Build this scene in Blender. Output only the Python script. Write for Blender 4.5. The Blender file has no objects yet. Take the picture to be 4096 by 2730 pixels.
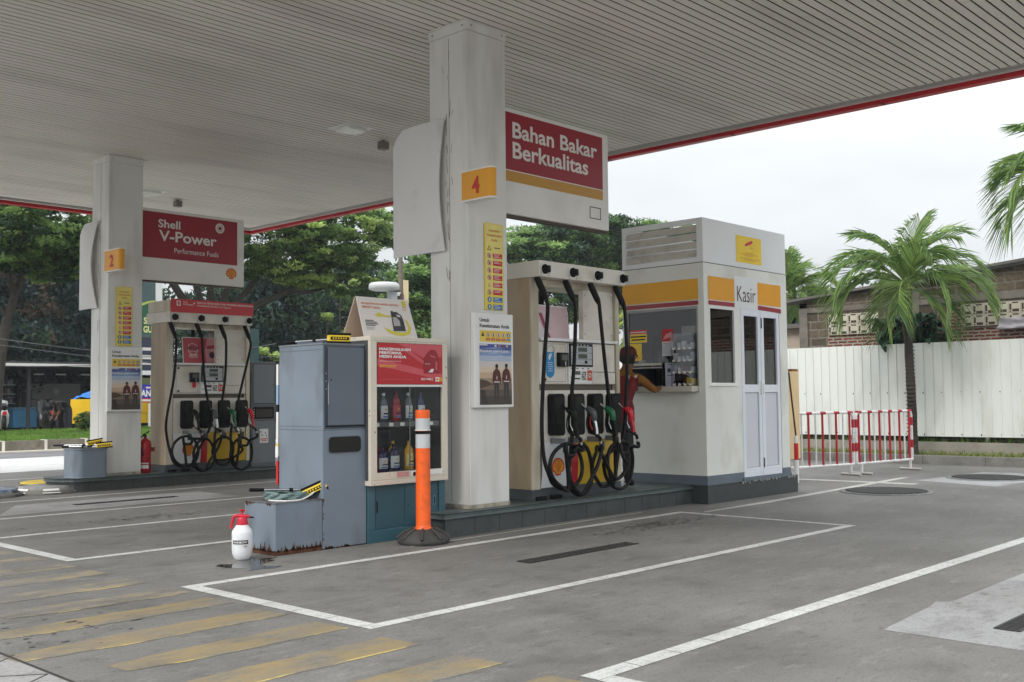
import bpy, math, random
import numpy as np
from mathutils import Vector, Matrix
R = math.radians
rnd = random.Random(7)
SC = bpy.context.scene
COL = SC.collection

# ---------------------------------------------------------------- camera
YAW, PIT, ROLL = 0.8168806, 0.05462115, -0.01065584
fw = Vector((math.sin(YAW)*math.cos(PIT), math.cos(YAW)*math.cos(PIT), math.sin(PIT)))
rt = fw.cross(Vector((0, 0, 1))).normalized()
up = rt.cross(fw)
cr, sr = math.cos(ROLL), math.sin(ROLL)
r2 = rt*cr + up*sr
u2 = up*cr - rt*sr
cd = bpy.data.cameras.new('camera')
cam = bpy.data.objects.new('camera', cd)
COL.objects.link(cam)
cam.matrix_world = Matrix(((r2.x, u2.x, -fw.x, 0), (r2.y, u2.y, -fw.y, 0), (r2.z, u2.z, -fw.z, 1.15), (0, 0, 0, 1)))
cd.sensor_width = 36
cd.lens = 36*4206.7/4096
cd.clip_start = 0.1
cd.clip_end = 2000
SC.camera = cam
SC.render.resolution_x, SC.render.resolution_y = 1024, 682

# ---------------------------------------------------------------- world, sun, exposure
SUN_EL, SUN_AZ = R(42), R(188)      # azimuth measured from +X
wd = bpy.data.worlds.new('World')
SC.world = wd
wd.use_nodes = True
nt = wd.node_tree
nt.nodes.clear()
wo = nt.nodes.new('ShaderNodeOutputWorld')
sky = nt.nodes.new('ShaderNodeTexSky')
sky.sky_type = 'NISHITA'
sky.sun_disc = False
sky.sun_elevation = SUN_EL
sky.sun_rotation = R(90) - SUN_AZ
sky.air_density = 1.5
sky.dust_density = 4.0
b1 = nt.nodes.new('ShaderNodeBackground')
b1.inputs[1].default_value = 0.06
nt.links.new(sky.outputs[0], b1.inputs[0])
tc = nt.nodes.new('ShaderNodeTexCoord')
sep = nt.nodes.new('ShaderNodeSeparateXYZ')
nt.links.new(tc.outputs['Generated'], sep.inputs[0])
gr = nt.nodes.new('ShaderNodeMapRange')          # overcast sky: brighter overhead than at the horizon
gr.inputs[1].default_value = 0.0; gr.inputs[2].default_value = 1.0
gr.inputs[3].default_value = 0.43; gr.inputs[4].default_value = 2.2
nt.links.new(sep.outputs[2], gr.inputs[0])
mp = nt.nodes.new('ShaderNodeMapping')
mp.inputs['Scale'].default_value = (1.5, 1.5, 5)
nt.links.new(tc.outputs['Generated'], mp.inputs[0])
nz = nt.nodes.new('ShaderNodeTexNoise')
nz.inputs['Scale'].default_value = 1.6
nz.inputs['Detail'].default_value = 4
nt.links.new(mp.outputs[0], nz.inputs[0])
nr = nt.nodes.new('ShaderNodeMapRange')
nr.inputs[1].default_value = 0.35; nr.inputs[2].default_value = 0.65
nr.inputs[3].default_value = 0.88; nr.inputs[4].default_value = 1.1
nt.links.new(nz.outputs[0], nr.inputs[0])
mu = nt.nodes.new('ShaderNodeMath'); mu.operation = 'MULTIPLY'
nt.links.new(gr.outputs[0], mu.inputs[0]); nt.links.new(nr.outputs[0], mu.inputs[1])
b2 = nt.nodes.new('ShaderNodeBackground')
b2.inputs[0].default_value = (0.93, 0.965, 1.0, 1)
nt.links.new(mu.outputs[0], b2.inputs[1])
mx = nt.nodes.new('ShaderNodeMixShader')
mx.inputs[0].default_value = 0.88
nt.links.new(b1.outputs[0], mx.inputs[1]); nt.links.new(b2.outputs[0], mx.inputs[2])
nt.links.new(mx.outputs[0], wo.inputs[0])
sl = bpy.data.lights.new('sun', 'SUN')
sl.energy = 1.0
sl.angle = R(18)
sl.color = (1, 0.965, 0.92)
sun = bpy.data.objects.new('sun', sl)
COL.objects.link(sun)
sd = Vector((math.cos(SUN_EL)*math.cos(SUN_AZ), math.cos(SUN_EL)*math.sin(SUN_AZ), math.sin(SUN_EL)))
sun.rotation_euler = (-sd).to_track_quat('-Z', 'Y').to_euler()
sun.location = (0, 0, 30)
vs = SC.view_settings
vs.view_transform = 'Standard'
vs.look = 'None'
vs.exposure = 0.62
vs.gamma = 1
try:
    SC.cycles.max_bounces = 8
    SC.cycles.transparent_max_bounces = 16
except Exception:
    pass

# ---------------------------------------------------------------- materials
def lin(c):
    return tuple(((v/255.0)/12.92 if v <= 10 else (((v/255.0)+0.055)/1.055)**2.4) for v in c)
MATS = {}
def mat(name, rgb, rough=0.5, metal=0.0, var=0.12, scale=3.0, stretch=(1, 1, 1), dirt=None, damt=0.5, dscale=2.0, dstretch=(1, 1, 1), dlo=0.5, dhi=0.75, bump=0.0, bscale=40, spec=0.5, trans=0.0, coat=0):
    if name in MATS: return MATS[name]
    m = bpy.data.materials.new(name)
    m.use_nodes = True
    t = m.node_tree
    b = t.nodes['Principled BSDF']
    L = lin(rgb)
    b.inputs['Roughness'].default_value = rough
    b.inputs['Metallic'].default_value = metal
    b.inputs['Specular IOR Level'].default_value = spec
    if coat: b.inputs['Coat Weight'].default_value = coat
    geo = t.nodes.new('ShaderNodeNewGeometry')
    def noise(sc, st, det=4):
        mpn = t.nodes.new('ShaderNodeMapping'); mpn.inputs['Scale'].default_value = tuple(sc*v for v in st)
        t.links.new(geo.outputs['Position'], mpn.inputs[0])
        n = t.nodes.new('ShaderNodeTexNoise'); n.inputs['Scale'].default_value = 1; n.inputs['Detail'].default_value = det
        t.links.new(mpn.outputs[0], n.inputs[0]); return n
    col = None
    if var > 0:
        n = noise(scale, stretch)
        r_ = t.nodes.new('ShaderNodeMapRange')
        r_.inputs[1].default_value = 0.3; r_.inputs[2].default_value = 0.7
        r_.inputs[3].default_value = 1-var; r_.inputs[4].default_value = 1+var*0.6
        t.links.new(n.outputs[0], r_.inputs[0])
        h = t.nodes.new('ShaderNodeVectorMath'); h.operation = 'SCALE'
        h.inputs[0].default_value = L
        t.links.new(r_.outputs[0], h.inputs['Scale'])
        col = h.outputs[0]
    if dirt:
        n = noise(dscale, dstretch, 8)
        r_ = t.nodes.new('ShaderNodeMapRange')
        r_.inputs[1].default_value = dlo; r_.inputs[2].default_value = dhi
        r_.inputs[3].default_value = 0; r_.inputs[4].default_value = damt
        t.links.new(n.outputs[0], r_.inputs[0])
        mxn = t.nodes.new('ShaderNodeMix'); mxn.data_type = 'RGBA'
        t.links.new(r_.outputs[0], mxn.inputs[0])
        if col: t.links.new(col, mxn.inputs[6])
        else: mxn.inputs[6].default_value = (*L, 1)
        mxn.inputs[7].default_value = (*lin(dirt), 1)
        col = mxn.outputs[2]
    if col: t.links.new(col, b.inputs['Base Color'])
    else: b.inputs['Base Color'].default_value = (*L, 1)
    if bump:
        n = noise(bscale, (1, 1, 1), 3)
        bp = t.nodes.new('ShaderNodeBump'); bp.inputs['Strength'].default_value = bump; bp.inputs['Distance'].default_value = 0.02
        t.links.new(n.outputs[0], bp.inputs['Height']); t.links.new(bp.outputs[0], b.inputs['Normal'])
    if trans:
        tr = t.nodes.new('ShaderNodeBsdfTranslucent')
        if col: t.links.new(col, tr.inputs[0])
        else: tr.inputs[0].default_value = (*L, 1)
        ms = t.nodes.new('ShaderNodeMixShader'); ms.inputs[0].default_value = trans
        o = t.nodes['Material Output']
        t.links.new(b.outputs[0], ms.inputs[1]); t.links.new(tr.outputs[0], ms.inputs[2]); t.links.new(ms.outputs[0], o.inputs[0])
    MATS[name] = m
    return m
def flat(rgb, rough=0.5, spec=0.4):
    return mat('paint_%d_%d_%d' % rgb, rgb, rough, var=0.05, scale=9, spec=spec)
def glass(name, tint, refl=0.6, rough=0.02, base=0.04):
    if name in MATS: return MATS[name]
    m = bpy.data.materials.new(name); m.use_nodes = True
    t = m.node_tree; t.nodes.clear()
    o = t.nodes.new('ShaderNodeOutputMaterial')
    tr = t.nodes.new('ShaderNodeBsdfTransparent'); tr.inputs[0].default_value = (*tint, 1)
    g = t.nodes.new('ShaderNodeBsdfGlossy'); g.inputs['Roughness'].default_value = rough
    lw = t.nodes.new('ShaderNodeLayerWeight'); lw.inputs[0].default_value = 0.25
    r_ = t.nodes.new('ShaderNodeMapRange'); r_.inputs[3].default_value = base; r_.inputs[4].default_value = refl
    t.links.new(lw.outputs['Fresnel'], r_.inputs[0])
    s = t.nodes.new('ShaderNodeMixShader')
    t.links.new(r_.outputs[0], s.inputs[0]); t.links.new(tr.outputs[0], s.inputs[1]); t.links.new(g.outputs[0], s.inputs[2])
    t.links.new(s.outputs[0], o.inputs[0])
    MATS[name] = m
    return m

# ---------------------------------------------------------------- mesh builder
TXT = {}
def text_geo(s, bold=0.0):
    k = (s, bold)
    if k in TXT: return TXT[k]
    cu = bpy.data.curves.new('t', 'FONT'); cu.body = s; cu.size = 1; cu.offset = bold; cu.resolution_u = 3
    o = bpy.data.objects.new('t', cu); COL.objects.link(o)
    dg = bpy.context.evaluated_depsgraph_get()
    me = bpy.data.meshes.new_from_object(o.evaluated_get(dg))
    vs_ = [(v.co.x, v.co.y) for v in me.vertices]
    fs = [tuple(p.vertices) for p in me.polygons]
    bpy.data.objects.remove(o); bpy.data.curves.remove(cu); bpy.data.meshes.remove(me)
    xs = [v[0] for v in vs_]; ys = [v[1] for v in vs_]
    x0, x1, y0, y1 = min(xs), max(xs), min(ys), max(ys)
    TXT[k] = ([((x-x0)/(x1-x0), (y-y0)/(y1-y0)) for x, y in vs_], fs)
    return TXT[k]

class MB:
    def __init__(s):
        s.v = []; s.f = []; s.m = []; s.sm = []; s.mats = []; s.fr = None
    def mi(s, m):
        if m not in s.mats: s.mats.append(m)
        return s.mats.index(m)
    def add(s, vs, fs, m, smooth=False):
        o = len(s.v); k = s.mi(m)
        s.v += [tuple(v) for v in vs]
        for f in fs:
            s.f.append(tuple(o+i for i in f)); s.m.append(k); s.sm.append(smooth)
    def box(s, x0, x1, y0, y1, z0, z1, m):
        s.add([(x0,y0,z0),(x1,y0,z0),(x1,y1,z0),(x0,y1,z0),(x0,y0,z1),(x1,y0,z1),(x1,y1,z1),(x0,y1,z1)],
              [(0,3,2,1),(4,5,6,7),(0,1,5,4),(1,2,6,5),(2,3,7,6),(3,0,4,7)], m)
        return s
    # ---- 2-D drawing on a frame
    def frame(s, o, U, V, N):
        s.fr = (Vector(o), Vector(U), Vector(V), Vector(N)); return s
    def front(s, Y):   # a face that looks towards -Y
        return s.frame((0, Y, 0), (1, 0, 0), (0, 0, 1), (0, -1, 0))
    def left(s, X):    # a face that looks towards -X ; u = -Y
        return s.frame((X, 0, 0), (0, -1, 0), (0, 0, 1), (-1, 0, 0))
    def P(s, u, v, d=0):
        o, U, V, N = s.fr
        return tuple(o + U*u + V*v + N*d)
    def rect(s, u0, u1, v0, v1, d, m):
        s.add([s.P(u0,v0,d), s.P(u1,v0,d), s.P(u1,v1,d), s.P(u0,v1,d)], [(0,1,2,3)], m); return s
    def slab(s, u0, u1, v0, v1, d0, d1, m):
        p = [s.P(u,v,d) for d in (d0,d1) for u,v in ((u0,v0),(u1,v0),(u1,v1),(u0,v1))]
        s.add(p, [(0,1,2,3),(7,6,5,4),(0,4,5,1),(1,5,6,2),(2,6,7,3),(3,7,4,0)], m); return s
    def poly(s, pts, d, m, d0=None):
        n = len(pts)
        if d0 is None:
            s.add([s.P(u,v,d) for u,v in pts], [tuple(range(n))], m)
        else:
            s.add([s.P(u,v,d) for u,v in pts]+[s.P(u,v,d0) for u,v in pts],
                  [tuple(range(n)), tuple(range(2*n-1, n-1, -1))]+[(i,(i+1)%n,n+(i+1)%n,n+i) for i in range(n)], m)
        return s
    def disc(s, u, v, r, d, m, n=20, d0=None, ry=None):
        return s.poly([(u+r*math.cos(2*math.pi*i/n), v+(ry or r)*math.sin(2*math.pi*i/n)) for i in range(n)], d, m, d0)
    def rrect(s, u0, u1, v0, v1, r, d, m, d0=None, n=5):
        pts = []
        for cx, cy, a in ((u1-r,v0+r,-90),(u1-r,v1-r,0),(u0+r,v1-r,90),(u0+r,v0+r,180)):
            for i in range(n+1):
                t = R(a+90*i/n); pts.append((cx+r*math.cos(t), cy+r*math.sin(t)))
        return s.poly(pts, d, m, d0)
    def text(s, t, u0, v0, w, h, d, m, bold=0.0):
        g, fs = text_geo(t, bold)
        s.add([s.P(u0+x*w, v0+y*h, d) for x, y in g], fs, m); return s
    # ---- round things
    def tube(s, pts, rad, m, n=8, caps=True, smooth=True):
        pts = [Vector(p) for p in pts]
        rs = rad if isinstance(rad, (list, tuple)) else [rad]*len(pts)
        vs_ = []; prev = None
        for i, p in enumerate(pts):
            a = pts[max(i-1,0)]; b = pts[min(i+1,len(pts)-1)]
            t = (b-a).normalized() if (b-a).length > 1e-9 else Vector((0,0,1))
            if prev is None:
                q = Vector((0,0,1)) if abs(t.z) < 0.9 else Vector((1,0,0))
                nrm = t.cross(q).normalized()
            else:
                nrm = (prev - t*prev.dot(t))
                nrm = nrm.normalized() if nrm.length > 1e-6 else t.orthogonal().normalized()
            prev = nrm; bn = t.cross(nrm)
            for k in range(n):
                an = 2*math.pi*k/n
                vs_.append(p + (nrm*math.cos(an)+bn*math.sin(an))*rs[i])
        fs = [(i*n+k, i*n+(k+1)%n, (i+1)*n+(k+1)%n, (i+1)*n+k) for i in range(len(pts)-1) for k in range(n)]
        s.add(vs_, fs, m, smooth)
        if caps:
            o = len(vs_)
            s.add([vs_[k] for k in range(n)], [tuple(range(n-1,-1,-1))], m)
            s.add([vs_[o-n+k] for k in range(n)], [tuple(range(n))], m)
        return s
    def lathe(s, prof, o, m, n=20, axis=(0,0,1), sx=1, sy=1, smooth=True):
        ax = Vector(axis).normalized(); a = ax.orthogonal().normalized() if abs(ax.z) < 0.99 else Vector((1,0,0)); b = ax.cross(a)
        o = Vector(o); vs_ = []
        for r_, h in prof:
            for k in range(n):
                t = 2*math.pi*k/n
                vs_.append(o + a*(r_*sx*math.cos(t)) + b*(r_*sy*math.sin(t)) + ax*h)
        fs = [(i*n+k, i*n+(k+1)%n, (i+1)*n+(k+1)%n, (i+1)*n+k) for i in range(len(prof)-1) for k in range(n)]
        s.add(vs_, fs, m, smooth)
        s.add([vs_[k] for k in range(n)], [tuple(range(n-1,-1,-1))], m)
        s.add([vs_[(len(prof)-1)*n+k] for k in range(n)], [tuple(range(n))], m)
        return s
    def build(s, name, parent=None, loc=(0,0,0), bevel=0, label=None, cat=None, group=None, kind=None, segs=2):
        root = parent
        while root is not None and root.parent is not None: root = root.parent
        o_ = Vector(root.location) if root is not None else Vector(loc)
        me = bpy.data.meshes.new(name)
        a = np.array(s.v, dtype=np.float64).reshape(-1, 3) - np.array(o_)
        me.from_pydata(a.tolist(), [], s.f)
        for m in s.mats: me.materials.append(m)
        me.polygons.foreach_set('material_index', s.m)
        me.polygons.foreach_set('use_smooth', s.sm)
        me.update()
        o = bpy.data.objects.new(name, me)
        COL.objects.link(o)
        if parent is not None: o.parent = parent
        else: o.location = o_
        if bevel:
            bm_ = o.modifiers.new('bevel', 'BEVEL'); bm_.width = bevel; bm_.segments = segs; bm_.limit_method = 'ANGLE'
        tag(o, label, cat, group, kind)
        return o
def tag(o, label=None, cat=None, group=None, kind=None):
    for k, v in (('label', label), ('category', cat), ('group', group), ('kind', kind)):
        if v: o[k] = v
    return o
def thing(name, loc, label, cat, group=None, kind=None):
    o = bpy.data.objects.new(name, None); COL.objects.link(o); o.location = loc; o.empty_display_size = 0.2
    return tag(o, label, cat, group, kind)
def copy_tree(o, parent=None):
    c = o.copy(); COL.objects.link(c); c.parent = parent
    for ch in list(o.children): copy_tree(ch, c)
    return c
def spline(pts, n=6):
    pts = [Vector(p) for p in pts]; out = []
    P_ = [pts[0]*2-pts[1]] + pts + [pts[-1]*2-pts[-2]]
    for i in range(1, len(P_)-2):
        p0, p1, p2, p3 = P_[i-1:i+3]
        for k in range(n):
            t = k/n
            out.append(0.5*((2*p1)+(p2-p0)*t+(2*p0-5*p1+4*p2-p3)*t*t+(3*p1-3*p2+p3-p0)*t**3))
    out.append(pts[-1]); return out

# palette
WHITE = mat('white_paint', (214, 214, 208), 0.45, var=0.08, scale=1.6, dirt=(140, 130, 112), damt=0.45, dscale=3.2, dstretch=(1, 1, 0.22), dlo=0.5, dhi=0.78)
COLUMNW = mat('column_cladding', (222, 221, 216), 0.5, var=0.07, scale=1.2, dirt=(120, 112, 98), damt=0.4, dscale=2.6, dstretch=(1.5, 1.5, 0.3), dlo=0.52, dhi=0.8)
CREAM = mat('cream_steel', (205, 196, 176), 0.42, var=0.08, scale=2, dirt=(134, 112, 84), damt=0.6, dscale=3, dstretch=(1.6, 1.6, 0.35), dlo=0.45, dhi=0.75)
CREAML = mat('cream_panel', (220, 215, 203), 0.4, var=0.07, scale=3, dirt=(150, 128, 98), damt=0.45, dscale=5, dlo=0.52, dhi=0.8)
PURE = mat('white_enamel', (232, 232, 229), 0.35, var=0.05, scale=2)
BLACK = mat('black_rubber', (6, 6, 7), 0.5, var=0.15, scale=9, spec=.25)
BLACKM = mat('black_plastic', (7, 7, 8), 0.5, var=0.2, scale=12, spec=.25)
DKGREY = mat('dark_grey_base_paint', (74, 80, 84), 0.55, var=0.15, scale=3, dirt=(40, 42, 42), damt=0.5, dscale=6)
BLUEG = mat('blue_grey_steel', (120, 132, 144), 0.42, var=0.14, scale=2.2, dirt=(78, 70, 62), damt=0.8, dscale=3.2, dstretch=(1, 1, 0.5), dlo=0.55, dhi=0.8)
BLUEGD = mat('blue_grey_door', (94, 104, 116), 0.4, var=0.1, scale=1.5)
RUST = mat('rusty_edge', (96, 58, 34), 0.9, var=0.5, scale=30, dirt=(30, 22, 18), damt=0.9, dscale=24)
TEAL = mat('teal_steel', (58, 96, 108), 0.4, var=0.12, scale=2)
RED = mat('sign_red', (172, 22, 42), 0.45, var=0.06, scale=2)
REDB = mat('bright_red', (200, 28, 34), 0.4, var=0.06, scale=4)
YEL = mat('sign_yellow', (228, 158, 22), 0.42, var=0.05, scale=2)
YELB = mat('bright_yellow', (238, 204, 44), 0.45, var=0.08, scale=4)
STEEL = mat('brushed_steel', (176, 178, 180), 0.3, 0.9, var=0.1, scale=6)
CHROME = mat('pale_metal', (200, 202, 204), 0.22, 1.0, var=0.03)

# ---------------------------------------------------------------- ground materials
def ground_mat(name, base, base2, paint=None, wear=(0.45, 0.6), rough=0.75, stain=0.55):
    m = bpy.data.materials.new(name); m.use_nodes = True
    t = m.node_tree; b = t.nodes['Principled BSDF']
    geo = t.nodes.new('ShaderNodeNewGeometry')
    def noise(sc, st=(1,1,1), det=6, rg=0.55, off=(0,0,0)):
        mpn = t.nodes.new('ShaderNodeMapping'); mpn.inputs['Scale'].default_value = tuple(sc*v for v in st); mpn.inputs['Location'].default_value = off
        t.links.new(geo.outputs['Position'], mpn.inputs[0])
        n = t.nodes.new('ShaderNodeTexNoise'); n.inputs['Scale'].default_value = 1; n.inputs['Detail'].default_value = det; n.inputs['Roughness'].default_value = rg
        t.links.new(mpn.outputs[0], n.inputs[0]); return n.outputs[0]
    def ramp(x, a, c, lo=0.0, hi=1.0):
        r_ = t.nodes.new('ShaderNodeMapRange'); r_.inputs[1].default_value = a; r_.inputs[2].default_value = c
        r_.inputs[3].default_value = lo; r_.inputs[4].default_value = hi
        t.links.new(x, r_.inputs[0]); return r_.outputs[0]
    def mixc(f, a, c):
        n = t.nodes.new('ShaderNodeMix'); n.data_type = 'RGBA'
        if isinstance(f, float): n.inputs[0].default_value = f
        else: t.links.new(f, n.inputs[0])
        for i, v in ((6, a), (7, c)):
            if isinstance(v, tuple): n.inputs[i].default_value = (*lin(v), 1)
            else: t.links.new(v, n.inputs[i])
        return n.outputs[2]
    c = mixc(ramp(noise(0.55), 0.35, 0.65), base, base2)
    c = mixc(ramp(noise(2.6, (1, 1.4, 1), 8, 0.65), 0.5, 0.78, 0, stain), c, (66, 63, 59))       # oily, trodden patches
    c = mixc(ramp(noise(1.3, (0.5, 2.2, 1), 7, 0.6, (5,2,0)), 0.55, 0.8, 0, 0.45), c, (146, 144, 140))   # pale scuffs along the lanes
    c = mixc(ramp(noise(8, (1, 1.5, 1), 6, 0.75), 0.54, 0.74, 0, 0.6), c, (62, 59, 55))
    c = mixc(ramp(noise(5, (0.6, 1.8, 1), 8, 0.75, (2,9,4)), 0.56, 0.72, 0, 0.5), c, (160, 157, 152))
    c = mixc(ramp(noise(22, (1, 1.4, 1), 4, 0.8, (7,3,1)), 0.58, 0.68, 0, 0.55), c, (58, 55, 52))
    c = mixc(ramp(noise(60, (1, 1, 1), 3, 0.7), 0.45, 0.75, 0, 0.35), c, (52, 50, 47))            # fine grain
    c = mixc(ramp(noise(130, (1, 1, 1), 2, 0.6, (3,1,0)), 0.58, 0.72, 0, 0.4), c, (156, 152, 146))
    if paint:
        c = mixc(ramp(noise(3.2, (0.8, 1.6, 1), 8, 0.7, (1,7,0)), wear[0], wear[1], 0.06, 0.85), c, paint)
        c = mixc(ramp(noise(16, (1, 1, 1), 5, 0.7), 0.55, 0.7, 0, 0.4), c, base2)
    t.links.new(c, b.inputs['Base Color'])
    t.links.new(ramp(noise(2.6, (1, 1.4, 1), 8, 0.65), 0.5, 0.75, rough, rough-0.25), b.inputs['Roughness'])
    b.inputs['Specular IOR Level'].default_value = 0.35
    bp = t.nodes.new('ShaderNodeBump'); bp.inputs['Strength'].default_value = 0.35; bp.inputs['Distance'].default_value = 0.01
    t.links.new(noise(28, (1,1,1), 6, 0.7), bp.inputs['Height']); t.links.new(bp.outputs[0], b.inputs['Normal'])
    return m
CONC = ground_mat('forecourt_concrete', (124, 122, 118), (102, 100, 96))
CONCP = ground_mat('pale_concrete', (208, 208, 206), (194, 193, 190), stain=0.35)
PATCH = ground_mat('repair_concrete', (166, 166, 166), (134, 133, 131), stain=0.75)
ASPH = ground_mat('road_surface', (120, 120, 122), (108, 108, 110), stain=0.3)
LINEW = ground_mat('white_tile_line', (208, 208, 204), (190, 190, 186), stain=0.3)
LINEF = ground_mat('faded_white_line', (200, 198, 190), (170, 168, 160), stain=0.2)
YELG = ground_mat('worn_yellow_paint', (124, 122, 118), (102, 100, 96), paint=(142, 124, 86), wear=(0.36, 0.6))
YELG2 = ground_mat('very_worn_yellow_paint', (124, 122, 118), (102, 100, 96), paint=(158, 142, 108), wear=(0.44, 0.68))
YELE = ground_mat('yellow_paint_edge', (124, 122, 118), (102, 100, 96), paint=(196, 174, 100), wear=(0.5, 0.6))
PAV = ground_mat('paving_slabs', (158, 156, 154), (142, 140, 138))
SOIL = ground_mat('soil_verge', (96, 86, 66), (70, 66, 50))

def struct(mb, name, **k): return mb.build(name, kind='structure', **k)
S = 400
struct(MB().frame((0,0,0),(1,0,0),(0,1,0),(0,0,1)).rect(-S, S, -S, S, 0, CONC), 'ground')
g = MB().frame((0,0,0),(1,0,0),(0,1,0),(0,0,1)); g.rect(-80, 200, 18.3, 25.5, 0.0008, CONCP); struct(g, 'road')
g = MB().frame((0,0,0),(1,0,0),(0,1,0),(0,0,1)); g.rect(-80, 200, 22.9, 25.5, 0.002, ASPH); struct(g, 'road')
# white tile lines of the fuelling bays: separate tiles with thin joints
def hline(mb, x0, x1, y, w, m, z, tl=0.3, gap=0.006):
    x = x0
    while x < x1-0.02:
        e = min(x+tl, x1); mb.rect(x+gap/2, e-gap/2, y, y+w, z, m); x = e
def vline(mb, y0, y1, x, w, m, z, tl=0.3, gap=0.006):
    y = y0
    while y < y1-0.02:
        e = min(y+tl, y1); mb.rect(x, x+w, y+gap/2, e-gap/2, z, m); y = e
for k, (y0, y1) in enumerate(((0.9, 2.83), (4.19, 6.05), (7.65, 9.49), (10.93, 12.86), (14.7, 16.6))):
    g = MB().frame((0,0,0),(1,0,0),(0,1,0),(0,0,1))
    w = 0.085 if k else 0.1
    x1 = 8.87 if k else 16.0
    hline(g, 3.40, x1, y0, w, LINEW, 0.0022)
    hline(g, 3.40, x1, y1-w, w, LINEW, 0.0022)
    vline(g, y0+w, y1-w, 3.40, 0.1, LINEW, 0.0022)
    if k: vline(g, y0+w, y1-w, x1-0.075, 0.07, LINEW, 0.0022)
    struct(g, 'bay_line')
g = MB().frame((0,0,0),(1,0,0),(0,1,0),(0,0,1))
g.poly([(9.0,5.82),(10.2,5.80),(14.4,6.02),(14.4,6.12),(10.2,5.9),(9.0,5.86)], 0.0016, LINEF)
g.poly([(13.2,7.1),(13.36,7.1),(13.48,5.5),(13.3,5.5)], 0.0026, LINEF)
g.poly([(5.5,6.26),(8.6,6.3),(8.6,6.33),(5.5,6.29)], 0.0016, LINEF)
struct(g, 'ground_marking')
# worn yellow stripes
for i, (yc, x0, m_) in enumerate(((2.81,1.6,YELG),(3.35,2.1,YELG),(3.885,2.0,YELG),(4.42,2.2,YELG),(4.94,1.95,YELG),(5.47,1.98,YELG),(5.95,2.3,YELG2),(6.48,2.1,YELG2),(7.03,2.2,YELG2),(7.5,2.2,YELG2),(8.0,2.2,YELG2),(8.5,2.2,YELG2))):
    g = MB().frame((0,0,0),(1,0,0),(0,1,0),(0,0,1))
    r_ = random.Random(i)
    lo = []; hi = []; n = 16
    for k in range(n+1):
        x = x0 + (3.35-x0)*k/n
        wv = 0.128*(0.6+0.4*min(1, k/5.0))
        lo.append((x, yc-wv+r_.uniform(-.008,.008))); hi.append((x-0.02, yc+wv+r_.uniform(-.008,.008)))
    g.poly(lo+hi[::-1], 0.0011, m_)
    if i < 8:
        g.poly(lo+[(x, y+0.018) for x, y in lo[::-1]], 0.0018, YELE)
    struct(g, 'yellow_stripe')
# paler repair slabs round the drains
def blob(cx, cy, rx, ry, n, seed, jit=0.12):
    r_ = random.Random(seed)
    return [(cx+rx*math.cos(2*math.pi*i/n)*(1+r_.uniform(-jit,jit)), cy+ry*math.sin(2*math.pi*i/n)*(1+r_.uniform(-jit,jit))) for i in range(n)]
g = MB().frame((0,0,0),(1,0,0),(0,1,0),(0,0,1))
g.poly([(5.03,1.6),(9.0,1.6),(9.0,2.3),(7.2,2.28),(5.95,2.27),(5.9,2.34),(5.75,2.31),(5.04,2.26)], 0.0011, PATCH)
g.poly([(4.3,11.3),(7.1,11.25),(7.15,12.3),(4.9,12.35)], 0.0011, PATCH)
g.poly([(13.6,4.6),(16.2,4.4),(16.0,5.6),(14.0,5.75)], 0.0011, PATCH)
struct(g, 'repair_slab')
# block paving at the left edge of the forecourt
g = MB().frame((0,0,0),(1,0,0),(0,1,0),(0,0,1))
JOINT = flat((52, 48, 45), 0.9)
g.rect(-6, 1.96, 1.0, 5.25, 0.0009, PAV)
g.rect(1.955, 1.972, 1.0, 5.25, 0.0019, JOINT)
g.rect(0.0, 1.96, 5.24, 5.252, 0.0019, JOINT)
for k in range(-8, 14):
    for s_ in (1, -1):
        a = Vector((1.95, 1.2+k*0.42)); b_ = a + Vector((-2.4, 2.4*s_*0.75))
        if not (1.0 < min(a.y, b_.y) and max(a.y, b_.y) < 5.24): 
            b_ = a + Vector((-0.5, 0.375*s_))
            if not (1.0 < min(a.y, b_.y) and max(a.y, b_.y) < 5.24): continue
        nrm = Vector((-(b_-a).y, (b_-a).x)).normalized()*0.005
        g.add([(a.x-nrm.x,a.y-nrm.y,.0016+.0002*(s_+1)),(b_.x-nrm.x,b_.y-nrm.y,.0016+.0002*(s_+1)),(b_.x+nrm.x,b_.y+nrm.y,.0016+.0002*(s_+1)),(a.x+nrm.x,a.y+nrm.y,.0016+.0002*(s_+1))], [(0,1,2,3)], JOINT)
struct(g, 'paved_strip')
# oily rough patch in front of the cashier and its twin in the far bay
STAIN = ground_mat('rough_oily_concrete', (84, 80, 75), (68, 65, 61), stain=0.8)
g = MB().frame((0,0,0),(1,0,0),(0,1,0),(0,0,1))
rr = random.Random(3)
for cx, cy, rx, ry, n_ in ((7.9,5.62,0.9,0.28,330),(5.4,9.95,1.3,0.3,260),(2.35,5.45,0.5,0.5,30)):
    for i in range(n_):
        x = rr.gauss(cx, rx*0.42); y = rr.gauss(cy, ry*0.42); s_ = rr.uniform(0.004, 0.02)
        g.poly(blob(x, y, s_*rr.uniform(.8,1.8), s_*0.6, 6, i, 0.3), 0.0028+0.0002*(i % 7), STAIN)
struct(g, 'oil_spots')
WATER = mat('wet_puddle', (60, 58, 54), 0.04, var=0.0, spec=0.8)
g = MB().frame((0,0,0),(1,0,0),(0,1,0),(0,0,1))
g.poly([(3.98,6.6),(4.0,6.45),(4.08,6.36),(4.0,6.30),(4.02,6.24),(4.12,6.25),(4.2,6.21),(4.3,6.26),(4.22,6.32),(4.22,6.42),(4.32,6.47),(4.42,6.52),(4.4,6.58),(4.5,6.62),(4.46,6.66),(4.34,6.66),(4.42,6.86),(4.36,6.9),(4.25,6.72),(4.16,6.6),(4.1,6.6),(4.04,6.66)], 0.0022, WATER)
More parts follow.
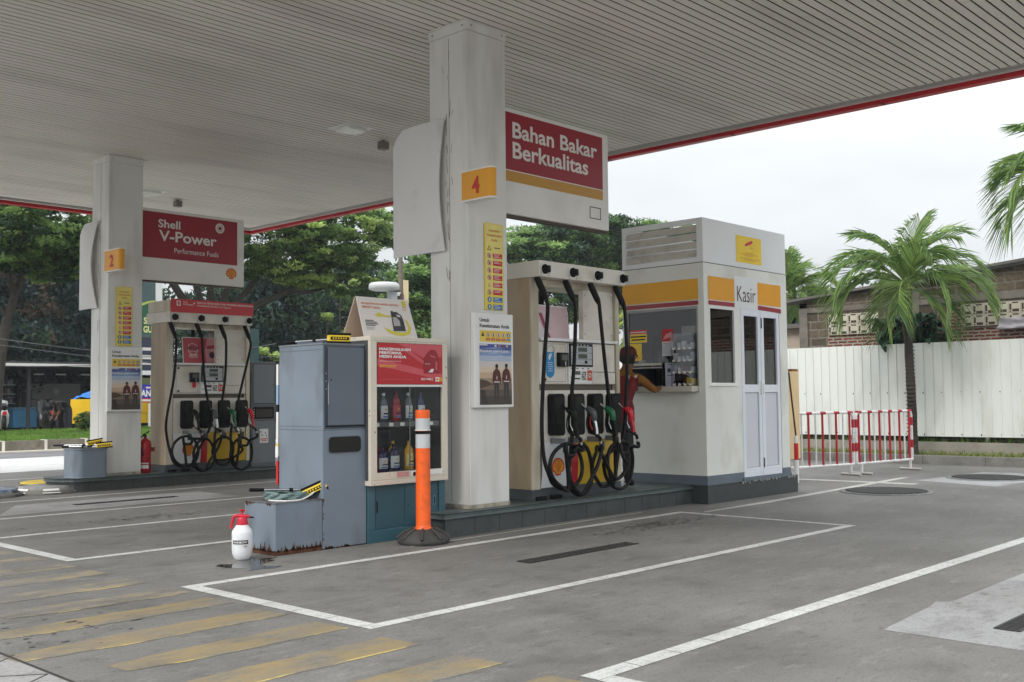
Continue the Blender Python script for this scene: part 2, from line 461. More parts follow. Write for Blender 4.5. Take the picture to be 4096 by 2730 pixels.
tag(struct(g, 'puddle'), 'small puddle of water beside the pump sprayer')

# drains and manholes
GR = mat('cast_iron', (58, 57, 56), 0.6, 0.2, var=0.25, scale=14)
PIT = flat((12, 12, 12), 0.9)
def drain(x0, x1, y, w, label):
    t_ = thing('drain_grate', ((x0+x1)/2, y, 0), label, 'drain', 'long drain grates set in the bays')
    a = MB().frame((0,0,0),(1,0,0),(0,1,0),(0,0,1)); a.rect(x0, x1, y-w/2, y+w/2, 0.0035, PIT); a.build('gutter', t_)
    a = MB()
    a.box(x0, x1, y-w/2, y-w/2+.012, .004, .008, GR); a.box(x0, x1, y+w/2-.012, y+w/2, .004, .008, GR)
    n = int((x1-x0)/0.03)
    for k in range(n): a.box(x0+(x1-x0)*k/n, x0+(x1-x0)*k/n+0.011, y-w/2+.012, y+w/2-.012, .004, .0072, GR)
    a.build('grating', t_)
drain(5.47, 6.74, 5.05, 0.125, 'long dark drain grate in the bay in front of the cabinets')
drain(5.32, 6.58, 11.8, 0.10, 'thin dark drain slot in the far bay near the fire extinguisher')
drain(5.40, 6.66, 1.80, 0.125, 'drain grate cut off at the right edge, in the pale slab')
def manhole(x, y, r_, label):
    t_ = thing('manhole_cover', (x, y, 0), label, 'manhole cover', 'round manhole covers by the cashier booth')
    a = MB().lathe([(r_+.05, 0.0), (r_+.05, 0.010), (r_, 0.012)], (x, y, 0), mat('manhole_ring', (120,120,118), 0.7, var=.2, scale=10), n=36); a.build('rim', t_)
    a = MB().lathe([(r_-.01, 0.011), (r_-.01, 0.016), (r_-.03, 0.018)], (x, y, 0), GR, n=36)
    n = 22
    for k in range(n):
        yy = -r_*.93 + 2*r_*.93*(k+.5)/n; hw = math.sqrt(max(0, (r_*.93)**2-yy*yy))
        a.box(x-hw, x+hw, y+yy-.012, y+yy+.012, .0181, .024, GR)
    a.build('lid', t_)
manhole(12.15, 5.36, 0.48, 'round ribbed manhole cover nearest the cashier booth corner')
manhole(14.9, 5.12, 0.5, 'round ribbed manhole cover farther away near the kerb, at the right edge')
def cover(x, y, c1, c2, label):
    t_ = thing('tank_cover', (x, y, 0), label, 'tank cover', 'painted tank covers beyond the far island')
    a = MB().lathe([(.40,.0),(.40,.035),(.36,.06)], (x, y, 0), mat('cover_concrete', (120,118,112), .8, var=.2), n=24); a.build('collar', t_)
    a = MB().lathe([(.345,.058),(.34,.085),(.30,.095)], (x, y, 0), c1, n=24)
    for k in range(12):
        if k % 2: continue
        t0, t1 = 2*math.pi*k/12, 2*math.pi*(k+1)/12
        a.add([(x+q*math.cos(t), y+q*math.sin(t), z_) for q, z_ in ((.41,.02),(.352,.072)) for t in (t0, (t0+t1)/2, t1)], [(0,1,4,3),(1,2,5,4)], c2)
    a.build('lid', t_)
cover(6.18, 14.55, mat('cover_yellow', (206, 178, 52), .6, var=.25, scale=9), BLACKM, 'yellow painted tank cover behind the end of the far island')
cover(5.85, 13.78, mat('grey_cover', (150,150,148), .6, var=.3, scale=8), PURE, 'grey tank cover beside the kerb nose of the far island')
cover(5.1, 13.75, mat('blue_cover', (84,104,134), .5, var=.4, scale=9, dirt=(210,210,205), damt=.8, dscale=7), BLACKM, 'blue and white tank cover at the left edge of the picture')

# ---------------------------------------------------------------- canopy
CX0, CX1, CY0, CY1, CZ = 2.9, 11.3, 2.5, 17.6, 4.51
can = thing('station_canopy', (7.3, 10, CZ), 'large canopy roof with pale slatted ceiling and red edge over the pumps', 'canopy')
def slatm(k, c): return mat('ceiling_slat_%d' % k, c, 0.55, var=0.06, scale=0.8, dirt=(130, 122, 112), damt=0.3, dscale=1.4, dstretch=(0.3, 1, 1))
SL = [slatm(0, (226, 221, 212)), slatm(1, (228, 220, 214)), slatm(2, (222, 219, 207))]
a = MB(); y = CY0; k = 0; r_ = random.Random(5)
while y < CY1-0.05:
    m_ = SL[r_.choice((0, 0, 1, 2))]
    xs = [CX0, CX0+2.8, CX0+5.6, CX1]
    for i in range(3): a.box(xs[i]+.0015, xs[i+1]-.0015, y, y+0.077, CZ+(0.001 if (k+i) % 5 == 0 else 0), CZ+0.005, m_)
    y += 0.0955; k += 1
a.build('ceiling', can)
a = MB(); a.box(CX0, CX1, CY0, CY1, CZ+.03, CZ+.06, mat('gap_shade_black', (4,4,4), .9, var=0, spec=0)); a.build('gap_shade_backing', can)  # black backing sheet stands in for the shade seen between the slats
a = MB()
TR = flat((176, 174, 170), .5)
a.box(CX1+.001, CX1+.02, CY0-.02, CY1+.02, CZ-.006, CZ+.02, TR); a.box(CX0-.02, CX0-.001, CY0-.02, CY1+.02, CZ-.006, CZ+.02, TR)
a.box(CX0-.02, CX1+.02, CY1+.021, CY1+.04, CZ-.006, CZ+.02, TR); a.box(CX0-.02, CX1+.02, CY0-.041, CY0-.021, CZ-.006, CZ+.02, TR)
PALE = flat((206, 200, 194), .5)
for x0, x1 in ((CX1+.09, CX1+.15), (CX0-.15, CX0-.09)): a.box(x0, x1, CY0-.15, CY1+.15, CZ-.02, CZ+.02, PALE)
for y0, y1 in ((CY1+.09, CY1+.149), (CY0-.149, CY0-.09)): a.box(CX0-.088, CX1+.088, y0, y1, CZ-.02, CZ+.02, PALE)
a.build('edge_trim', can)
a = MB()
FR = mat('fascia_red', (190, 24, 40), .4, var=.08, scale=3, dirt=(90, 16, 24), damt=.5, dscale=5)
x0, x1, y0, y1 = CX0-.30, CX1+.27, CY0-.3, CY1+.3
for bx in ((x1-.11, x1, y0, y1), (x0, x0+.11, y0, y1), (x0+.111, x1-.111, y1-.11, y1), (x0+.111, x1-.111, y0, y0+.11)):
    a.box(*bx, CZ-.065, CZ+.55, FR)
for k in range(8):
    yy = y0 + (y1-y0)*(k+.4)/8
    a.box(x1-.113, x1-.02, yy, yy+.04, CZ-.069, CZ-.06, flat((70, 16, 22)))
a.build('fascia', can, bevel=.004)
a = MB(); a.box(x0+.02, x1-.02, y0+.02, y1-.02, CZ+.3, CZ+.36, TR); a.build('roof', can)
def ceiling_light(x, y, label, w=0.34, d=.33):
    t_ = thing('ceiling_light', (x, y, CZ), label, 'ceiling light', 'square lights recessed in the canopy ceiling')
    a = MB(); a.box(x-w/2, x+w/2, y-d/2, y+d/2, CZ-.008, CZ-.001, PURE); a.build('frame', t_, bevel=.002)
    a = MB(); a.box(x-w*.32, x+w*.32, y-d*.32, y+d*.32, CZ-.05, CZ-.0081, mat('light_lens', (232, 234, 226), .2, var=.05, scale=10)); a.build('lens', t_, bevel=.008)
ceiling_light(8.02, 10.22, 'square light panel in the canopy ceiling left of the tall near column', .42, .42)
ceiling_light(8.15, 15.6, 'square light panel in the canopy ceiling beside the far column top', .5, .5)
def detector(x, y, label):
    a = MB(); a.box(x-.012, x+.012, y-.012, y+.012, CZ-.02, CZ+.005, BLACKM); a.box(x-.055, x+.055, y-.055, y+.055, CZ-.12, CZ-.0201, mat('sensor_grey', (120,112,104), .5))
    a.build('ceiling_sensor', None, (x, y, CZ), bevel=.006, label=label, cat='sensor', group='small sensors hanging from the ceiling')
detector(8.7, 10.42, 'small grey sensor box under the ceiling near the square light')
detector(8.85, 15.9, 'small grey sensor box under the ceiling above the far hanging sign')

# ---------------------------------------------------------------- kerbed pump islands
TILE = mat('dark_island_tile', (66, 70, 70), .5, var=.18, scale=3.2, dirt=(34, 36, 34), damt=.6, dscale=5)
TOPG = mat('island_top_paint', (78, 88, 88), .5, var=.2, scale=2.5, dirt=(46, 50, 48), damt=.6, dscale=4)
def island(name_, x0, x1, y0, y1, h, nose, label):
    t_ = thing('pump_island', ((x0+x1)/2, (y0+y1)/2, 0), label, 'pump island', 'raised kerbed islands under the canopy')
    rad = (y1-y0)/2 if nose else .08
    pts = []
    if nose:
        for i in range(9):
            an = R(90+180*i/8); pts.append((x0+.28+.28*math.cos(an), (y0+y1)/2+(y1-y0)/2*math.sin(an)))
    else: pts = [(x0, y1), (x0, y0)]
    pts += [(x1, y0), (x1, y1)]
    a = MB().frame((0,0,0),(1,0,0),(0,1,0),(0,0,1)); a.poly([(x+(0.006 if x < x1 else 0), y) for x, y in pts], h-.045, TILE, 0.0)
    a.build('kerb', t_)
    cy = (y0+y1)/2
    a = MB().frame((0,0,0),(1,0,0),(0,1,0),(0,0,1)); a.poly([(x-.012 if x < x0+.3 else x+.0, y+(.012 if y > cy else -.012)) for x, y in pts], h, TOPG, h-.0449); a.build('top_slab', t_, bevel=.012)
    a = MB(); x = x0+.35
    while x < x1-.1: a.box(x, x+.004, y0-.0015, y0+.01, 0.002, h-.05, flat((40,42,42), .7)); x += .3
    a.build('tile_joints', t_)
    return t_
Z4, Z2 = .20, .18
island('near', 6.0, 9.66, 6.42, 7.14, Z4, False, 'dark tiled kerb island under the near pump and column 4')
island('far', 5.88, 11.6, 13.42, 14.2, Z2, True, 'dark kerb island with rounded nose under the far pump and column 2')
MOSS = mat('worn_kerb_nose', (120, 112, 96), .85, var=.3, scale=9, dirt=(66,62,48), damt=.7, dscale=10)

# ---------------------------------------------------------------- columns
def column(x0, y0, w, zb, label):
    t_ = thing('canopy_column', (x0+w/2, y0+w/2, zb), label, 'column', 'white square columns holding the canopy')
    a = MB(); a.box(x0, x0+w, y0, y0+w, zb+.03, CZ-.09, COLUMNW); a.build('shaft', t_, bevel=.006)
    a = MB(); a.box(x0-.006, x0+w+.006, y0-.006, y0+w+.006, CZ-.089, CZ-.003, COLUMNW)
    a.box(x0-.03, x0+w+.05, y0-.03, y0+w+.03, CZ-.01, CZ-.002, COLUMNW); a.build('capital_plate', t_, bevel=.003)
    a = MB(); a.box(x0-.004, x0+w+.004, y0-.004, y0+w+.004, zb, zb+.0299, mat('column_foot', (176,168,150), .7, var=.3, scale=12, dirt=(90,80,66), damt=.8, dscale=14)); a.build('foot', t_)
    a = MB(); dk = flat((120, 116, 106), .7)
    a.box(x0-.0015, x0+.003, y0+w*.47, y0+w*.47+.004, zb+.05, CZ-.12, dk)
    for z in (CZ-.045,):
        for yy in (y0+.05, y0+w-.05): a.box(x0-.01, x0, yy-.006, yy+.006, z-.006, z+.006, dk)
        for xx in (x0+.05, x0+w-.05): a.box(xx-.006, xx+.006, y0-.01, y0, z-.006, z+.006, dk)
    rr_ = random.Random(int(y0*10))
    for k in range(26):     # scuffs and scratches round the seam
        zz = rr_.gauss(3.0, .55); yy = y0+w*.47+rr_.gauss(.01, .03); l_ = rr_.uniform(.02, .16); q_ = rr_.uniform(-.02,.02); e_ = rr_.uniform(.0012,.003)
        a.add([(x0-.0018, yy-e_, zz), (x0-.0018, yy+e_, zz), (x0-.0018, yy+q_+e_, zz+l_), (x0-.0018, yy+q_-e_, zz+l_)], [(0,1,2,3)], mat('scuff_mark', (110, 106, 98), .8, var=.3, scale=30))
    a.build('seam', t_)
    return t_
column(6.41, 6.53, .49, Z4, 'near tall white square column bearing the number 4')
column(6.555, 13.6, .49, Z2, 'far white square column bearing the number 2')

# ---------------------------------------------------------------- emblem helpers
def scallop(mb, cu, cv, r_, d, red=REDB, yel=YEL, ribs=True):
    def outl(q, base):
        pts = []
        for i in range(29):
            an = R(212 - 244*i/28)
            rr_ = q*(1+.035*abs(math.sin(an*7)))
            pts.append((cu+rr_*math.cos(an)*1.02, cv+rr_*math.sin(an)*.93))
        w = base*.46
        pts += [(cu+w, cv-q*.62), (cu+w, cv-q*.88), (cu, cv-q*.96), (cu-w, cv-q*.88), (cu-w, cv-q*.62)]
        return pts
    mb.poly(outl(r_, r_), d, red); mb.poly(outl(r_*.82, r_*.8), d+.0012, yel)
    if ribs:
        for i in range(7):
            an = R(150-20*i); w = r_*.028
            bx, by = cu, cv-r_*.62
            tx, ty = cu+r_*.8*math.cos(an), cv+r_*.72*math.sin(an)
            nx, ny = -(ty-by), tx-bx; l_ = math.hypot(nx, ny); nx, ny = nx/l_*w, ny/l_*w
            mb.poly([(bx-nx*.4, by-ny*.4), (bx+nx*.4, by+ny*.4), (tx+nx, ty+ny), (tx-nx, ty-ny)], d+.0024, red)
def ring(mb, cu, cv, r0, r1, d, m, n=20):
    for i in range(n):
        a0, a1 = 2*math.pi*i/n, 2*math.pi*(i+1)/n
        mb.add([mb.P(cu+q*math.cos(t), cv+q*math.sin(t), d) for q, t in ((r0,a0),(r1,a0),(r1,a1),(r0,a1))], [(0,1,2,3)], m)

# ---------------------------------------------------------------- hanging signs
SW = mat('sign_white', (230, 227, 222), .4, var=.06, scale=1.5, dirt=(150,140,128), damt=.25, dscale=2)
def hang_sign(x0, x1, yf, z0, z1, label):
    t_ = thing('hanging_sign', ((x0+x1)/2, yf+.07, z0), label, 'sign', 'red and white lightbox signs fixed to the columns')
    a = MB(); a.box(x0, x1, yf, yf+.14, z0, z1, SW); a.build('lightbox', t_, bevel=.01)
    a = MB(); a.box(x0, x1, yf+.03, yf+.11, z0-.022, z0-.001, flat((84,74,66), .7)); a.build('bottom_rail', t_)
    return t_
t_ = hang_sign(6.905, 8.66, 6.72, 2.885, 3.90, 'hanging sign reading Bahan Bakar Berkualitas beside column 4')
a = MB().front(6.72)
SRED = mat('sign_red_film', (150, 16, 36), .4, var=.05, scale=2)
LT = flat((226, 220, 214), .45)
a.rect(6.915, 8.56, 3.305, 3.855, .002, SRED); a.rect(6.915, 8.56, 3.295, 3.305, .003, LT); a.rect(6.915, 8.56, 3.195, 3.295, .002, mat('sign_ochre', (196, 144, 52), .45, var=.05))
a.build('face_film', t_)
a = MB().front(6.72)
for s_, u0, v0, w_, h_ in (('Bahan Bakar', 7.19, 3.615, 1.28, .155), ('Berkualitas', 7.19, 3.42, 1.13, .16)):
    a = MB().front(6.72); a.text(s_, u0, v0, w_, h_, .004, LT, .022); a.build('lettering', t_)
a = MB().front(6.72)
for q in ((8.34,8.52,3.10,3.108),(8.34,8.52,2.985,2.993),(8.34,8.35,2.985,3.108),(8.51,8.52,2.985,3.108)): a.rect(*q, .002, BLACKM)
a.build('empty_logo_frame', t_)
t_ = hang_sign(7.05, 8.77, 13.78, 2.87, 3.89, 'hanging sign reading V-Power beside column 2')
a = MB().front(13.78); a.rect(7.06, 8.65, 3.19, 3.845, .002, SRED); a.build('face_film', t_)
a = MB().front(13.78)
a.text('Shell', 7.37, 3.63, .34, .12, .004, LT, .02); a.build('lettering', t_); a = MB().front(13.78)
a.text('V-Power', 7.38, 3.44, .92, .155, .004, LT, .022); a.build('lettering', t_); a = MB().front(13.78)
a.text('Performance Fuels', 7.62, 3.285, .71, .075, .004, LT, .0)
a.build('lettering', t_)
a = MB().front(13.78); a.disc(8.355, 3.72, .075, .004, LT, 24); a.disc(8.355, 3.72, .028, .0055, SRED, 12)
for k in range(12):
    an = 2*math.pi*k/12; a.poly([(8.355+q*math.cos(an+e), 3.72+q*math.sin(an+e)) for q, e in ((.035,-.1),(.06,-.08),(.06,.08),(.035,.1))], .0055, SRED)
a.build('burst_emblem', t_)
a = MB().front(13.78); scallop(a, 8.55, 3.06, .085, .003); a.build('shell_emblem', t_)

# white warped panels on the columns
def side_panel(X, y0, y1, z0, z1, label, warp):
    a = MB()
    n = 14; nz = 16; vs_ = []
    def edge(t):   # near edge offset, away edge y at height t
        return y1 - (0.14*max(0, (t-.86)/.14)**2)
    for i in range(nz+1):
        t = i/nz
        for j in range(n+1):
            s_ = j/n
            far = edge(t)
            yy = y0 + (far-y0)*s_ + (warp*.05*math.sin(math.pi*t)*(1-s_))
            xx = X - .02 - warp*.07*math.sin(math.pi*t*1.0)*(1-s_) - .02*math.sin(math.pi*s_)
            zz = z0 + (z1-z0)*t - (.10 if False else 0) + .0*s_
            vs_.append((xx, yy, zz))
    off = len(vs_)
    vs2 = vs_ + [(x+.012, y, z) for x, y, z in vs_]
    f = []
    for i in range(nz):
        for j in range(n):
            q = (i*(n+1)+j, i*(n+1)+j+1, (i+1)*(n+1)+j+1, (i+1)*(n+1)+j)
            f.append(q); f.append(tuple(off+v for v in q[::-1]))
    for i in range(nz):
        for j in (0, n):
            q = (i*(n+1)+j, (i+1)*(n+1)+j); f.append((q[0], q[1], q[1]+off, q[0]+off))
    for j in range(n):
        for i in (0, nz):
            q = (i*(n+1)+j, i*(n+1)+j+1); f.append((q[0], q[1], q[1]+off, q[0]+off))
    a.add(vs2, f, mat('panel_white', (216, 214, 212), .5, var=.05, scale=1.2, dirt=(150,146,140), damt=.3, dscale=3, dlo=.58), False)
    o = a.build('side_panel', None, (X, y0, z0), label=label, cat='panel', group='blank white panels on the columns')
side_panel(6.40, 6.80, 7.50, 2.47, 3.66, 'blank white warped panel fixed to the side of column 4', .6)
side_panel(6.545, 13.86, 14.4, 2.44, 3.63, 'blank white warped panel fixed to the side of column 2', 1.0)

# number boxes: shallow flag boxes with a rounded outer end
def number_box(X0, y0, y1, z0, z1, ch, label):
    t_ = thing('number_box', (X0+.05, y1, z0), label, 'number sign', 'yellow pump number boxes on the columns')
    def ext(za, zb, m, g=0):
        pl = [(X0-g, y1), (X0-g, y0+.045)]
        for i in range(9):
            an = R(180+180*i/8); pl.append((X0+.045+(.045+g)*math.cos(an), y0+.045+(.045+g)*math.sin(an)))
        pl += [(X0+.09+g, y0+.045), (X0+.09+g, y1)]
        a = MB(); n = len(pl)
        a.add([(x, y, z) for z in (za, zb) for x, y in pl], [tuple(range(n-1,-1,-1)), tuple(range(n, 2*n))], m)
        a.add([(x, y, z) for z in (za, zb) for x, y in pl], [(i,(i+1)%n,n+(i+1)%n,n+i) for i in range(n)], m, False); return a
    ext(z0+.012, z1-.012, YEL).build('box', t_)
    for zz in ((z0, z0+.0119), (z1-.0119, z1)): ext(*zz, PURE, .005).build('trim', t_)
    h = z1-z0; w = y1-y0
    a = MB().left(X0); a.text(ch, -(y1-w*.36), z0+h*.2, w*.25, h*.56, .004, mat('digit_red', (196, 40, 30), .5), .035); a.build('digit', t_)
number_box(6.33, 6.165, 6.525, 2.86, 3.13, '4', 'yellow box with red number 4 on the near column')
number_box(6.50, 13.17, 13.6, 2.895, 3.19, '2', 'yellow box with red number 2 on the far column')

# ---------------------------------------------------------------- fuel dispensers
def dispenser(ox, oy, oz, label, kind):
    X = lambda v: v+ox
    Y = lambda v: v+oy
    def Z(v): return v+oz
    t_ = thing('fuel_dispenser', (X(7.93), Y(6.78), Z(.2)), label, 'fuel dispenser', 'four hose fuel dispensers on the islands')
    yf = Y(6.57)
    def bx(a, x0, x1, y0, y1, z0, z1, m): a.box(X(x0), X(x1), Y(y0), Y(y1), Z(z0), Z(z1), m)
    a = MB(); bx(a, 7.262, 8.605, 6.575, 6.985, .2, .299, DKGREY); bx(a, 7.30, 7.42, 6.54, 6.574, .2, .235, BLACKM); bx(a, 7.5, 7.62, 6.52, 6.574, .205, .24, BLACKM); a.build('plinth', t_, bevel=.004)
    # cabinet shell
    a = MB()
    bx(a, 7.262, 7.368, 6.57, 6.99, .3, 2.28, CREAM); bx(a, 8.545, 8.605, 6.57, 6.99, .3, 2.28, CREAM)
    bx(a, 7.3681, 8.5449, 6.61, 6.95, .3, 1.69, CREAML)
    bx(a, 7.3681, 8.5449, 6.5995, 6.96, 2.22, 2.28, CREAM)
    a.build('cabinet', t_, bevel=.004)
    a = MB(); bx(a, 7.2585, 7.2618, 6.59, 6.985, .302, 2.278, mat('tan_side', (178, 158, 130), .45, var=.12, scale=2, dirt=(120,98,72), damt=.6, dscale=3, dstretch=(1.6,1.6,.3), dlo=.45)); a.build('side_panel', t_)
    a = MB(); bx(a, 8.065, 8.5449, 6.60, 6.66, 1.722, 2.2195, CREAML)
    a.front(Y(6.60))
    for u in (8.09, 8.51):
        for v in (1.78, 1.96, 2.17): a.disc(X(u), Z(v), .006, .002, BLACKM, 8)
    a.build('upper_housing', t_, bevel=.004)
    a = MB(); bx(a, 7.375, 8.555, 6.545, 6.985, 1.692, 1.721, PURE); a.build('shelf', t_, bevel=.004)
    # header
    a = MB(); bx(a, 7.25, 8.56, 6.45, 7.11, 2.281, 2.432, CREAML); a.build('header', t_, bevel=.005)
    KX = (7.325, 7.73, 8.11, 8.515)
    for k in range(4):
        a = MB(); ax = (0, -1, 0)
        a.lathe([(.045, 0), (.047, .012), (.032, .02), (.032, .05), (.022, .058), (.01, .06)], (X(KX[k]), Y(6.449), Z(2.352)), BLACKM, 14, ax)
        for q in range(4):
            an = R(45+90*q); a.box(X(KX[k])+.034*math.cos(an)-.007, X(KX[k])+.034*math.cos(an)+.007, Y(6.40), Y(6.44), Z(2.352)+.034*math.sin(an)-.007, Z(2.352)+.034*math.sin(an)+.007, BLACKM)
        o = a.build('hose_anchor', t_)
        a = MB().front(Y(6.449)); ring(a, X(KX[k]), Z(2.352), .047, .058, .002, PURE, 16)
        for u in (-.055, .055): a.rect(X(KX[k])+u-.004, X(KX[k])+u+.004, Z(2.283), Z(2.33), .002, flat((170,168,160)))
        a.build('anchor_plate', o)
    # instrument door, display, right cover
    a = MB().front(Y(6.61))
    a.slab(X(7.378), X(7.79), Z(1.285), Z(1.685), 0.001, .03, CREAML); a.build('service_door', t_, bevel=.005)
    DK = flat((70, 66, 60), .6)
    a = MB().front(Y(6.579))
    for q in ((7.42,7.76,1.665,1.668),(7.42,7.76,1.305,1.308),(7.42,7.423,1.305,1.668),(7.757,7.76,1.305,1.668)): a.rect(X(q[0]), X(q[1]), Z(q[2]), Z(q[3]), .002, DK)
    for v in (1.645, 1.325): a.disc(X(7.455), Z(v), .014, .010, BLACKM, 10, .001)
    a.build('door_seam', t_)
    a = MB().front(Y(6.579)); a.slab(X(7.625), X(7.755), Z(1.45), Z(1.585), .002, .045, BLACKM); a.rect(X(7.65), X(7.74), Z(1.51), Z(1.565), .0475, flat((92, 96, 94), .2)); a.rect(X(7.70), X(7.715), Z(1.46), Z(1.50), .0475, STEEL)
    a.build('card_reader', t_, bevel=.003)
    if kind == 4:
        a = MB().front(Y(6.579)); bl = mat('sticker_blue', (20, 132, 190), .35, var=.04)
        a.poly([(X(7.475),Z(1.60)), (X(7.50),Z(1.588)), (X(7.53),Z(1.586)), (X(7.56),Z(1.588)), (X(7.585),Z(1.60)), (X(7.592),Z(1.40)), (X(7.575),Z(1.36)), (X(7.53),Z(1.34)), (X(7.485),Z(1.36)), (X(7.47),Z(1.40))], .004, bl)
        a.poly([(X(7.50),Z(1.54)),(X(7.52),Z(1.57)),(X(7.56),Z(1.575)),(X(7.545),Z(1.55)),(X(7.53),Z(1.52)),(X(7.515),Z(1.505))], .0055, LT)
        for i, w in enumerate((.04, .03, .036, .028, .034)): a.rect(X(7.53-w), X(7.53+w), Z(1.485-.02*i), Z(1.49-.02*i), .0055, LT)
        a.build('round_blue_sticker', t_)
        a = MB(); a.tube([(X(7.48), yf-.0, Z(1.6)), (X(7.49), yf-.01, Z(1.64)), (X(7.53), yf-.01, Z(1.655)), (X(7.57), yf-.01, Z(1.64)), (X(7.585), yf-.0, Z(1.6))], .0035, STEEL, 6); a.build('wire_loop', t_)
    else:
        a = MB().front(Y(6.579)); a.slab(X(7.67), X(7.72), Z(1.375), Z(1.445), .002, .02, REDB); a.build('red_tag', t_)
    a = MB().front(Y(6.61)); a.slab(X(7.80), X(8.165), Z(1.285), Z(1.685), .001, .034, PURE); a.build('display_panel', t_, bevel=.004)
    a = MB().front(Y(6.575)); lcd = flat((86, 92, 84), .25); pg = flat((176, 180, 184), .3)
    a.slab(X(7.808), X(8.16), Z(1.455), Z(1.68), .0, .012, BLACKM)
    a.rect(X(7.825), X(8.145), Z(1.472), Z(1.655), .0135, pg)
    a.rect(X(7.93), X(8.07), Z(1.60), Z(1.642), .015, lcd); a.rect(X(7.93), X(8.07), Z(1.535), Z(1.578), .015, lcd); a.rect(X(8.03), X(8.07), Z(1.485), Z(1.515), .015, BLACKM)
    for v in (1.588, 1.525): a.rect(X(7.825), X(8.145), Z(v), Z(v+.003), .0145, DK)
    for k in range(5): a.rect(X(7.87+.05*k), X(7.89+.05*k), Z(1.662), Z(1.670), .0135, PURE)
    a.build('price_display', t_)
    a = MB().front(Y(6.575))
    for k in range(4): a.rect(X(7.83+.085*k), X(7.86+.085*k), Z(1.432), Z(1.44), .002, BLACKM)
    a.rect(X(7.88), X(7.975), Z(1.375), Z(1.41), .002, BLACKM); a.rect(X(7.885), X(7.97), Z(1.38), Z(1.405), .003, lcd)
    a.rect(X(7.88), X(7.97), Z(1.33), Z(1.345), .002, DK); a.rect(X(7.825), X(7.86), Z(1.345), Z(1.355), .002, DK)
    for i in range(4):
        for j in range(3): a.rect(X(7.995+.024*j), X(8.013+.024*j), Z(1.325+.022*i), Z(1.341+.022*i), .003, DK if (i+j) % 3 else pg)
    a.rect(X(8.085), X(8.155), Z(1.318), Z(1.42), .002, mat('orange_red', (196, 66, 34), .4, var=.05)); ring(a, X(8.12), Z(1.37), .014, .024, .0032, LT, 12)
    a.build('keypad', t_)
    a = MB().front(Y(6.61)); a.slab(X(8.17), X(8.535), Z(1.405), Z(1.685), .001, .03, CREAML); a.slab(X(8.17), X(8.535), Z(1.285), Z(1.400), .001, .034, CREAML); a.build('side_cover', t_, bevel=.005)
    a = MB().front(Y(6.61)); a.rect(X(7.38), X(8.53), Z(1.225), Z(1.28), .002, flat((96, 88, 76), .7)); a.rect(X(8.505), X(8.525), Z(1.228), Z(1.277), .004, BLACKM); a.build('vent_slot', t_)
    # lower door with bulged printed skirt
    a = MB().front(Y(6.61)); a.slab(X(7.378), X(8.535), Z(.735), Z(1.222), .001, .03, CREAML)
    a.build('nozzle_board', t_, bevel=.006)
    def bulge(x0, x1, m, a, z0=.298, z1=.734):
        n = 8; vs_ = []
        for i in range(n+1):
            t = i/n; d = .03+.022*math.sin(math.pi*t)
            for x in (x0, x1): vs_.append((X(x), Y(6.61)-d, Z(z0+(z1-z0)*t)))
        a.add(vs_, [(2*i, 2*i+1, 2*i+3, 2*i+2) for i in range(n)], m, True)
    a = MB(); WG = mat('door_white', (222, 224, 224), .25, var=.05, scale=2); YG = mat('skirt_yellow', (214, 176, 40), .3, var=.08, scale=3)
    bulge(7.378, 7.80, WG, a); bulge(7.80, 7.905, mat('skirt_red', (182, 24, 40), .3, var=.05), a); bulge(7.905, 8.535, YG, a)
    bx(a, 7.378, 8.535, 6.565, 6.575, .2985, .31, DKGREY)
    a.build('printed_skirt', t_)
    a = MB().front(Y(6.61)-.0535); scallop(a, X(7.60), Z(.50), .088, .004); a.build('shell_emblem', t_)
    # nozzle boots with nozzles and hoses
    BX = (7.565, 7.862, 8.155, 8.45)
    noz = [BLACKM, mat('grey_nozzle', (70, 72, 76), .35), mat('green_nozzle', (14, 96, 58), .3), mat('red_nozzle', (196, 20, 34), .3)]
    hdl = [BLACKM, CHROME if kind == 4 else PURE, BLACKM if kind == 4 else noz[2], noz[3]]
    LX = (7.36, 7.70, 8.06, 8.42)
    for k in range(4):
        bxm = BX[k]; a = MB().front(Y(6.58))
        a.rrect(X(bxm-.072), X(bxm+.072), Z(.80), Z(1.185), .03, .085, BLACKM, 0)
        o = a.build('nozzle_boot', t_, bevel=.006)
        a = MB().front(Y(6.58)); a.rrect(X(bxm-.045), X(bxm+.055), Z(.9), Z(1.165), .02, .0865, mat('boot_hollow', (8, 8, 9), .7)); a.build('boot_recess', o)
        # nozzle: profile in the plane away from the board
        def q(s, z, dx=0): return (X(bxm+.04+dx+.25*(s-.1)), Y(6.58)-s, Z(z))
        nn = MB()
        nn.tube([q(.05, 1.135), q(.07, 1.10), q(.115, 1.055), q(.14, 1.035)], [.010, .011, .012, .016], CHROME if k else BLACKM, 8)
        nb = nn.build('nozzle', t_)
        nn = MB(); nn.tube(spline([q(.13, 1.05), q(.165, 1.03), q(.20, 1.0), q(.21, .955), q(.205, .93)], 3), [.014]+[.03]*3+[.034]*3+[.03]*3+[.026]*3+[.018], noz[k], 10); nn.build('splash_cover', nb)
        nn = MB(); nn.tube([q(.205, .95), q(.222, .90), q(.232, .85), q(.235, .80)], [.02, .017, .016, .018], hdl[k], 8); nn.build('handle', nb)
        nn = MB(); nn.tube(spline([q(.155, 1.0), q(.135, .95), q(.13, .88), q(.15, .825), q(.19, .80), q(.235, .80)], 3), .007, BLACKM, 6)
        nn.tube([q(.17, .97), q(.165, .90), q(.19, .84)], .006, REDB if (k == 1 and kind == 4) else CHROME, 6); nn.build('trigger_guard', nb)
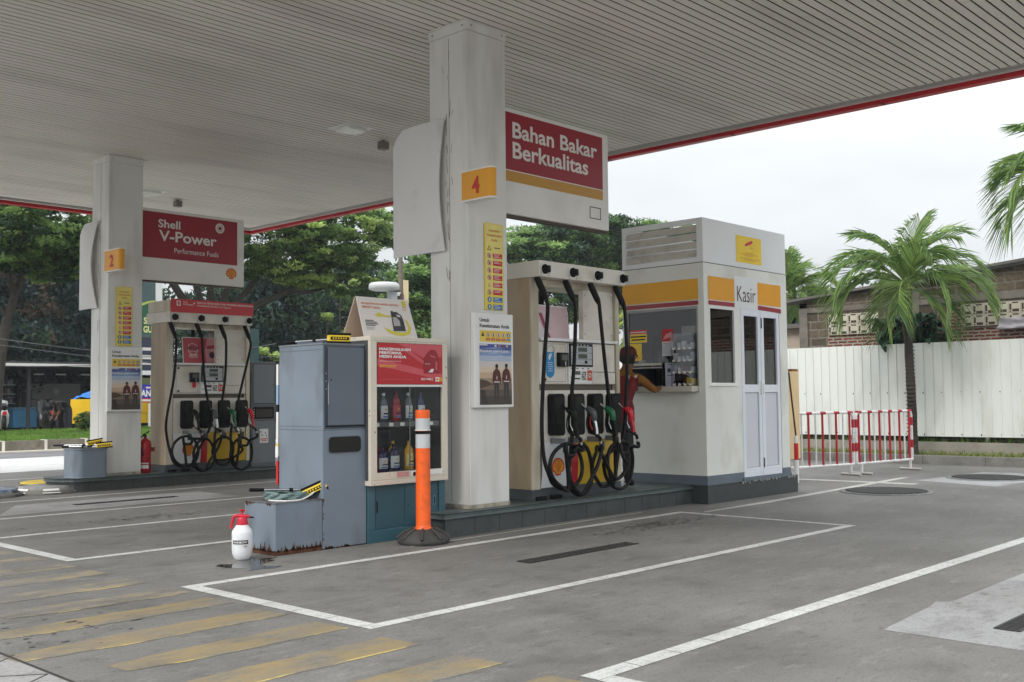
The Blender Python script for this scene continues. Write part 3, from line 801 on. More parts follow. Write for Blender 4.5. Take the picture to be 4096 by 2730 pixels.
        nn = MB(); nn.tube([q(.235, .80), q(.24, .775)], .022, BLACKM, 10); nn.tube([q(.24, .785), q(.245, .765, .03), q(.245, .735, .04)], .016, BLACKM if k != 2 else CHROME, 8); nn.tube([q(.245, .735, .04), q(.245, .705, .045)], .012, CHROME, 8); nn.build('swivel', nb)
        # clamp that holds the coil
        cl = MB().front(Y(6.575)); cxm = (7.535, 7.79, 8.08, 8.37)[k]
        cl.slab(X(cxm-.015), X(cxm+.015), Z(.72), Z(.77), .0, .16, mat('clamp_grey', (120, 124, 128), .4, .3)); cl.slab(X(cxm-.028), X(cxm+.028), Z(.64), Z(.73), .16, .185, mat('clamp_rubber', (52, 56, 60), .5)); cl.build('hose_clamp', t_, bevel=.003)
        # hose sleeve and hose
        sl_ = MB(); kx = KX[k]
        dirx = (-.055, .02, .03, .03)[k] if kind == 4 else (-.02, .025, .0, -.02)[k]
        s0 = Vector((X(kx-.035), Y(6.52), Z(2.28))); s1 = Vector((X(kx+.01), Y(6.44), Z(2.07)))
        sl_.tube([s0, s0.lerp(s1, .25), s0.lerp(s1, .8), s1], [.028, .032, .030, .02], BLACK, 10); sl_.build('hose_sleeve', t_)
        if kind == 4:
            rc = ((7.525, .515, .245, .215), (7.735, .475, .18, .245), (8.10, .505, .20, .225), (8.345, .485, .225, .24))[k]
            mid = (((7.27, 1.5), (7.225, .95), (7.245, .62)), ((7.70, 1.5), (7.655, 1.15), (7.66, .85)), ((8.17, 1.5), (8.25, 1.0), (8.30, .75)), ((8.53, 1.5), (8.50, 1.1), (8.44, .75)))[k]
        else:
            rc = ((7.46, .49, .21, .215), (7.75, .43, .17, .23), (8.06, .47, .165, .205), (8.36, .42, .18, .235))[k]
            mid = (((7.30, 1.5), (7.195, .95), (7.2, .7)), ((7.77, 1.5), (7.84, 1.1), (7.88, .85)), ((8.10, 1.5), (8.02, 1.0), (7.95, .75)), ((8.40, 1.5), (8.27, 1.0), (8.20, .75)))[k]
        cxr, czr, rx, rz = rc; yy = Y(6.40)
        pts = [s1, Vector((X(kx+.012), Y(6.43), Z(1.95)))] + [Vector((X(mx_), yy+.02, Z(mz))) for mx_, mz in mid]
        a0 = 200 if k in (0, 1) else (150 if k == 2 else 160)
        if k == 2 and kind == 4: a0 = 20
        total = 430 if a0 != 20 else 250
        sgn = 1 if a0 != 20 else -1
        rr_ = random.Random(k+kind)
        steps = 14
        for i in range(steps+1):
            an = R(a0 + sgn*total*i/steps)
            e = 1 - .06*(i/steps)
            pts.append(Vector((X(cxr + rx*e*math.cos(an)), yy - .018*i/steps*1.6 + .012*math.sin(i*1.3), Z(czr + rz*e*math.sin(an)))))
        end = Vector(q(.245, .705, .045))
        last = pts[-1]
        if k in (0, 3): # small extra loop near the clamp
            for an in (150, 230, 300, 10): pts.append(Vector((X(cxr+.02+.085*math.cos(R(an))), yy-.05, Z(czr+rz*.72+.06*math.sin(R(an))))))
        elif k == 2: pts += [Vector((X(cxr+.10), yy-.06, Z(.36))), Vector((X(cxr+.26), yy-.09, Z(.47))), Vector((X(cxr+.2), yy-.09, Z(.56)))]
        else: pts += [Vector((X(cxr+.05), yy-.06, Z(.33))), Vector((X(cxr+.17), yy-.08, Z(.50)))]
        pts += [end + Vector((.01, 0, -.05)), end]
        h = MB(); h.tube(spline(pts, 5), .0185, BLACK, 8); h.build('hose', t_)
    # the hoses of the far side, seen through the opening
    for k, kx in enumerate((7.55, 7.93, 8.3)):
        if k == 2: continue
        h = MB(); h.tube([(X(kx), Y(7.02), Z(2.28)), (X(kx+.01), Y(7.05), Z(2.08)), (X(kx-.0), Y(7.06), Z(2.0))], [.03, .03, .018], BLACK, 8)
        h.tube([(X(kx), Y(7.06), Z(2.0)), (X(kx+.02), Y(7.07), Z(1.74))], .015, BLACK, 8); h.build('hose', t_)
    a = MB(); bx(a, 8.50, 8.544, 6.90, 6.94, 1.722, 2.2195, CREAM); a.build('rear_frame', t_)
    return t_
dispenser(0, 0, 0, 'near fuel dispenser standing between column 4 and the cashier booth', 4)
d2 = dispenser(.09, 6.93, -.02, 'far fuel dispenser with a red banner on its header, beside column 2', 2)
# red banner over the header of the far dispenser
a = MB().front(13.375)
a.slab(7.35, 8.665, 2.40, 2.585, .0, .012, mat('banner_red', (196, 40, 48), .35, var=.08, scale=5)); 
a.rect(7.43, 7.49, 2.49, 2.56, .014, LT); a.rect(7.445, 7.475, 2.50, 2.55, .015, mat('banner_red', (0,0,0)))
a.text('Shell', 7.53, 2.535, .06, .022, .014, LT); a.text('V-Power', 7.53, 2.50, .16, .028, .014, LT, .01)
a.disc(7.70, 2.535, .012, .014, LT, 10)
a.text('UNTUK PERFORMA DAN EFISIENSI BERKENDARA', 7.745, 2.532, .92, .026, .014, LT, .02)
a.text('STANDAR EURO 5 (10ppm)', 7.745, 2.487, .54, .028, .014, LT, .02)
o = a.build('banner', None, (8.0, 13.38, 2.40), label='red banner strip with white writing on top of the far dispenser', cat='banner')
a = MB(); a.box(7.345, 8.66, 13.39, 14.0, 2.415, 2.57, CREAM); a.build('header_topper', d2)
# cards standing in the openings
def card(x0, x1, y, z0, z1, lean, label, art):
    t_ = thing('advert_card', ((x0+x1)/2, y, z0), label, 'card', 'advert cards standing in the dispenser openings')
    N = Vector((0, -1, 0)); V = Vector((0, lean, 1)).normalized()
    a = MB().frame((0, y, z0), (1, 0, 0), V, N); h = (z1-z0)
    a.slab(x0, x1, 0, h, -.006, 0, PURE); a.build('sheet', t_)
    a = MB().frame((0, y, z0), (1, 0, 0), V, N); art(a, x0, x1, h); a.build('print', t_)
def art2(a, x0, x1, h):
    w = x1-x0; cr_ = mat('card_red', (198, 70, 84), .4, var=.1, scale=8); pk = mat('card_pink', (226, 160, 170), .4, var=.1, scale=8)
    a.rect(x0+.01, x1-.01, .01, h-.01, .002, pk); a.rect(x0+.01, x0+w*.55, .01, h-.01, .003, cr_)
    a.poly([(x0+w*.55,h-.01),(x0+w*.68,h-.01),(x0+w*.60,h*.5),(x0+w*.62,.01),(x0+w*.55,.01)], .0035, cr_)
    ring(a, x0+w*.27, h*.56, .075, .083, .0042, LT, 20)
    a.text('HELIX', x0+w*.12, h*.53, w*.34, .05, .005, flat((96,48,56)), .03); a.text('POWER', x0+w*.16, h*.44, w*.26, .022, .005, LT, .01)
    for k in range(3): a.rect(x0+w*.16, x0+w*.40, h*(.34-.05*k), h*(.36-.05*k), .005, LT)
    a.poly([(x0+w*.66,h*.68),(x0+w*.90,h*.74),(x0+w*.93,h*.62),(x0+w*.66,h*.56)], .0042, cr_)
    a.disc(x0+w*.79, h*.34, .048, .0045, flat((70,58,66)), 14); a.poly([(x0+w*.86,h*.45),(x0+w*.95,h*.55),(x0+w*.9,h*.3)], .0045, flat((120,96,104)))
    a.rect(x0+w*.62, x0+w*.92, h*.52, h*.55, .0046, LT)
card(7.74, 8.33, 13.72, 1.70, 2.085, .12, 'red and pink advert card in the opening of the far dispenser', art2)
def art4(a, x0, x1, h):
    w = x1-x0
    a.rect(x0+.01, x1-.01, .01, h-.01, .002, mat('card_pale', (214, 186, 190), .4, var=.1, scale=8))
    a.poly([(x0+.01,h*.72),(x0+w*.3,.01),(x0+.01,.01)], .003, flat((222, 216, 218)))
    a.poly([(x0+w*.10,h*.76),(x0+w*.2,h*.76),(x0+w*.32,h*.3),(x0+w*.42,.01),(x0+w*.33,.01),(x0+w*.2,h*.42)], .0036, flat((150, 60, 76)))
card(7.53, 8.02, 6.74, 1.722, 2.06, .10, 'pale faded advert card in the opening of the near dispenser', art4)

# ---------------------------------------------------------------- safety strips and posters on the columns
def safety_strip(x0, x1, yf, z0, z1, label):
    t_ = thing('safety_strip', ((x0+x1)/2, yf, z0), label, 'safety sign', 'tall yellow safety strips on the columns')
    a = MB().front(yf); a.slab(x0, x1, z0, z1, -.012, 0, mat('strip_yellow', (226, 204, 72), .4, var=.06, scale=3)); a.rect(x0+.008, x1-.008, z0+.19*(z1-z0), z1-.006, .0008, mat('strip_pale_yellow', (232, 216, 120), .4, var=.08, scale=4)); a.build('plate', t_)
    a = MB().front(yf); w = x1-x0; H = z1-z0; c = (x0+x1)/2
    RD = flat((196, 34, 44)); BL = flat((16, 110, 170)); DK = flat((40, 38, 36)); OR = flat((190, 110, 60))
    for i, s_ in enumerate(('Utamakan', 'Keselamatan', 'Anda')): a.text(s_, c-w*(.30,.38,.16)[i], z1-.075-.042*i, w*(.6,.76,.32)[i], .024, .003, OR, .01)
    a.build('title', t_); a = MB().front(yf)
    for i in range(9):
        v = z1-.225-i*.0655; u = x0+w*.22
        if i == 0:
            a.poly([(u-.026,v-.018),(u+.026,v-.018),(u,v+.028)], .003, DK); a.poly([(u-.017,v-.013),(u+.017,v-.013),(u,v+.019)], .0036, YELB)
            a.rect(x0+w*.5, x0+w*.82, v+.002, v+.012, .003, flat((120,112,60)))
        elif i in (5,):
            a.poly([(u-.022,v-.018),(u+.022,v-.018),(u,v+.02)], .003, flat((190,150,120))); a.poly([(u-.013,v-.012),(u+.013,v-.012),(u,v+.01)], .0036, YELB)
        elif i < 7:
            a.disc(u, v, .024, .003, RD, 16); a.disc(u, v, .019, .0036, LT, 16)
            a.poly([(u-.011,v-.012),(u+.009,v-.012),(u+.012,v+.006),(u-.004,v+.012)], .0042, DK); a.poly([(u-.017,v+.012),(u-.012,v+.016),(u+.017,v-.012),(u+.012,v-.016)], .0048, RD)
        else:
            a.disc(u, v, .025, .003, BL, 16); a.rect(u-.006, u+.006, v-.014, v+.014, .0036, LT)
        if i: 
            m_ = RD if i < 7 else BL
            a.rect(x0+w*.42, x0+w*.92, v-.022, v+.022, .003, m_)
            for k in range(2 if i in (2, 6) else 3): a.rect(x0+w*.47, x0+w*(.86-.07*((i+k) % 3)), v+.011-k*.012, v+.015-k*.012, .0036, LT)
    a.build('pictograms', t_)
safety_strip(6.60, 6.835, 6.515, 1.94, 2.715, 'tall yellow safety strip with red and blue tiles on the near column')
safety_strip(6.745-.08, 6.98-.085, 13.585, 1.92, 2.72, 'tall yellow safety strip with red and blue tiles on the far column')
def poster(x0, x1, yf, z0, z1, label):
    t_ = thing('framed_poster', ((x0+x1)/2, yf+.03, z0), label, 'poster', 'framed safety posters on the columns')
    a = MB().front(yf); a.slab(x0, x1, z0, z1, -.05, 0, PURE); a.build('frame', t_, bevel=.008)
    a = MB().front(yf); w = x1-x0; H = z1-z0
    U = lambda t: x0+w*t
    V = lambda t: z0+H*t
    DK = flat((34, 34, 36)); 
    a.text('Untuk', U(.13), V(.905), w*.25, .034, .002, DK, .02); a.text('Keselamatan Anda', U(.13), V(.845), w*.76, .034, .002, DK, .02)
    a.build('title', t_)
    a = MB().front(yf); a.rrect(U(.13), U(.94), V(.695), V(.815), .01, .002, mat('band_yellow', (226, 196, 72), .4, var=.05))
    for k in range(6):
        u = U(.205+.132*k); v = V(.77); m_ = flat((16,110,170)) if k == 5 else flat((186, 38, 30))
        if k == 0: a.poly([(u-.02,v-.014),(u+.02,v-.014),(u,v+.024)], .003, DK)
        else:
            a.disc(u, v, .021, .003, m_, 14)
            if k != 5: a.disc(u, v, .017, .0036, LT, 14)
            a.poly([(u-.008,v-.011),(u+.008,v-.011),(u+.004,v+.012),(u-.004,v+.012)], .0042, DK if k != 5 else LT)
            a.rect(u-.026, u+.026, v-.05, v-.030, .003, m_); a.rect(u-.017, u+.017, v-.042, v-.038, .0036, LT)
    a.build('icon_band', t_)
    a = MB().front(yf)
    bands = [(.03,.12,(74,66,60)),(.12,.19,(96,84,74)),(.19,.25,(126,108,92)),(.25,.31,(158,138,118)),(.31,.37,(196,170,142)),(.37,.43,(214,196,172)),(.43,.49,(206,200,196)),(.49,.55,(172,186,206)),(.55,.61,(120,146,192)),(.61,.672,(70,84,150))]
    for b0, b1_, c_ in bands: a.rect(U(.12), U(.945), V(b0), V(b1_), .002, flat(c_))
    for k in range(7): a.poly([(U(.12),V(.5+.02*k)),(U(.5+.06*(k%3)),V(.515+.02*k)),(U(.8),V(.51+.021*k)),(U(.5),V(.507+.02*k))], .0026, flat((186, 200, 222)))
    a.poly([(U(.12),V(.30)),(U(.3),V(.285)),(U(.46),V(.245)),(U(.12),V(.20))], .003, flat((84,66,52)))
    a.poly([(U(.12),V(.19)),(U(.24),V(.19)),(U(.33),V(.03)),(U(.2),V(.03))], .003, flat((58,52,50)))
    a.text('Rasakan yang Lebih', U(.13), V(.575), w*.74, .03, .0032, LT, .02)
    a.rect(U(.12), U(.32), V(.655), V(.668), .0032, LT)
    for k, c_ in enumerate(((220,220,225),(190,120,90),(150,60,50),(210,190,120))): a.rect(U(.5+.1*k), U(.55+.1*k), V(.645), V(.665), .0032, flat(c_))
    a.build('picture', t_)
    for k, cu in enumerate((.55, .80)):
        a = MB().front(yf); s_ = .25*w; v0 = V(.075) + k*.006; hh = H*.37
        b = lambda u, v: (U(cu)+u*w*.115, v0+v*hh)
        JK = flat((88, 46, 46)) ; TRS = flat((62, 56, 58)); SK = flat((110, 78, 64))
        a.poly([b(-.45,.0),b(-.2,-.0),b(-.05,.42),b(.2,.06),b(.45,.04),b(.55,.55),b(-.62,.55)], .0036, TRS)
        a.poly([b(-.62,.52),b(.58,.52),b(.72,.83),b(.3,.90),b(-.3,.90),b(-.78,.82)], .0042, JK)
        a.poly([b(-.78,.84),b(-.98,.60),b(-.85,.44),b(-.68,.46),b(-.6,.7)], .0042, JK); a.poly([b(.72,.84),b(.98,.60),b(.92,.44),b(.72,.46),b(.6,.7)], .0042, JK)
        a.rect(b(-.6,.52)[0], b(.58,.52)[0], b(0,.515)[1], b(0,.545)[1], .0048, LT)
        a.poly([b(-.1,.6),b(.12,.6),b(.1,.7),b(-.08,.7)], .0048, flat((210,180,176)))
        a.disc(*b(0,.965), .018, .0042, SK, 12, ry=.026); a.disc(*b(0,.995), .019, .0048, flat((30,24,24)), 12, ry=.014)
        a.build('printed_figure', t_)
poster(6.425, 6.918, 6.48, 1.072, 1.905, 'framed poster of two walking figures on the near column')
poster(6.535, 7.03, 13.55, 1.03, 1.90, 'framed poster of two walking figures on the far column')

# ---------------------------------------------------------------- grey cabinets at the end of the near island
t_ = thing('low_cabinet', (4.74, 6.88, 0), 'low blue grey steel box with rusty edges at the island end', 'cabinet')
a = MB(); a.box(4.52, 4.945, 6.67, 7.08, .035, .385, BLUEG); a.build('body', t_, bevel=.004)
a = MB(); a.box(4.515, 4.946, 6.665, 7.085, .3851, .393, mat('rusty_top', (110, 112, 114), .7, var=.2, dirt=(70,44,28), damt=.95, dscale=9, dlo=.45, dhi=.6)); a.build('top', t_)
a = MB(); a.box(4.524, 4.943, 6.676, 7.076, .002, .0349, RUST)
r_ = random.Random(2)
for k in range(46):
    x = r_.uniform(4.52, 4.93); h = abs(r_.gauss(0, .022)); a.poly if 0 else None
    a.front(6.669); a.poly([(x,.03),(x+r_.uniform(.01,.035),.03),(x+.012,.035+h)], .0012, RUST)
for k in range(26):
    y = r_.uniform(6.68, 7.06); a.left(4.519); h = abs(r_.gauss(0, .025)); a.poly([(-y,.03),(-y+.03,.03),(-y+.012,.035+h)], .0012, RUST)
    if k < 14: a.poly([(-y-.02,.386),(-y+.02,.386),(-y+.004,.386-abs(r_.gauss(0,.028)))], .0013, RUST)
a.build('rusted_foot', t_)
t_ = thing('tall_cabinet', (5.165, 6.96, 0), 'tall blue grey steel waste cabinet with a door and open slot', 'cabinet')
a = MB(); a.box(4.95, 5.378, 6.67, 7.255, .006, 1.585, BLUEG); a.build('body', t_, bevel=.005)
a = MB(); a.box(4.946, 5.382, 6.666, 7.259, 1.5851, 1.60, mat('grey_top', (122,128,132), .6, var=.2)); a.box(5.381, 5.44, 6.75, 7.2, .2, 1.645, BLUEGD); a.box(5.12, 5.37, 6.9, 7.25, 1.6005, 1.64, BLUEGD); a.build('top', t_, bevel=.003)
a = MB().front(6.67); a.rect(4.965, 5.365, .928, 1.58, .0015, flat((74, 82, 92), .5)); a.slab(4.985, 5.35, .955, 1.568, .002, .014, BLUEGD)
a.build('door', t_, bevel=.003)
a = MB().front(6.67); a.rect(4.979, 4.986, .95, 1.56, .016, BLACKM); a.rect(4.975, 5.35, .944, .951, .015, BLACKM)
for v in (1.30, 1.24, 1.36): a.disc(4.972, v, .006, .017, STEEL, 8)
a.poly([(4.990,1.12),(4.997,1.12),(4.994,1.30),(4.989,1.27)], .016, mat('bare_scratch', (190,190,184), .5)); a.disc(5.02, 1.31, .007, .016, BLACKM, 8)
a.build('latch_and_scratches', t_)
a = MB().front(6.67); a.rect(4.952, 5.376, .918, .9215, .0012, flat((60, 66, 74))); a.left(4.95); a.rect(-7.25, -6.675, .918, .922, .0012, flat((84, 92, 100))); a.rect(-7.25, -6.675, .945, .948, .0012, flat((84, 92, 100))); a.rect(-7.25, -6.675, 1.545, 1.549, .0012, flat((84, 92, 100)))
a.build('seam', t_)
a = MB().front(6.67); a.rrect(4.998, 5.325, .735, .87, .035, .006, BLUEGD, .0005); a.rrect(5.004, 5.319, .741, .864, .032, .0066, mat('dark_bin_inside', (22, 22, 18), .8)); a.build('waste_slot', t_)
a = MB(); rr_ = random.Random(4)
for k in range(18):
    a.front(6.669); x = rr_.uniform(4.95, 5.2); a.poly([(x,.004),(x+.03,.004),(x+.01,.012+abs(rr_.gauss(0,.012)))], .0012, RUST)
for k in range(7):
    z = rr_.uniform(.05,.4); a.front(6.669); a.poly([(4.951,z),(4.953+rr_.uniform(.004,.014),z+.012),(4.951,z+.03)], .0012, RUST)
a.build('rust_patches', t_)
def squeegee(p0, p1, zrot, head_c, label, handle_c=None, group='window squeegees left on the cabinets'):
    t_ = thing('squeegee', tuple(p0), label, 'squeegee', group)
    p0 = Vector(p0); p1 = Vector(p1); d = (p1-p0)
    a = MB(); a.tube([p0.lerp(p1, .22), p1], .009, CHROME, 8); a.build('pole', t_)
    a = MB(); a.tube([p0, p0.lerp(p1, .02), p0.lerp(p1, .24)], [.012, .014, .013], handle_c or BLACKM, 8); a.tube([p0.lerp(p1, .66), p0.lerp(p1, .72)], .014, BLACKM, 8); a.build('grip', t_)
    dn = d.normalized(); c = Vector(head_c); ax = Vector((math.cos(zrot[0])*math.cos(zrot[1]), math.sin(zrot[0])*math.cos(zrot[1]), math.sin(zrot[1])))
    N = ax.cross(Vector((0,0,1))).normalized(); V = N.cross(ax)
    if N.y > 0: N = -N; 
    V = Vector((0,0,1)) - ax*ax.z; V.normalize()
    N = ax.cross(V); N = N if N.dot(Vector((-.6,-.7,0))) > 0 else -N
    a = MB().frame(c, ax, V, N); a.slab(-.095, .095, -.028, .022, -.02, .02, YELB); a.build('head', t_, bevel=.006)
    a = MB().frame(c, ax, V, N); a.slab(-.10, .10, .0221, .04, -.012, .016, BLACKM); a.slab(-.10, .10, -.045, -.0281, -.018, .014, BLACKM)
    a.rect(-.08, .08, -.016, .008, .0212, BLACKM)
    for k in range(6): a.rect(-.062+.022*k, -.05+.022*k, -.008, .003, .0222, YELB)
    a.build('blade', t_)
squeegee((4.50, 6.99, .475), (5.0-.06, 6.83, .455), (R(-40), R(24)), (4.925, 6.74, .47), 'squeegee with yellow head resting on the coiled hose of the low cabinet')
squeegee((4.97, 7.2, 1.625), (5.10, 6.80, 1.635), (R(-12), R(0)), (5.145, 6.72, 1.645), 'squeegee with yellow head lying on top of the tall cabinet')
# coiled hose on the low box
a = MB(); HG = mat('grey_green_hose', (104, 126, 124), .45, var=.1, scale=12); pts = []
for i in range(150):
    t = i/149; an = t*2*math.pi*4.6; q = .155 + .012*math.sin(i*1.7) - .01*t
    pts.append((4.75+q*math.cos(an)*1.05, 6.865+q*math.sin(an), .402+.048*t + .003*math.sin(i)))
a.tube(pts, .0105, HG, 7); a.build('coiled_hose', None, (4.75, 6.87, .393), label='grey green water hose coiled on the low rusty cabinet', cat='hose')
a = MB(); a.tube(spline([(4.60+.0, 6.9, .40), (4.575, 6.80, .40), (4.64, 6.705, .398), (4.76, 6.685, .40), (4.88, 6.72, .43), (4.93, 6.735, .46)], 6), .006, PURE, 6); a.build('thin_tube', None, (4.6, 6.8, .393), label='thin white tube curling round the front of the coiled hose', cat='tube')

# green base cupboard and oil display case
t_ = thing('base_cupboard', (5.81, 6.86, 0), 'teal steel cupboard with sliding doors under the oil case', 'cupboard')
a = MB(); a.box(5.385, 6.232, 6.672, 7.08, .0, .462, TEAL); a.build('body', t_, bevel=.004)
a = MB().front(6.672); a.slab(5.385, 6.232, .0, .10, .0005, .012, TEAL); a.slab(5.385, 5.46, .101, .462, .0005, .012, TEAL); a.slab(6.16, 6.232, .101, .462, .0005, .012, TEAL); a.build('front_frame', t_, bevel=.003)
for q in ((5.47, 5.80, .004), (5.78, 6.14, .009)):
    a = MB().front(6.672); a.slab(q[0], q[1], .106, .458, .001, q[2], mat('teal_door', (50, 88, 100), .4, var=.1)); a.build('sliding_door', t_, bevel=.002)
a = MB().front(6.663); a.rect(5.475, 5.488, .24, .33, .0045, BLACKM); a.rect(6.095, 6.125, .255, .335, .0015, mat('teal_light', (96,130,140), .4)); a.rect(6.103, 6.117, .265, .325, .0028, BLACKM); a.disc(5.82, .275, .006, .0015, BLACKM, 8); a.build('finger_pull', t_)
t_ = thing('oil_display_case', (5.79, 6.8, .463), 'cream glass fronted display case stocked with oil bottles', 'display case')
CW = mat('chipped_cream', (216, 208, 192), .45, var=.06, scale=3, dirt=(70, 50, 40), damt=.9, dscale=22, dlo=.66, dhi=.7)
a = MB(); x0, x1, y0, y1, z0, z1 = 5.365, 6.215, 6.60, 7.02, .463, 1.665
a.box(x0, x1, y0, y1, z1-.035, z1, CW); a.box(x0, x1, y0, y1, z0, z0+.04, CW); a.box(x0, x0+.07, y0, y0+.03, z0+.0401, z1-.0351, CW); a.box(x1-.06, x1, y0, y0+.03, z0+.0401, z1-.0351, CW)
a.box(x0+.0701, x1-.0601, y0, y0+.03, z0+.0401, z0+.10, CW); a.box(x0+.0701, x1-.0601, y0+.002, y0+.03, 1.255, 1.275, PURE); a.box(x0+.0701, x1-.0601, y0+.002, y0+.03, 1.615, 1.6299, CW)
a.build('frame', t_, bevel=.004)
a = MB(); DKI = mat('case_inside', (70, 74, 76), .6, var=.1)
a.box(x0+.002, x1-.002, y1-.02, y1-.001, z0+.041, z1-.036, DKI); a.box(x1-.02, x1-.001, y0+.031, y1-.021, z0+.041, z1-.036, DKI); a.box(x0+.001, x0+.012, y0+.031, y1-.021, z0+.041, z1-.036, DKI); a.build('casing', t_)
SHZ = .968
a = MB(); a.box(x0+.013, x1-.021, y0+.05, y1-.021, SHZ-.02, SHZ, flat((92, 94, 96), .4)); a.front(y0+.05); a.rect(x0+.07, x1-.06, SHZ-.04, SHZ, .002, flat((100,100,100)))
for u in (5.45, 5.60, 5.72, 5.90, 6.04): a.rect(u, u+.045, SHZ-.034, SHZ-.006, .0035, PURE)
a.build('shelf', t_)
a = MB().front(y0+.02); a.rect(x0+.07, x1-.06, z0+.10, 1.255, 0, glass('case_glass', (.86, .9, .9), .35, .02, .03)); a.build('glass_pane', t_)
a = MB().front(y0+.012); a.rect(5.785, 5.80, z0+.10, 1.255, 0, mat('clear_edge', (96,104,104), .2)); a.rect(5.79, 6.15, z0+.06, z0+.10, .0135, PURE); a.rect(5.64, 5.77, z0+.055, z0+.098, .0135, mat('torn_pink', (206,150,146), .6)); a.disc(5.83, z0+.072, .018, .015, BLACKM, 12); a.build('door_edge', t_)
a = MB().front(y0-.0); U0, U1, V0, V1 = x0+.073, x1-.063, 1.277, 1.613
PR = mat('poster_red', (186, 24, 36), .35, var=.08, scale=5)
a.rect(U0, U1, V0, V1, .002, PR)
w = U1-U0; h = V1-V0
def pu(t): return U0+w*t
def pv(t): return V0+h*t
PKD = mat('poster_pink', (206, 84, 92), .35, var=.08, scale=6)
for q in ([(0,.45),(.95,.12),(1,.16),(1,.26),(0,.62)], [(.40,.82),(.72,.48),(.72,.56),(.44,.9)], [(.3,1),(1,1),(1,.7),(.75,.62)]): a.poly([(pu(u),pv(v)) for u, v in q], .0028, PKD)
for i, (s_, wd_) in enumerate((('MAKSIMALKAN', .47), ('PERFORMA', .335), ('MESIN ANDA', .405))): a.text(s_, pu(.025), pv(.815-.09*i), w*wd_, .024, .004, PURE, .04)
a.text('DENGAN OLI HELIX POWER', pu(.03), pv(.545), w*.32, .009, .004, LT); a.rrect(pu(.03), pu(.27), pv(.41), pv(.465), .004, .004, mat('button_orange', (236, 160, 70), .4)); a.text('PROGRAM DI SINI', pu(.05), pv(.425), w*.2, .008, .005, flat((130,60,20)), .02)
a.text('GO WELL', pu(.655), pv(.105), w*.195, .018, .004, PURE, .03); a.rect(pu(.885), pu(.945), pv(.07), pv(.18), .004, PURE); a.rect(pu(.945), pu(1), pv(.07), pv(.18), .004, YEL); scallop(a, pu(.915), pv(.125), .012, .0045, ribs=False)
a.rect(pu(.03), pu(.53), pv(.11), pv(.12), .004, PKD)
BT = mat('bottle_print', (150, 14, 34), .3, var=.1, scale=20)
a.poly([(pu(.70),pv(.27)),(pu(.945),pv(.27)),(pu(.945),pv(.66)),(pu(.90),pv(.85)),(pu(.82),pv(.88)),(pu(.76),pv(.80)),(pu(.70),pv(.66))], .0042, BT); a.poly([(pu(.80),pv(.74)),(pu(.88),pv(.70)),(pu(.89),pv(.66)),(pu(.80),pv(.70))], .005, PKD)
a.poly([(pu(.885),pv(.36)),(pu(.915),pv(.36)),(pu(.915),pv(.56)),(pu(.885),pv(.60))], .005, PKD); a.poly([(pu(.77),pv(.30)),(pu(.84),pv(.30)),(pu(.86),pv(.39)),(pu(.82),pv(.39))], .005, PURE)
a.text('POWER', pu(.72), pv(.5), w*.08, .008, .005, LT)
a.build('advert', t_)
def bottle(x, y, z, body, cap, lab, label, h=.24, w=.085):
    t_ = thing('oil_bottle', (x, y, z), label, 'oil bottle', 'oil bottles in the display case')
    a = MB(); n = 20
    prof = [(.9,0),(1,.01),(1,.60),(.92,.70),(.62,.80),(.34,.86),(.3,.9)]
    a.lathe([(w/2*r__, h*v) for r__, v in prof], (x, y, z), body, n, sx=1, sy=.62); a.build('body', t_)
    a = MB(); a.lathe([(w*.17, h*.9), (w*.17, h*.99), (w*.15, h)], (x, y, z), cap, 12); a.build('cap', t_)
    a = MB(); vs_ = []
    for v in (.12, .56):
        for k in range(9):
            an = R(-150+120*k/8); vs_.append((x+w/2*1.02*math.cos(an)*1.0, y+w/2*.64*math.sin(an), z+h*v))
    a.add(vs_, [(k, k+1, 10+k, 9+k) for k in range(8)], lab)
    a.front(y-w/2*.66); a.rect(x-.006, x+.012, z+h*.40, z+h*.46, .002, YEL); a.rect(x-w*.25, x+w*.3, z+h*.26, z+h*.31, .002, flat((50,60,70))); a.rect(x-w*.3, x+w*.25, z+h*.15, z+h*.2, .002, flat((70,110,170)))
    a.build('label', t_)
LB = flat((206, 210, 212), .4); GB = mat('bottle_grey', (92, 98, 106), .25, var=.05); BB = mat('bottle_blue', (28, 48, 92), .25, var=.05); RB = mat('bottle_red', (140, 20, 32), .25, var=.05); YB = mat('bottle_yellow', (226, 168, 20), .25, var=.05)
bottle(5.475, 6.74, SHZ, GB, BLACKM, LB, 'grey oil bottle at the left end of the upper shelf')
bottle(5.60, 6.72, SHZ, GB, PURE, LB, 'grey oil bottle with blue label left of the red one')
bottle(5.735, 6.72, SHZ, RB, RB, flat((176, 60, 70)), 'red oil bottle on the upper shelf', .25, .09)
bottle(5.87, 6.72, SHZ, GB, PURE, LB, 'grey oil bottle right of the red one')
bottle(6.01, 6.72, SHZ, BB, BB, LB, 'dark blue oil bottle at the right end of the upper shelf')
zz = z0+.0405
bottle(5.465, 6.72, zz+.06, BB, BB, LB, 'navy oil bottle at the left end of the lower shelf', .20, .105)
bottle(5.585, 6.72, zz+.06, BB, BB, LB, 'navy oil bottle in the middle of the blue ones below', .20, .105)
bottle(5.71, 6.72, zz+.06, mat('bottle_indigo', (44, 36, 84), .25), BLACKM, LB, 'indigo oil bottle beside the yellow ones below', .22, .105)
bottle(5.80, 6.84, zz+.06, YB, YB, flat((226,200,120)), 'yellow oil bottle behind the orange post, left of it', .24, .09)
bottle(5.89, 6.74, zz+.06, YB, YB, flat((226,200,120)), 'yellow oil bottle hidden partly by the orange post', .24, .09)
bottle(6.03, 6.74, zz+.06, YB, YB, flat((226,200,120)), 'yellow oil bottle at the right end of the lower shelf', .25, .09)
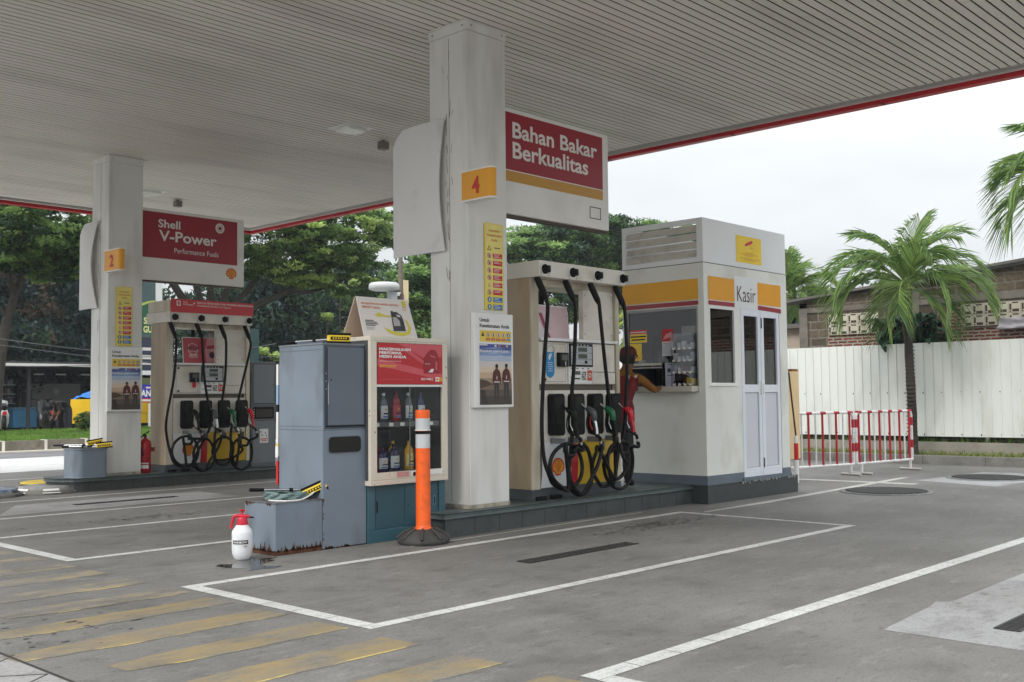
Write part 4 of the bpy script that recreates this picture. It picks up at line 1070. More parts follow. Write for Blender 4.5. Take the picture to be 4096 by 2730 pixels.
a = MB(); a.box(x0+.013, x1-.021, y0+.05, y1-.021, z0+.041, z0+.1, DKI); a.build('floor_tray', bpy.data.objects['oil_display_case'])
# advert tent card on top of the case
t_ = thing('tent_card', (5.68, 6.8, 1.665), 'white folded advert card with an oil can standing on the case', 'tent card')
bw, hh = .62, .345
cxa, cya = 5.665, 6.70
fN = Vector((0,-1,.28)).normalized(); fV = Vector((0,.28,1)).normalized()
a = MB().frame((cxa-.30, cya, 1.668), (1,0,0), fV, fN); a.poly([(.02,0),(.60,0),(.565,hh),(-.02+.03,hh)], 0, mat('card_white', (218, 212, 206), .45, var=.04), -.006); a.build('front_sheet', t_)
bV = Vector((0,-.38,1)).normalized(); bN = Vector((0,1,.38)).normalized()
a = MB().frame((cxa-.30, cya+.235, 1.668), (1,0,0), bV, bN); a.poly([(-.02,0),(.60,0),(.565,hh*1.02),(.01,hh*1.02)], 0, mat('card_tan', (214, 190, 168), .5, var=.04), -.006); a.build('back_sheet', t_)
a = MB().frame((cxa-.30, cya, 1.668), (1,0,0), fV, fN); OG = flat((206, 120, 70), .5)
a.text('MENJADIKAN MESIN BERSIH', .05, hh*.80, .40, .021, .002, OG, .02); a.text('SEPERTI BARU', .05, hh*.71, .20, .021, .002, OG, .02)
YP = mat('splash_yellow', (206, 196, 70), .5, var=.1, scale=9)
a.poly([(.17,.19),(.22,.215),(.28,.195),(.36,.19),(.36,.175),(.26,.18),(.20,.175)], .002, YP)
sp = [(.24,.085),(.29,.04),(.36,.02),(.44,.015),(.52,.035),(.545,.09),(.52,.15),(.48,.17)]; a.poly(sp+[(.50,.14),(.515,.09),(.49,.055),(.44,.045),(.36,.05),(.3,.07)], .002, YP)
a.rect(.49,.535,hh*.82,hh*.96,.002,YP); ring(a, .51, hh*.76, .014, .019, .002, OG, 14)
a.poly([(.345,.055),(.48,.06),(.475,.15),(.46,.20),(.41,.23),(.375,.225),(.375,.235),(.35,.235)], .003, flat((60,60,64))); a.poly([(.358,.10),(.43,.103),(.43,.15),(.40,.18),(.36,.18)], .0036, flat((170,168,166))); a.poly([(.40,.205),(.44,.20),(.45,.18),(.415,.185)], .0036, flat((205,200,196)))
for k, w_ in enumerate((.09,.12,.13,.10)): a.rect(.06,.06+w_,.135-.014*k,.143-.014*k,.002,flat((90,90,92)))
for k in range(2): a.rect(.06,.15-.02*k,.072-.012*k,.077-.012*k,.002,flat((150,150,150)))
a.build('print', t_)

# flexible orange post
t_ = thing('flexible_post', (5.71, 6.36, 0), 'orange reflective flexible post on a black rubber base', 'traffic post')
OR = mat('post_orange', (244, 100, 26), .45, var=.08, scale=5, dirt=(170, 66, 24), damt=.5, dscale=12)
a = MB(); pf = [(.20,0),(.215,.015),(.21,.04),(.17,.075),(.12,.1),(.075,.115),(.06,.118)]
a.lathe(pf, (5.71, 6.36, 0), mat('rubber_base', (58, 57, 56), .75, var=.2, scale=15, dirt=(90,86,80), damt=.5, dscale=6), 28, sx=1, sy=.95)
for k in range(8):
    an = 2*math.pi*k/8; a.tube([(5.71+q*math.cos(an), 6.36+q*math.sin(an), z_) for q, z_ in ((.21,.045),(.16,.088),(.09,.118))], .012, mat('rubber_base', (0,0,0)), 6)
a.build('base', t_)
a = MB(); a.lathe([(.075,.112),(.078,.12),(.062,.128),(.0595,.15),(.058,.76)], (5.71, 6.36, 0), OR, 28); a.lathe([(.058,.896),(.0578,.905),(.0578,.918),(.058,.925)], (5.71, 6.36, 0), OR, 28)
a.lathe([(.0585,.9985),(.059,1.05),(.058,1.062),(.05,1.066),(.0498,1.02)], (5.71, 6.36, 0), OR, 28); a.build('tube', t_)
a = MB(); a.lathe([(.0588,.76),(.0588,.87)], (5.71, 6.36, 0), mat('reflective_grey', (196,200,202), .3, var=.06, scale=8), 28); a.lathe([(.0588,.905),(.0588,.998)], (5.71, 6.36, 0), mat('reflective_grey', (0,0,0)), 28); a.build('reflective_band', t_)
a = MB(); a.lathe([(.066,.90),(.066,.906)], (5.71, 6.36, 0), PURE, 20); a.build('cable_tie', t_)

# pump sprayer
t_ = thing('pump_sprayer', (4.285, 6.745, 0), 'white pump sprayer bottle with red nozzle head on the ground', 'sprayer')
o3 = (4.285, 6.745, 0); SWM = mat('sprayer_white', (226, 228, 230), .4, var=.05, scale=10, dirt=(150,140,124), damt=.4, dscale=7)
a = MB(); a.lathe([(.05,.004),(.062,.02),(.072,.05),(.0745,.08),(.0745,.195),(.0735,.20),(.07,.21),(.045,.245),(.038,.252)], o3, SWM, 28); a.build('tank', t_)
a = MB(); RR = mat('sprayer_red', (196, 26, 52), .4, var=.08, scale=20); a.lathe([(.042,.253),(.042,.262),(.036,.29),(.034,.305),(.03,.308)], o3, RR, 20); a.build('collar', t_)
U_ = Vector((0.69, -0.72, 0))
def sp3(u, z, s=0): v = Vector(o3)+U_*u; return (v.x, v.y, z)
a = MB(); a.tube([sp3(-.02,.315), sp3(.035,.312), sp3(.055,.305)], [.014,.013,.009], RR, 8); a.tube([sp3(.05,.306), sp3(.085,.302)], [.007,.005], BLACKM, 8); a.build('spout', t_)
a = MB(); a.tube(spline([sp3(.0,.318), sp3(-.035,.318), sp3(-.06,.308), sp3(-.072,.27), sp3(-.083,.225)], 4), [.012]*8+[.011]*9, RR, 8); a.build('handle', t_)
a = MB(); a.tube([sp3(0,.305), sp3(0,.35)], .007, RR, 8); a.tube([sp3(-.02,.355), sp3(.02,.355)], .007, RR, 8); a.tube([sp3(0,.345), sp3(0,.36)], [.008,.016], RR, 8); a.build('plunger', t_)
a = MB(); a.lathe([(.008,0),(.008,.012)], sp3(.03,.238), RR, 8, axis=(.69,-.72,.5)); a.build('valve', t_)
def wrap(mb, ox_, oz, rad, ang0, geo, fs, w_, h_, m, e):
    mb.add([(o3[0]+(rad+e)*math.cos(ang0+x*w_/rad), o3[1]+(rad+e)*math.sin(ang0+x*w_/rad), oz+y*h_) for x, y in geo], fs, m)
A0 = R(180)
a = MB(); gq = [(i/12, j) for j in (0, 1) for i in range(13)]; fq = [(i, i+1, 14+i, 13+i) for i in range(12)]
wrap(a, 0, .118, .0745, A0, gq, fq, .118, .028, BLACKM, .0012)
gt, ft = text_geo('RAINBOW', .02); wrap(a, 0, .124, .0745, A0+.012/.0745, gt, ft, .098, .016, PURE, .0024)
gt, ft = text_geo('2.0L', .02); wrap(a, 0, .098, .0745, A0+.086/.0745, gt, ft, .024, .010, BLACKM, .0014)
a.build('printed_name', t_)

# pennant and banner pole behind the cabinets
t_ = thing('banner_pole', (4.98, 7.34, 0), 'thin pole with a narrow red and white banner behind the tall cabinet', 'banner')
a = MB(); a.tube([(5.0, 7.315, 0), (5.0, 7.315, 1.46)], .018, mat('pole_grey', (92,96,98), .4, .4), 10); a.lathe([(.14,0),(.14,.03),(.03,.05)], (5.0,7.315,0), BLACKM, 18); a.build('pole', t_)
a = MB().left(4.985)
for q, m_ in (((.47,.66),REDB),((.70,.78),PURE),((.78,.80),YELB),((.80,1.06),PURE),((1.06,1.12),BLACKM),((1.12,1.28),flat((150,178,204))),((1.28,1.45),PURE)): a.slab(-7.33, -7.304, q[0], q[1], .0, .012, m_)
a.build('banner', t_)
a = MB().front(7.12); a.poly([(6.61,.92),(6.78,.92),(6.66,.76),(6.61,.72)], 0, REDB, -.004); a.tube([(6.61,7.12,.2),(6.61,7.12,.95)], .008, STEEL, 6)
a.build('pennant', None, (6.61, 7.12, .2), label='small red pennant showing behind the display case', cat='pennant')

# ---------------------------------------------------------------- far island furniture
t_ = thing('washer_tub', (6.28, 13.63, Z2), 'blue grey steel tub with squeegees beside column 2', 'tub')
a = MB().frame((0,0,0),(1,0,0),(0,1,0),(0,0,1)); a.rrect(6.07, 6.50, 13.40, 13.86, .09, .545, BLUEG, Z2+.001); a.build('body', t_, bevel=.008)
a = MB().frame((0,0,0),(1,0,0),(0,1,0),(0,0,1)); a.rrect(6.06, 6.51, 13.39, 13.87, .09, .558, BLUEG, .5455); a.rrect(6.10, 6.47, 13.43, 13.83, .07, .5595, BLACKM); a.build('rim', t_)
squeegee((6.0, 13.95, .595), (6.38, 13.48, .60), (R(-35), R(6)), (6.44, 13.42, .60), 'squeegee with yellow head lying across the tub of the far island')
squeegee((6.07, 13.85, .575), (6.34, 13.56, .58), (R(-30), R(10)), (6.36, 13.52, .635), 'second squeegee, under the yellow headed one on the tub', None)
t_ = thing('fire_extinguisher', (7.16, 13.72, Z2), 'red fire extinguisher standing between column 2 and the far pump', 'fire extinguisher')
o4 = (7.165, 13.72, Z2)
a = MB(); a.lathe([(.075,0),(.082,.01),(.082,.40),(.07,.44),(.03,.465),(.025,.48)], o4, mat('extinguisher_red', (176, 18, 32), .3, var=.08, scale=9), 22); a.build('cylinder', t_)
a = MB(); a.tube([(7.165,13.72,.655),(7.165,13.70,.69),(7.12,13.68,.70)], .016, BLACKM, 8); a.tube([(7.13,13.70,.70),(7.22,13.70,.75)], .009, BLACKM, 8); a.build('valve', t_)
a = MB(); a.tube(spline([(7.12,13.68,.69),(7.05,13.66,.66),(7.06,13.64,.55),(7.09,13.63,.42)], 4), .011, BLACKM, 8); a.build('hose', t_)
a = MB(); vs_ = []
for v in (.06, .11): vs_ += [(7.165+.0832*math.cos(R(180+20*k)), 13.72+.0832*math.sin(R(180+20*k)), Z2+v) for k in range(6)]
a.add(vs_, [(k,k+1,7+k,6+k) for k in range(5)], PURE); vs_ = [(x, y, z+.065) for x, y, z in vs_]; a.add(vs_[:6]+[(x,y,z-.035) for x,y,z in vs_[6:]], [(k,k+1,7+k,6+k) for k in range(5)], PURE)
rr_ = random.Random(1)
for k in range(9):
    v = .20+.022*k; vv = [(7.165+.0835*math.cos(R(q)), 13.72+.0835*math.sin(R(q)), Z2+v+e) for e in (0,.008) for q in (190, 190+rr_.uniform(30,60))]; a.add(vv, [(0,1,3,2)], flat((90,14,22)))
a.build('label', t_)
a = MB(); a.box(7.255, 7.262, 13.62, 13.72, .47, .53, mat('tag_brown', (150, 60, 50), .6)); a.tube([(7.24,13.7,.6),(7.26,13.68,.53)], .003, PURE, 5); a.build('tag', t_)
t_ = thing('waste_cabinet', (9.0, 13.85, Z2), 'grey steel waste cabinet with a slot right of the far pump', 'cabinet')
DG = mat('waste_grey', (104, 110, 114), .42, var=.1, scale=2, dirt=(70,72,72), damt=.4, dscale=4)
a = MB(); a.box(8.79, 9.215, 13.6, 14.05, Z2+.001, 1.745, DG); a.build('body', t_, bevel=.005)
a = MB().front(13.6); a.rect(8.815, 9.19, 1.11, 1.715, .0015, flat((48,52,54))); a.slab(8.82, 9.18, 1.12, 1.705, .002, .01, mat('waste_door', (118,124,130), .4, var=.06)); a.disc(9.16, 1.4, .008, .012, BLACKM, 8); a.build('upper_door', t_)
a = MB().front(13.6); a.rrect(8.81, 9.185, .885, 1.065, .02, .004, BLACKM); a.rect(8.87, 9.16, .91, 1.03, .0052, flat((58, 54, 50), .3))
for k in range(4): a.disc(8.835, .92+.035*k, .007, .0055, LT, 8)
a.build('slot', t_)
a = MB().front(13.6); a.rect(8.80, 9.21, 1.085, 1.09, .002, flat((48,52,54))); a.rect(8.80, 9.21, .862, .867, .002, flat((48,52,54))); a.slab(8.815, 9.19, .23, .85, .001, .006, mat('waste_door', (0,0,0))); a.build('lower_door', t_)
a = MB().front(13.593); a.rect(8.93, 9.08, .525, .735, .002, PURE)
for q in ((8.95,.69),(9.03,.67),(8.97,.64),(9.05,.63)): a.disc(q[0], q[1], .012, .003, BLACKM if q[0] != 9.03 else flat((120,120,120)), 6)
a.rect(8.94, 9.07, .575, .59, .003, REDB); a.rect(8.95, 9.06, .55, .562, .003, REDB); a.build('notice_sticker', t_)

# ---------------------------------------------------------------- cashier booth
BW = mat('booth_plaster', (224, 225, 218), .6, var=.06, scale=1.6, dirt=(150, 138, 112), damt=.5, dscale=2.2, dstretch=(1,1,.7), dlo=.52, dhi=.8)
BP = mat('booth_panel', (228, 230, 230), .4, var=.05, scale=1.2)
BS = mat('booth_skirting', (98, 108, 118), .5, var=.12, scale=3)
X0, X1, Y0, Y1 = 9.65, 11.45, 6.22, 7.31
t_ = thing('cashier_booth', ((X0+X1)/2, (Y0+Y1)/2, 0), 'white cashier booth with yellow and red band and folding door', 'booth')
a = MB(); a.box(X0-.01, 11.61, Y0-.01, Y1+.02, 0, .195, mat('booth_base_tile', (62, 66, 66), .5, var=.15, scale=3, dirt=(36,38,36), damt=.5, dscale=6)); a.build('base', t_, bevel=.004)
a = MB(); a.box(X0-.018, 11.618, Y0-.018, Y1+.03, .1951, .2, TOPG); a.box(10.36, 11.45, Y0-.02, Y0+.06, .2001, .235, BS)
r_ = random.Random(8)
for k in range(26):
    x = r_.uniform(10.3, 11.5); a.box(x, x+.03, Y0-.0215, Y0-.0181, .188+r_.uniform(-.02,.0), .2, flat((150,150,146)))
a.build('base_ledge', t_)
a = MB(); W = .06
SK = .30
def wallf(x0, x1, z0, z1, m=BW): a.box(x0, x1, Y0, Y0+W, z0, z1, m)
def walll(y0, y1, z0, z1, m=BW): a.box(X0, X0+W, y0, y1, z0, z1, m)
# front wall (towards the camera, right face)
wallf(X0, 9.745, .2001, 2.598); wallf(9.7451, 10.273, .2001, 1.277); wallf(10.2731, 10.395, .2001, 2.598); wallf(9.7451, 10.273, 2.128, 2.598)
wallf(10.3951, 11.262, 2.15, 2.598); wallf(11.2621, X1, .2001, 2.598)
# left wall with the service window
walll(Y0+W+.0001, 6.30, .2001, 2.598); walll(6.3001, 7.25, .2001, 1.20); walll(6.3001, 7.25, 2.13, 2.598); walll(7.2501, Y1, .2001, 2.598)
a.box(X0+W+.0001, X1, Y1-W, Y1, .2001, 2.598, BW); a.box(X1-W, X1, Y0+W+.0001, Y1-W-.0001, .2001, 2.598, BW)
a.build('wall', t_)
a = MB(); IN = mat('booth_inside', (92, 100, 116), .7, var=.05); a.box(X0+W, X1-W, Y1-W-.012, Y1-W-.001, .3, 2.5, IN); a.box(X1-W-.012, X1-W-.001, Y0+W, Y1-W-.02, .3, 2.5, IN)
a.box(X0+W, X1-W, Y0+W, Y1-W, 2.5, 2.54, IN); a.box(X0+W, X1-W, Y0+W, Y1-W, .202, .22, DKGREY); a.build('lining', t_)
a = MB(); a.front(Y0); a.slab(X0-.0, 10.394, .20, SK, .0005, .008, BS); a.slab(11.264, X1, .235, SK, .0005, .008, BS); a.build('skirting', t_); a = MB(); a.left(X0); a.slab(-Y1, -Y0+.008, .20, SK, .0005, .008, BS); a.build('skirting', t_)
# parapet screen with louvres
a = MB()
a.box(X0, X1, Y0, Y0+.03, 2.606, 3.09, BP); a.box(X1-.03, X1, Y0+.0301, Y1, 2.606, 3.09, BP); a.box(X0, X1-.031, Y1-.03, Y1, 2.606, 3.09, BP)
a.box(X0, X0+.03, Y0+.0301, 6.30, 2.606, 3.09, BP); a.box(X0, X0+.03, 7.255, Y1-.0301, 2.606, 3.09, BP); a.box(X0, X0+.03, 6.3001, 7.2549, 3.03, 3.09, BP); a.box(X0, X0+.03, 6.3001, 7.2549, 2.606, 2.66, BP)
a.build('parapet', t_, bevel=.003)
for k in range(4):
    z = 2.666+.091*k; a = MB(); w_ = (.0, .02, .0, -.006)[k]
    a.add([(X0-.004, 6.302, z), (X0+.004, 6.302, z), (X0+.044, 6.302, z+.083+w_*.15), (X0+.038, 6.302, z+.085), (X0-.004, 7.253, z), (X0+.004, 7.253, z+w_*.3), (X0+.044, 7.253, z+.080-abs(w_)*.3), (X0+.038, 7.253, z+.084-abs(w_)*.6)],
          [(0,1,2,3),(7,6,5,4),(0,4,5,1),(1,5,6,2),(2,6,7,3),(3,7,4,0)], mat('louvre_grey', (204, 200, 190), .5, var=.08, scale=3, dirt=(120,112,100), damt=.4, dscale=8))
    a.build('louvre', t_)
a = MB(); a.box(X0+.01, X1-.01, Y0+.01, Y1-.01, 2.5981, 2.6059, flat((60,60,58), .7)); a.build('shadow_gap', t_)
# coloured band
BR_ = mat('band_red', (150, 34, 48), .4, var=.1, scale=6)
a = MB().front(Y0); a.rect(9.735, 10.27, 2.203, 2.458, .003, YEL); a.rect(10.775, 11.31, 2.203, 2.458, .003, YEL); a.rect(9.735, 10.27, 2.145, 2.192, .003, BR_); a.poly([(10.775,2.145),(11.31,2.125),(11.31,2.178),(10.775,2.192)], .003, BR_)
a.rect(10.272, 10.773, 2.135, 2.50, .0035, mat('plate_white', (224,226,226), .4, var=.03)); a.left(X0); a.rect(-7.31, -6.29, 2.203, 2.43, .003, mat('band_ochre', (228, 164, 26), .45, var=.06)); a.rect(-7.31, -6.29, 2.142, 2.19, .003, BR_)
a.build('colour_band', t_)
a = MB().front(Y0); a.text('Kasir', 10.325, 2.215, .40, .175, .0055, flat((70, 24, 32)), -.005); a.build('lettering', t_)
# windows
GL = glass('booth_glass', (.62, .66, .70), .75, .015, .07)
GD = glass('dark_glass', (.16, .17, .19), .8, .01, .08)
a = MB().left(X0); a.slab(-7.25, -6.30, 2.10, 2.13, -.04, .004, flat((150,152,152))); a.slab(-6.315, -6.30, 1.267, 2.0999, -.04, .004, flat((150,152,152))); a.slab(-7.25, -7.235, 1.267, 2.0999, -.04, .004, flat((150,152,152)))
fr_ = a.build('window', t_)
a = MB().left(X0+.015); a.rect(-7.235, -6.315, 1.53, 2.10, 0, GL); a.build('window_pane', fr_)
a = MB(); a.box(X0-.13, X0+.10, 6.305, 7.24, 1.202, 1.265, mat('sill_cream', (196, 192, 180), .5, var=.1, scale=4)); a.build('window_sill', fr_, bevel=.006)
a = MB(); a.box(X0-.01, X0+.20, 6.78, 7.23, 1.50, 1.53, flat((186,184,176))); a.box(X0-.01, X0+.18, 6.78, 7.23, 1.47, 1.485, flat((170,168,160))); a.box(X0+.0, X0+.03, 6.765, 6.779, 1.266, 1.53, BLACKM); a.build('inner_counter', fr_, bevel=.003)
a = MB().front(Y0)
for q in ((9.745,9.765,1.277,2.128),(10.253,10.273,1.277,2.128),(9.7651,10.2529,2.108,2.128),(9.7651,10.2529,1.277,1.297)): a.slab(*q, -.045, .003, PURE)
fr_ = a.build('window', t_); a = MB().front(Y0+.02); a.rect(9.765, 10.253, 1.297, 2.108, 0, GD); a.build('window_pane', fr_)
a = MB().front(Y0); a.slab(9.735, 10.285, 1.262, 1.2765, -.02, .018, PURE); a.build('window_sill', fr_)
# folding door
DW = mat('door_aluminium', (224, 228, 236), .35, var=.04, scale=2)
for (dx0, dx1) in ((10.40, 10.822), (10.838, 11.255)):
    a = MB().front(Y0+.01)
    fw_ = .06
    a.slab(dx0, dx0+fw_, .238, 2.14, -.03, .012, DW); a.slab(dx1-fw_, dx1, .238, 2.14, -.03, .012, DW)
    for z0, z1 in ((.238, .34), (1.19, 1.28), (2.06, 2.14)): a.slab(dx0+fw_+.0001, dx1-fw_-.0001, z0, z1, -.03, .011, DW)
    a.slab(dx0+fw_, dx1-fw_, .34, 1.19, -.025, -.005, mat('door_infill', (206, 208, 214), .4, var=.04))
    o = a.build('door_leaf', t_, bevel=.003)
    a = MB().front(Y0+.02); a.rect(dx0+fw_, dx1-fw_, 1.28, 2.06, 0, GD); a.build('door_pane', o)
    a = MB().front(Y0+.01)
    for q in ((dx1-fw_-.004, dx1-fw_, .345, 1.185), (dx0+fw_, dx1-fw_, .34, .344), (dx0+fw_, dx1-fw_, 1.186, 1.19)): a.rect(*q, -.0045, flat((40,40,44)))
    a.build('panel_seam', o)
a = MB().front(Y0+.01); a.slab(10.823, 10.837, .238, 2.14, -.02, .016, DW)
for z0, z1, m_ in ((1.93, 2.05, BLACKM), (1.17, 1.30, BLACKM), (.33, .44, BLACKM)): a.slab(10.826, 10.842, z0, z1, .016, .022, m_)
a.slab(10.80, 10.822, 1.17, 1.32, .0125, .03, PURE); a.build('door_hinge', t_)
a = MB().front(Y0); a.rect(11.256, 11.262, .236, 2.14, .002, BLACKM); a.build('door_gap', t_)
# camera notice on the parapet
def notice(Xa, Xb, z0, z1, label):
    t2 = thing('camera_notice', ((Xa+Xb)/2, Y0, z0), label, 'notice')
    a = MB().front(Y0); a.slab(Xa, Xb, z0, z1, .0005, .004, YELB); a.build('sheet', t2)
    a = MB().front(Y0); w = Xb-Xa; h = z1-z0; RP = flat((206, 54, 62))
    a.poly([(Xa+w*.33,z0+h*.66),(Xa+w*.37,z0+h*.62),(Xa+w*.62,z0+h*.76),(Xa+w*.66,z0+h*.84),(Xa+w*.60,z0+h*.88),(Xa+w*.36,z0+h*.73)], .006, RP)
    a.rect(Xa+w*.56, Xa+w*.575, z0+h*.58, z0+h*.7, .006, RP); a.rect(Xa+w*.56, Xa+w*.68, z0+h*.57, z0+h*.585, .006, RP)
    for k, (l, r) in enumerate(((.33,.70),(.16,.86),(.33,.70),(0,0),(.14,.92),(.3,.75))):
        if r: a.rect(Xa+w*l, Xa+w*r, z0+h*(.38-.055*k), z0+h*(.395-.055*k), .006, flat((200,110,50)))
    a.build('print', t2)
notice(10.33, 10.88, 2.665, 2.97, 'yellow camera notice stuck on the booth parapet')
# things behind and on the service window
def glass_note(y0, y1, z0, z1, label, draw, name='window_note'):
    t2 = thing(name, (X0+.01, (y0+y1)/2, z0), label, 'notice', 'notices stuck on the service window')
    a = MB().left(X0+.013); a.slab(-y1, -y0, z0, z1, 0, .0015, PURE); a.build('sheet', t2)
    a = MB().left(X0+.0115); draw(a, -y1, -y0, z0, z1); a.build('print', t2)
def d1(a, u0, u1, v0, v1):
    h = v1-v0; a.rect(u0, u1, v0+h*.68, v1, .002, REDB); a.rect(u0, u1, v0, v0+h*.66, .002, YELB); a.rect(u0+.01, u1-.01, v0+h*.78, v0+h*.86, .003, LT)
    a.rect(u0+.012, u1-.012, v0+h*.42, v0+h*.52, .003, BLACKM); a.rect(u0+.03, u1-.03, v0+h*.18, v0+h*.28, .003, BLACKM)
glass_note(6.985, 7.225, 1.765, 1.91, 'red and yellow slogan notice at the left of the service window', d1)
def d2_(a, u0, u1, v0, v1):
    a.rect(u0, u1, v0, v1, .002, YELB); scallop(a, (u0+u1)/2, (v0+v1)/2, .02, .003, flat((210,110,40)), YELB, False); a.rect(u0+.03, u1-.03, v0+.025, v0+.032, .003, flat((210,110,40)))
glass_note(7.06, 7.225, 1.56, 1.755, 'plain yellow notice with a shell at the left of the service window', d2_)
def d3_(a, u0, u1, v0, v1):
    h = v1-v0; a.rect(u0, u1, v0+h*.53, v1, .002, flat((176, 26, 38))); a.poly([(u0+.01,v0+h*.6),(u0+.05,v0+h*.8),(u1-.01,v0+h*.9),(u1-.04,v0+h*.7)], .003, flat((214,140,144))); a.rect(u0+.006, u1-.006, v0+.006, v0+h*.45, .002, flat((176, 180, 186))); a.rect(u0+.01, u1-.01, v0+h*.46, v0+h*.49, .003, BR_)
glass_note(6.63, 6.78, 1.605, 1.90, 'red and white notice in the middle of the service window', d3_)
def d4_(a, u0, u1, v0, v1):
    a.rect(u0+.004, u1-.004, v0+.004, v1-.004, .002, flat((176, 178, 200)))
    for v in (.93, .45): a.rect(u0+.03, u0+.10, v0+(v1-v0)*v, v0+(v1-v0)*v+.006, .003, BLACKM)
    a.disc((u0+u1)/2-.01, v0+(v1-v0)*.68, .025, .003, flat((60,60,70)), 12)
glass_note(6.62, 6.745, 1.268, 1.525, 'lilac payment sheet standing on the service counter', d4_)
t2 = thing('acrylic_rack', (X0+.08, 6.47, 1.266), 'clear acrylic rack of small goods at the booth window', 'rack')
AC = glass('acrylic', (.86, .88, .9), .5, .03, .05)
a = MB()
for z in (1.268, 1.40, 1.53, 1.66, 1.79): a.box(X0-.05, X0+.08, 6.33, 6.625, z, z+.006, AC)
a.box(X0-.055, X0-.0505, 6.33, 6.625, 1.268, 1.84, AC); a.box(X0-.05, X0+.08, 6.326, 6.3299, 1.268, 1.84, AC); a.build('shelf', t2)
r_ = random.Random(12); goods = [flat((206,208,210)), flat((176,178,182)), flat((90,92,92)), YELB, flat((140,60,50)), flat((230,230,226))]
for i, z in enumerate((1.274, 1.406, 1.536, 1.666)):
    for j in range(5):
        y = 6.345+.055*j; h = r_.uniform(.05, .10); m_ = YELB if (i == 0 and j < 2) else goods[r_.choice((0,0,1,2,4,5))] if i > 0 else BLACKM
        g_ = MB(); g_.box(X0-.03, X0+.03, y, y+.042, z, z+h, m_); g_.left(X0-.03); g_.rect(-y-.036, -y-.008, z+.01, z+.026, .002, LT)
        g_.build('packet', t2, bevel=.004)
    g_ = MB().left(X0-.058)
    for j in range(4): g_.rect(-6.60+.07*j, -6.565+.07*j, z-.004, z+.018, 0, LT)
    g_.build('price_tag', t2)
t2 = thing('desk_fan', (X0+.35, 6.50, 1.5), 'cream till printer and gear inside the booth', 'till')
a = MB(); a.box(X0+.12, X0+.32, 6.42, 6.60, 1.82, 1.93, flat((206, 200, 184))); a.box(X0+.15, X0+.35, 6.35, 6.7, 1.2, 1.8199, flat((70,68,70))); a.build('till', t2, bevel=.01)
a = MB(); a.box(X0+.2, X0+.5, 6.33, 6.41, 1.7, 1.92, flat((120, 40, 36))); a.build('red_box', t2, bevel=.004)
t2 = thing('booth_chair', (X0+.5, 7.0, .22), 'dark high backed chair seen through the booth window', 'chair')
a = MB(); a.lathe([(.05,0),(.14,.1),(.17,.35),(.15,.6),(.05,.68)], (X0+.45, 7.05, 1.25), BLACKM, 14, sy=1); a.build('backrest', t2)
a = MB(); a.box(X0+.25, X0+.65, 6.85, 7.2, .65, .75, BLACKM); a.tube([(X0+.45,7.03,.22),(X0+.45,7.03,.66)], .03, BLACKM, 8); a.box(X0+.25,X0+.65,6.9,7.15,.22,.25,BLACKM); a.build('seat', t2)
t2 = thing('counter_vase', (X0+.08, 6.86, 1.53), 'clear tumbler with a small sign on the booth counter', 'tumbler')
a = MB(); a.lathe([(.028,0),(.036,.13)], (X0+.1, 6.87, 1.531), AC, 14); a.build('glass', t2); a = MB(); a.box(X0+.03, X0+.06, 7.05, 7.12, 1.531, 1.57, LT); a.box(X0+.04, X0+.05, 7.07, 7.09, 1.5701, 1.63, YELB); a.build('desk_sign', t2)

# ---------------------------------------------------------------- people
def skin_body(name, pts, edges, root, parent, matf, sub=2):
    names = list(pts)
    me = bpy.data.meshes.new(name)
    me.from_pydata([pts[n][0] for n in names], [], [])
    me = bpy.data.meshes.new(name)
    me.from_pydata([pts[n][0] for n in names], [(names.index(a_), names.index(b_)) for a_, b_ in edges], [])
    o = bpy.data.objects.new(name, me); COL.objects.link(o)
    sm_ = o.modifiers.new('skin', 'SKIN'); sm_.use_smooth_shade = True; sm_.branch_smoothing = .6
    if not me.skin_vertices: 
        try: me.attributes.new('skin_vertex', 'FLOAT', 'POINT')
        except Exception: pass
    for i, n in enumerate(names):
        r__ = pts[n][1]; sv = me.skin_vertices[0].data[i]; sv.radius = r__ if isinstance(r__, tuple) else (r__, r__); sv.use_root = (n == root)
    su = o.modifiers.new('sub', 'SUBSURF'); su.levels = sub; su.render_levels = sub
    dg = bpy.context.evaluated_depsgraph_get(); dg.update()
    nm = bpy.data.meshes.new_from_object(o.evaluated_get(dg))
    bpy.data.objects.remove(o)
    vs_ = [tuple(v.co) for v in nm.vertices]; fs = [tuple(p.vertices) for p in nm.polygons]
    b = MB()
    for f in fs:
        pass
    cen = [sum((Vector(vs_[i]) for i in f), Vector())/len(f) for f in fs]
    b.v = vs_
    for f, c in zip(fs, cen):
        b.f.append(f); b.m.append(b.mi(matf(c))); b.sm.append(True)
    return b.build('body', parent)
SKN = mat('skin_brown', (112, 76, 56), .55, var=.06, scale=12)
HAIR = mat('dark_hair', (22, 18, 16), .7, var=.2, scale=40)
def hand(base, d, side, parent, s=1.0):
    """palm, four curled fingers and a thumb, pointing along d"""
    b = Vector(base); d = Vector(d).normalized(); sd_ = Vector(side).normalized(); dn = d.cross(sd_)
    a = MB(); a.tube([b, b+d*.03*s, b+d*.075*s, b+d*.09*s], [.022*s,.030*s,.034*s,.026*s], SKN, 10)
    for k, (o_, l_) in enumerate(((-.024,.072),(-.008,.08),(.008,.076),(.023,.06))):
        p = b+d*.082*s+sd_*o_*s; a.tube([p, p+d*l_*.45*s-dn*.004, p+d*l_*.8*s-dn*.018*s, p+d*l_*.9*s-dn*.032*s], [.0095*s,.009*s,.008*s,.006*s], SKN, 7)
    p = b+d*.03*s-sd_*.028*s; a.tube([p, p+d*.03*s-sd_*.02*s, p+d*.06*s-sd_*.022*s], [.012*s,.010*s,.008*s], SKN, 7)
    a.build('hand', parent)
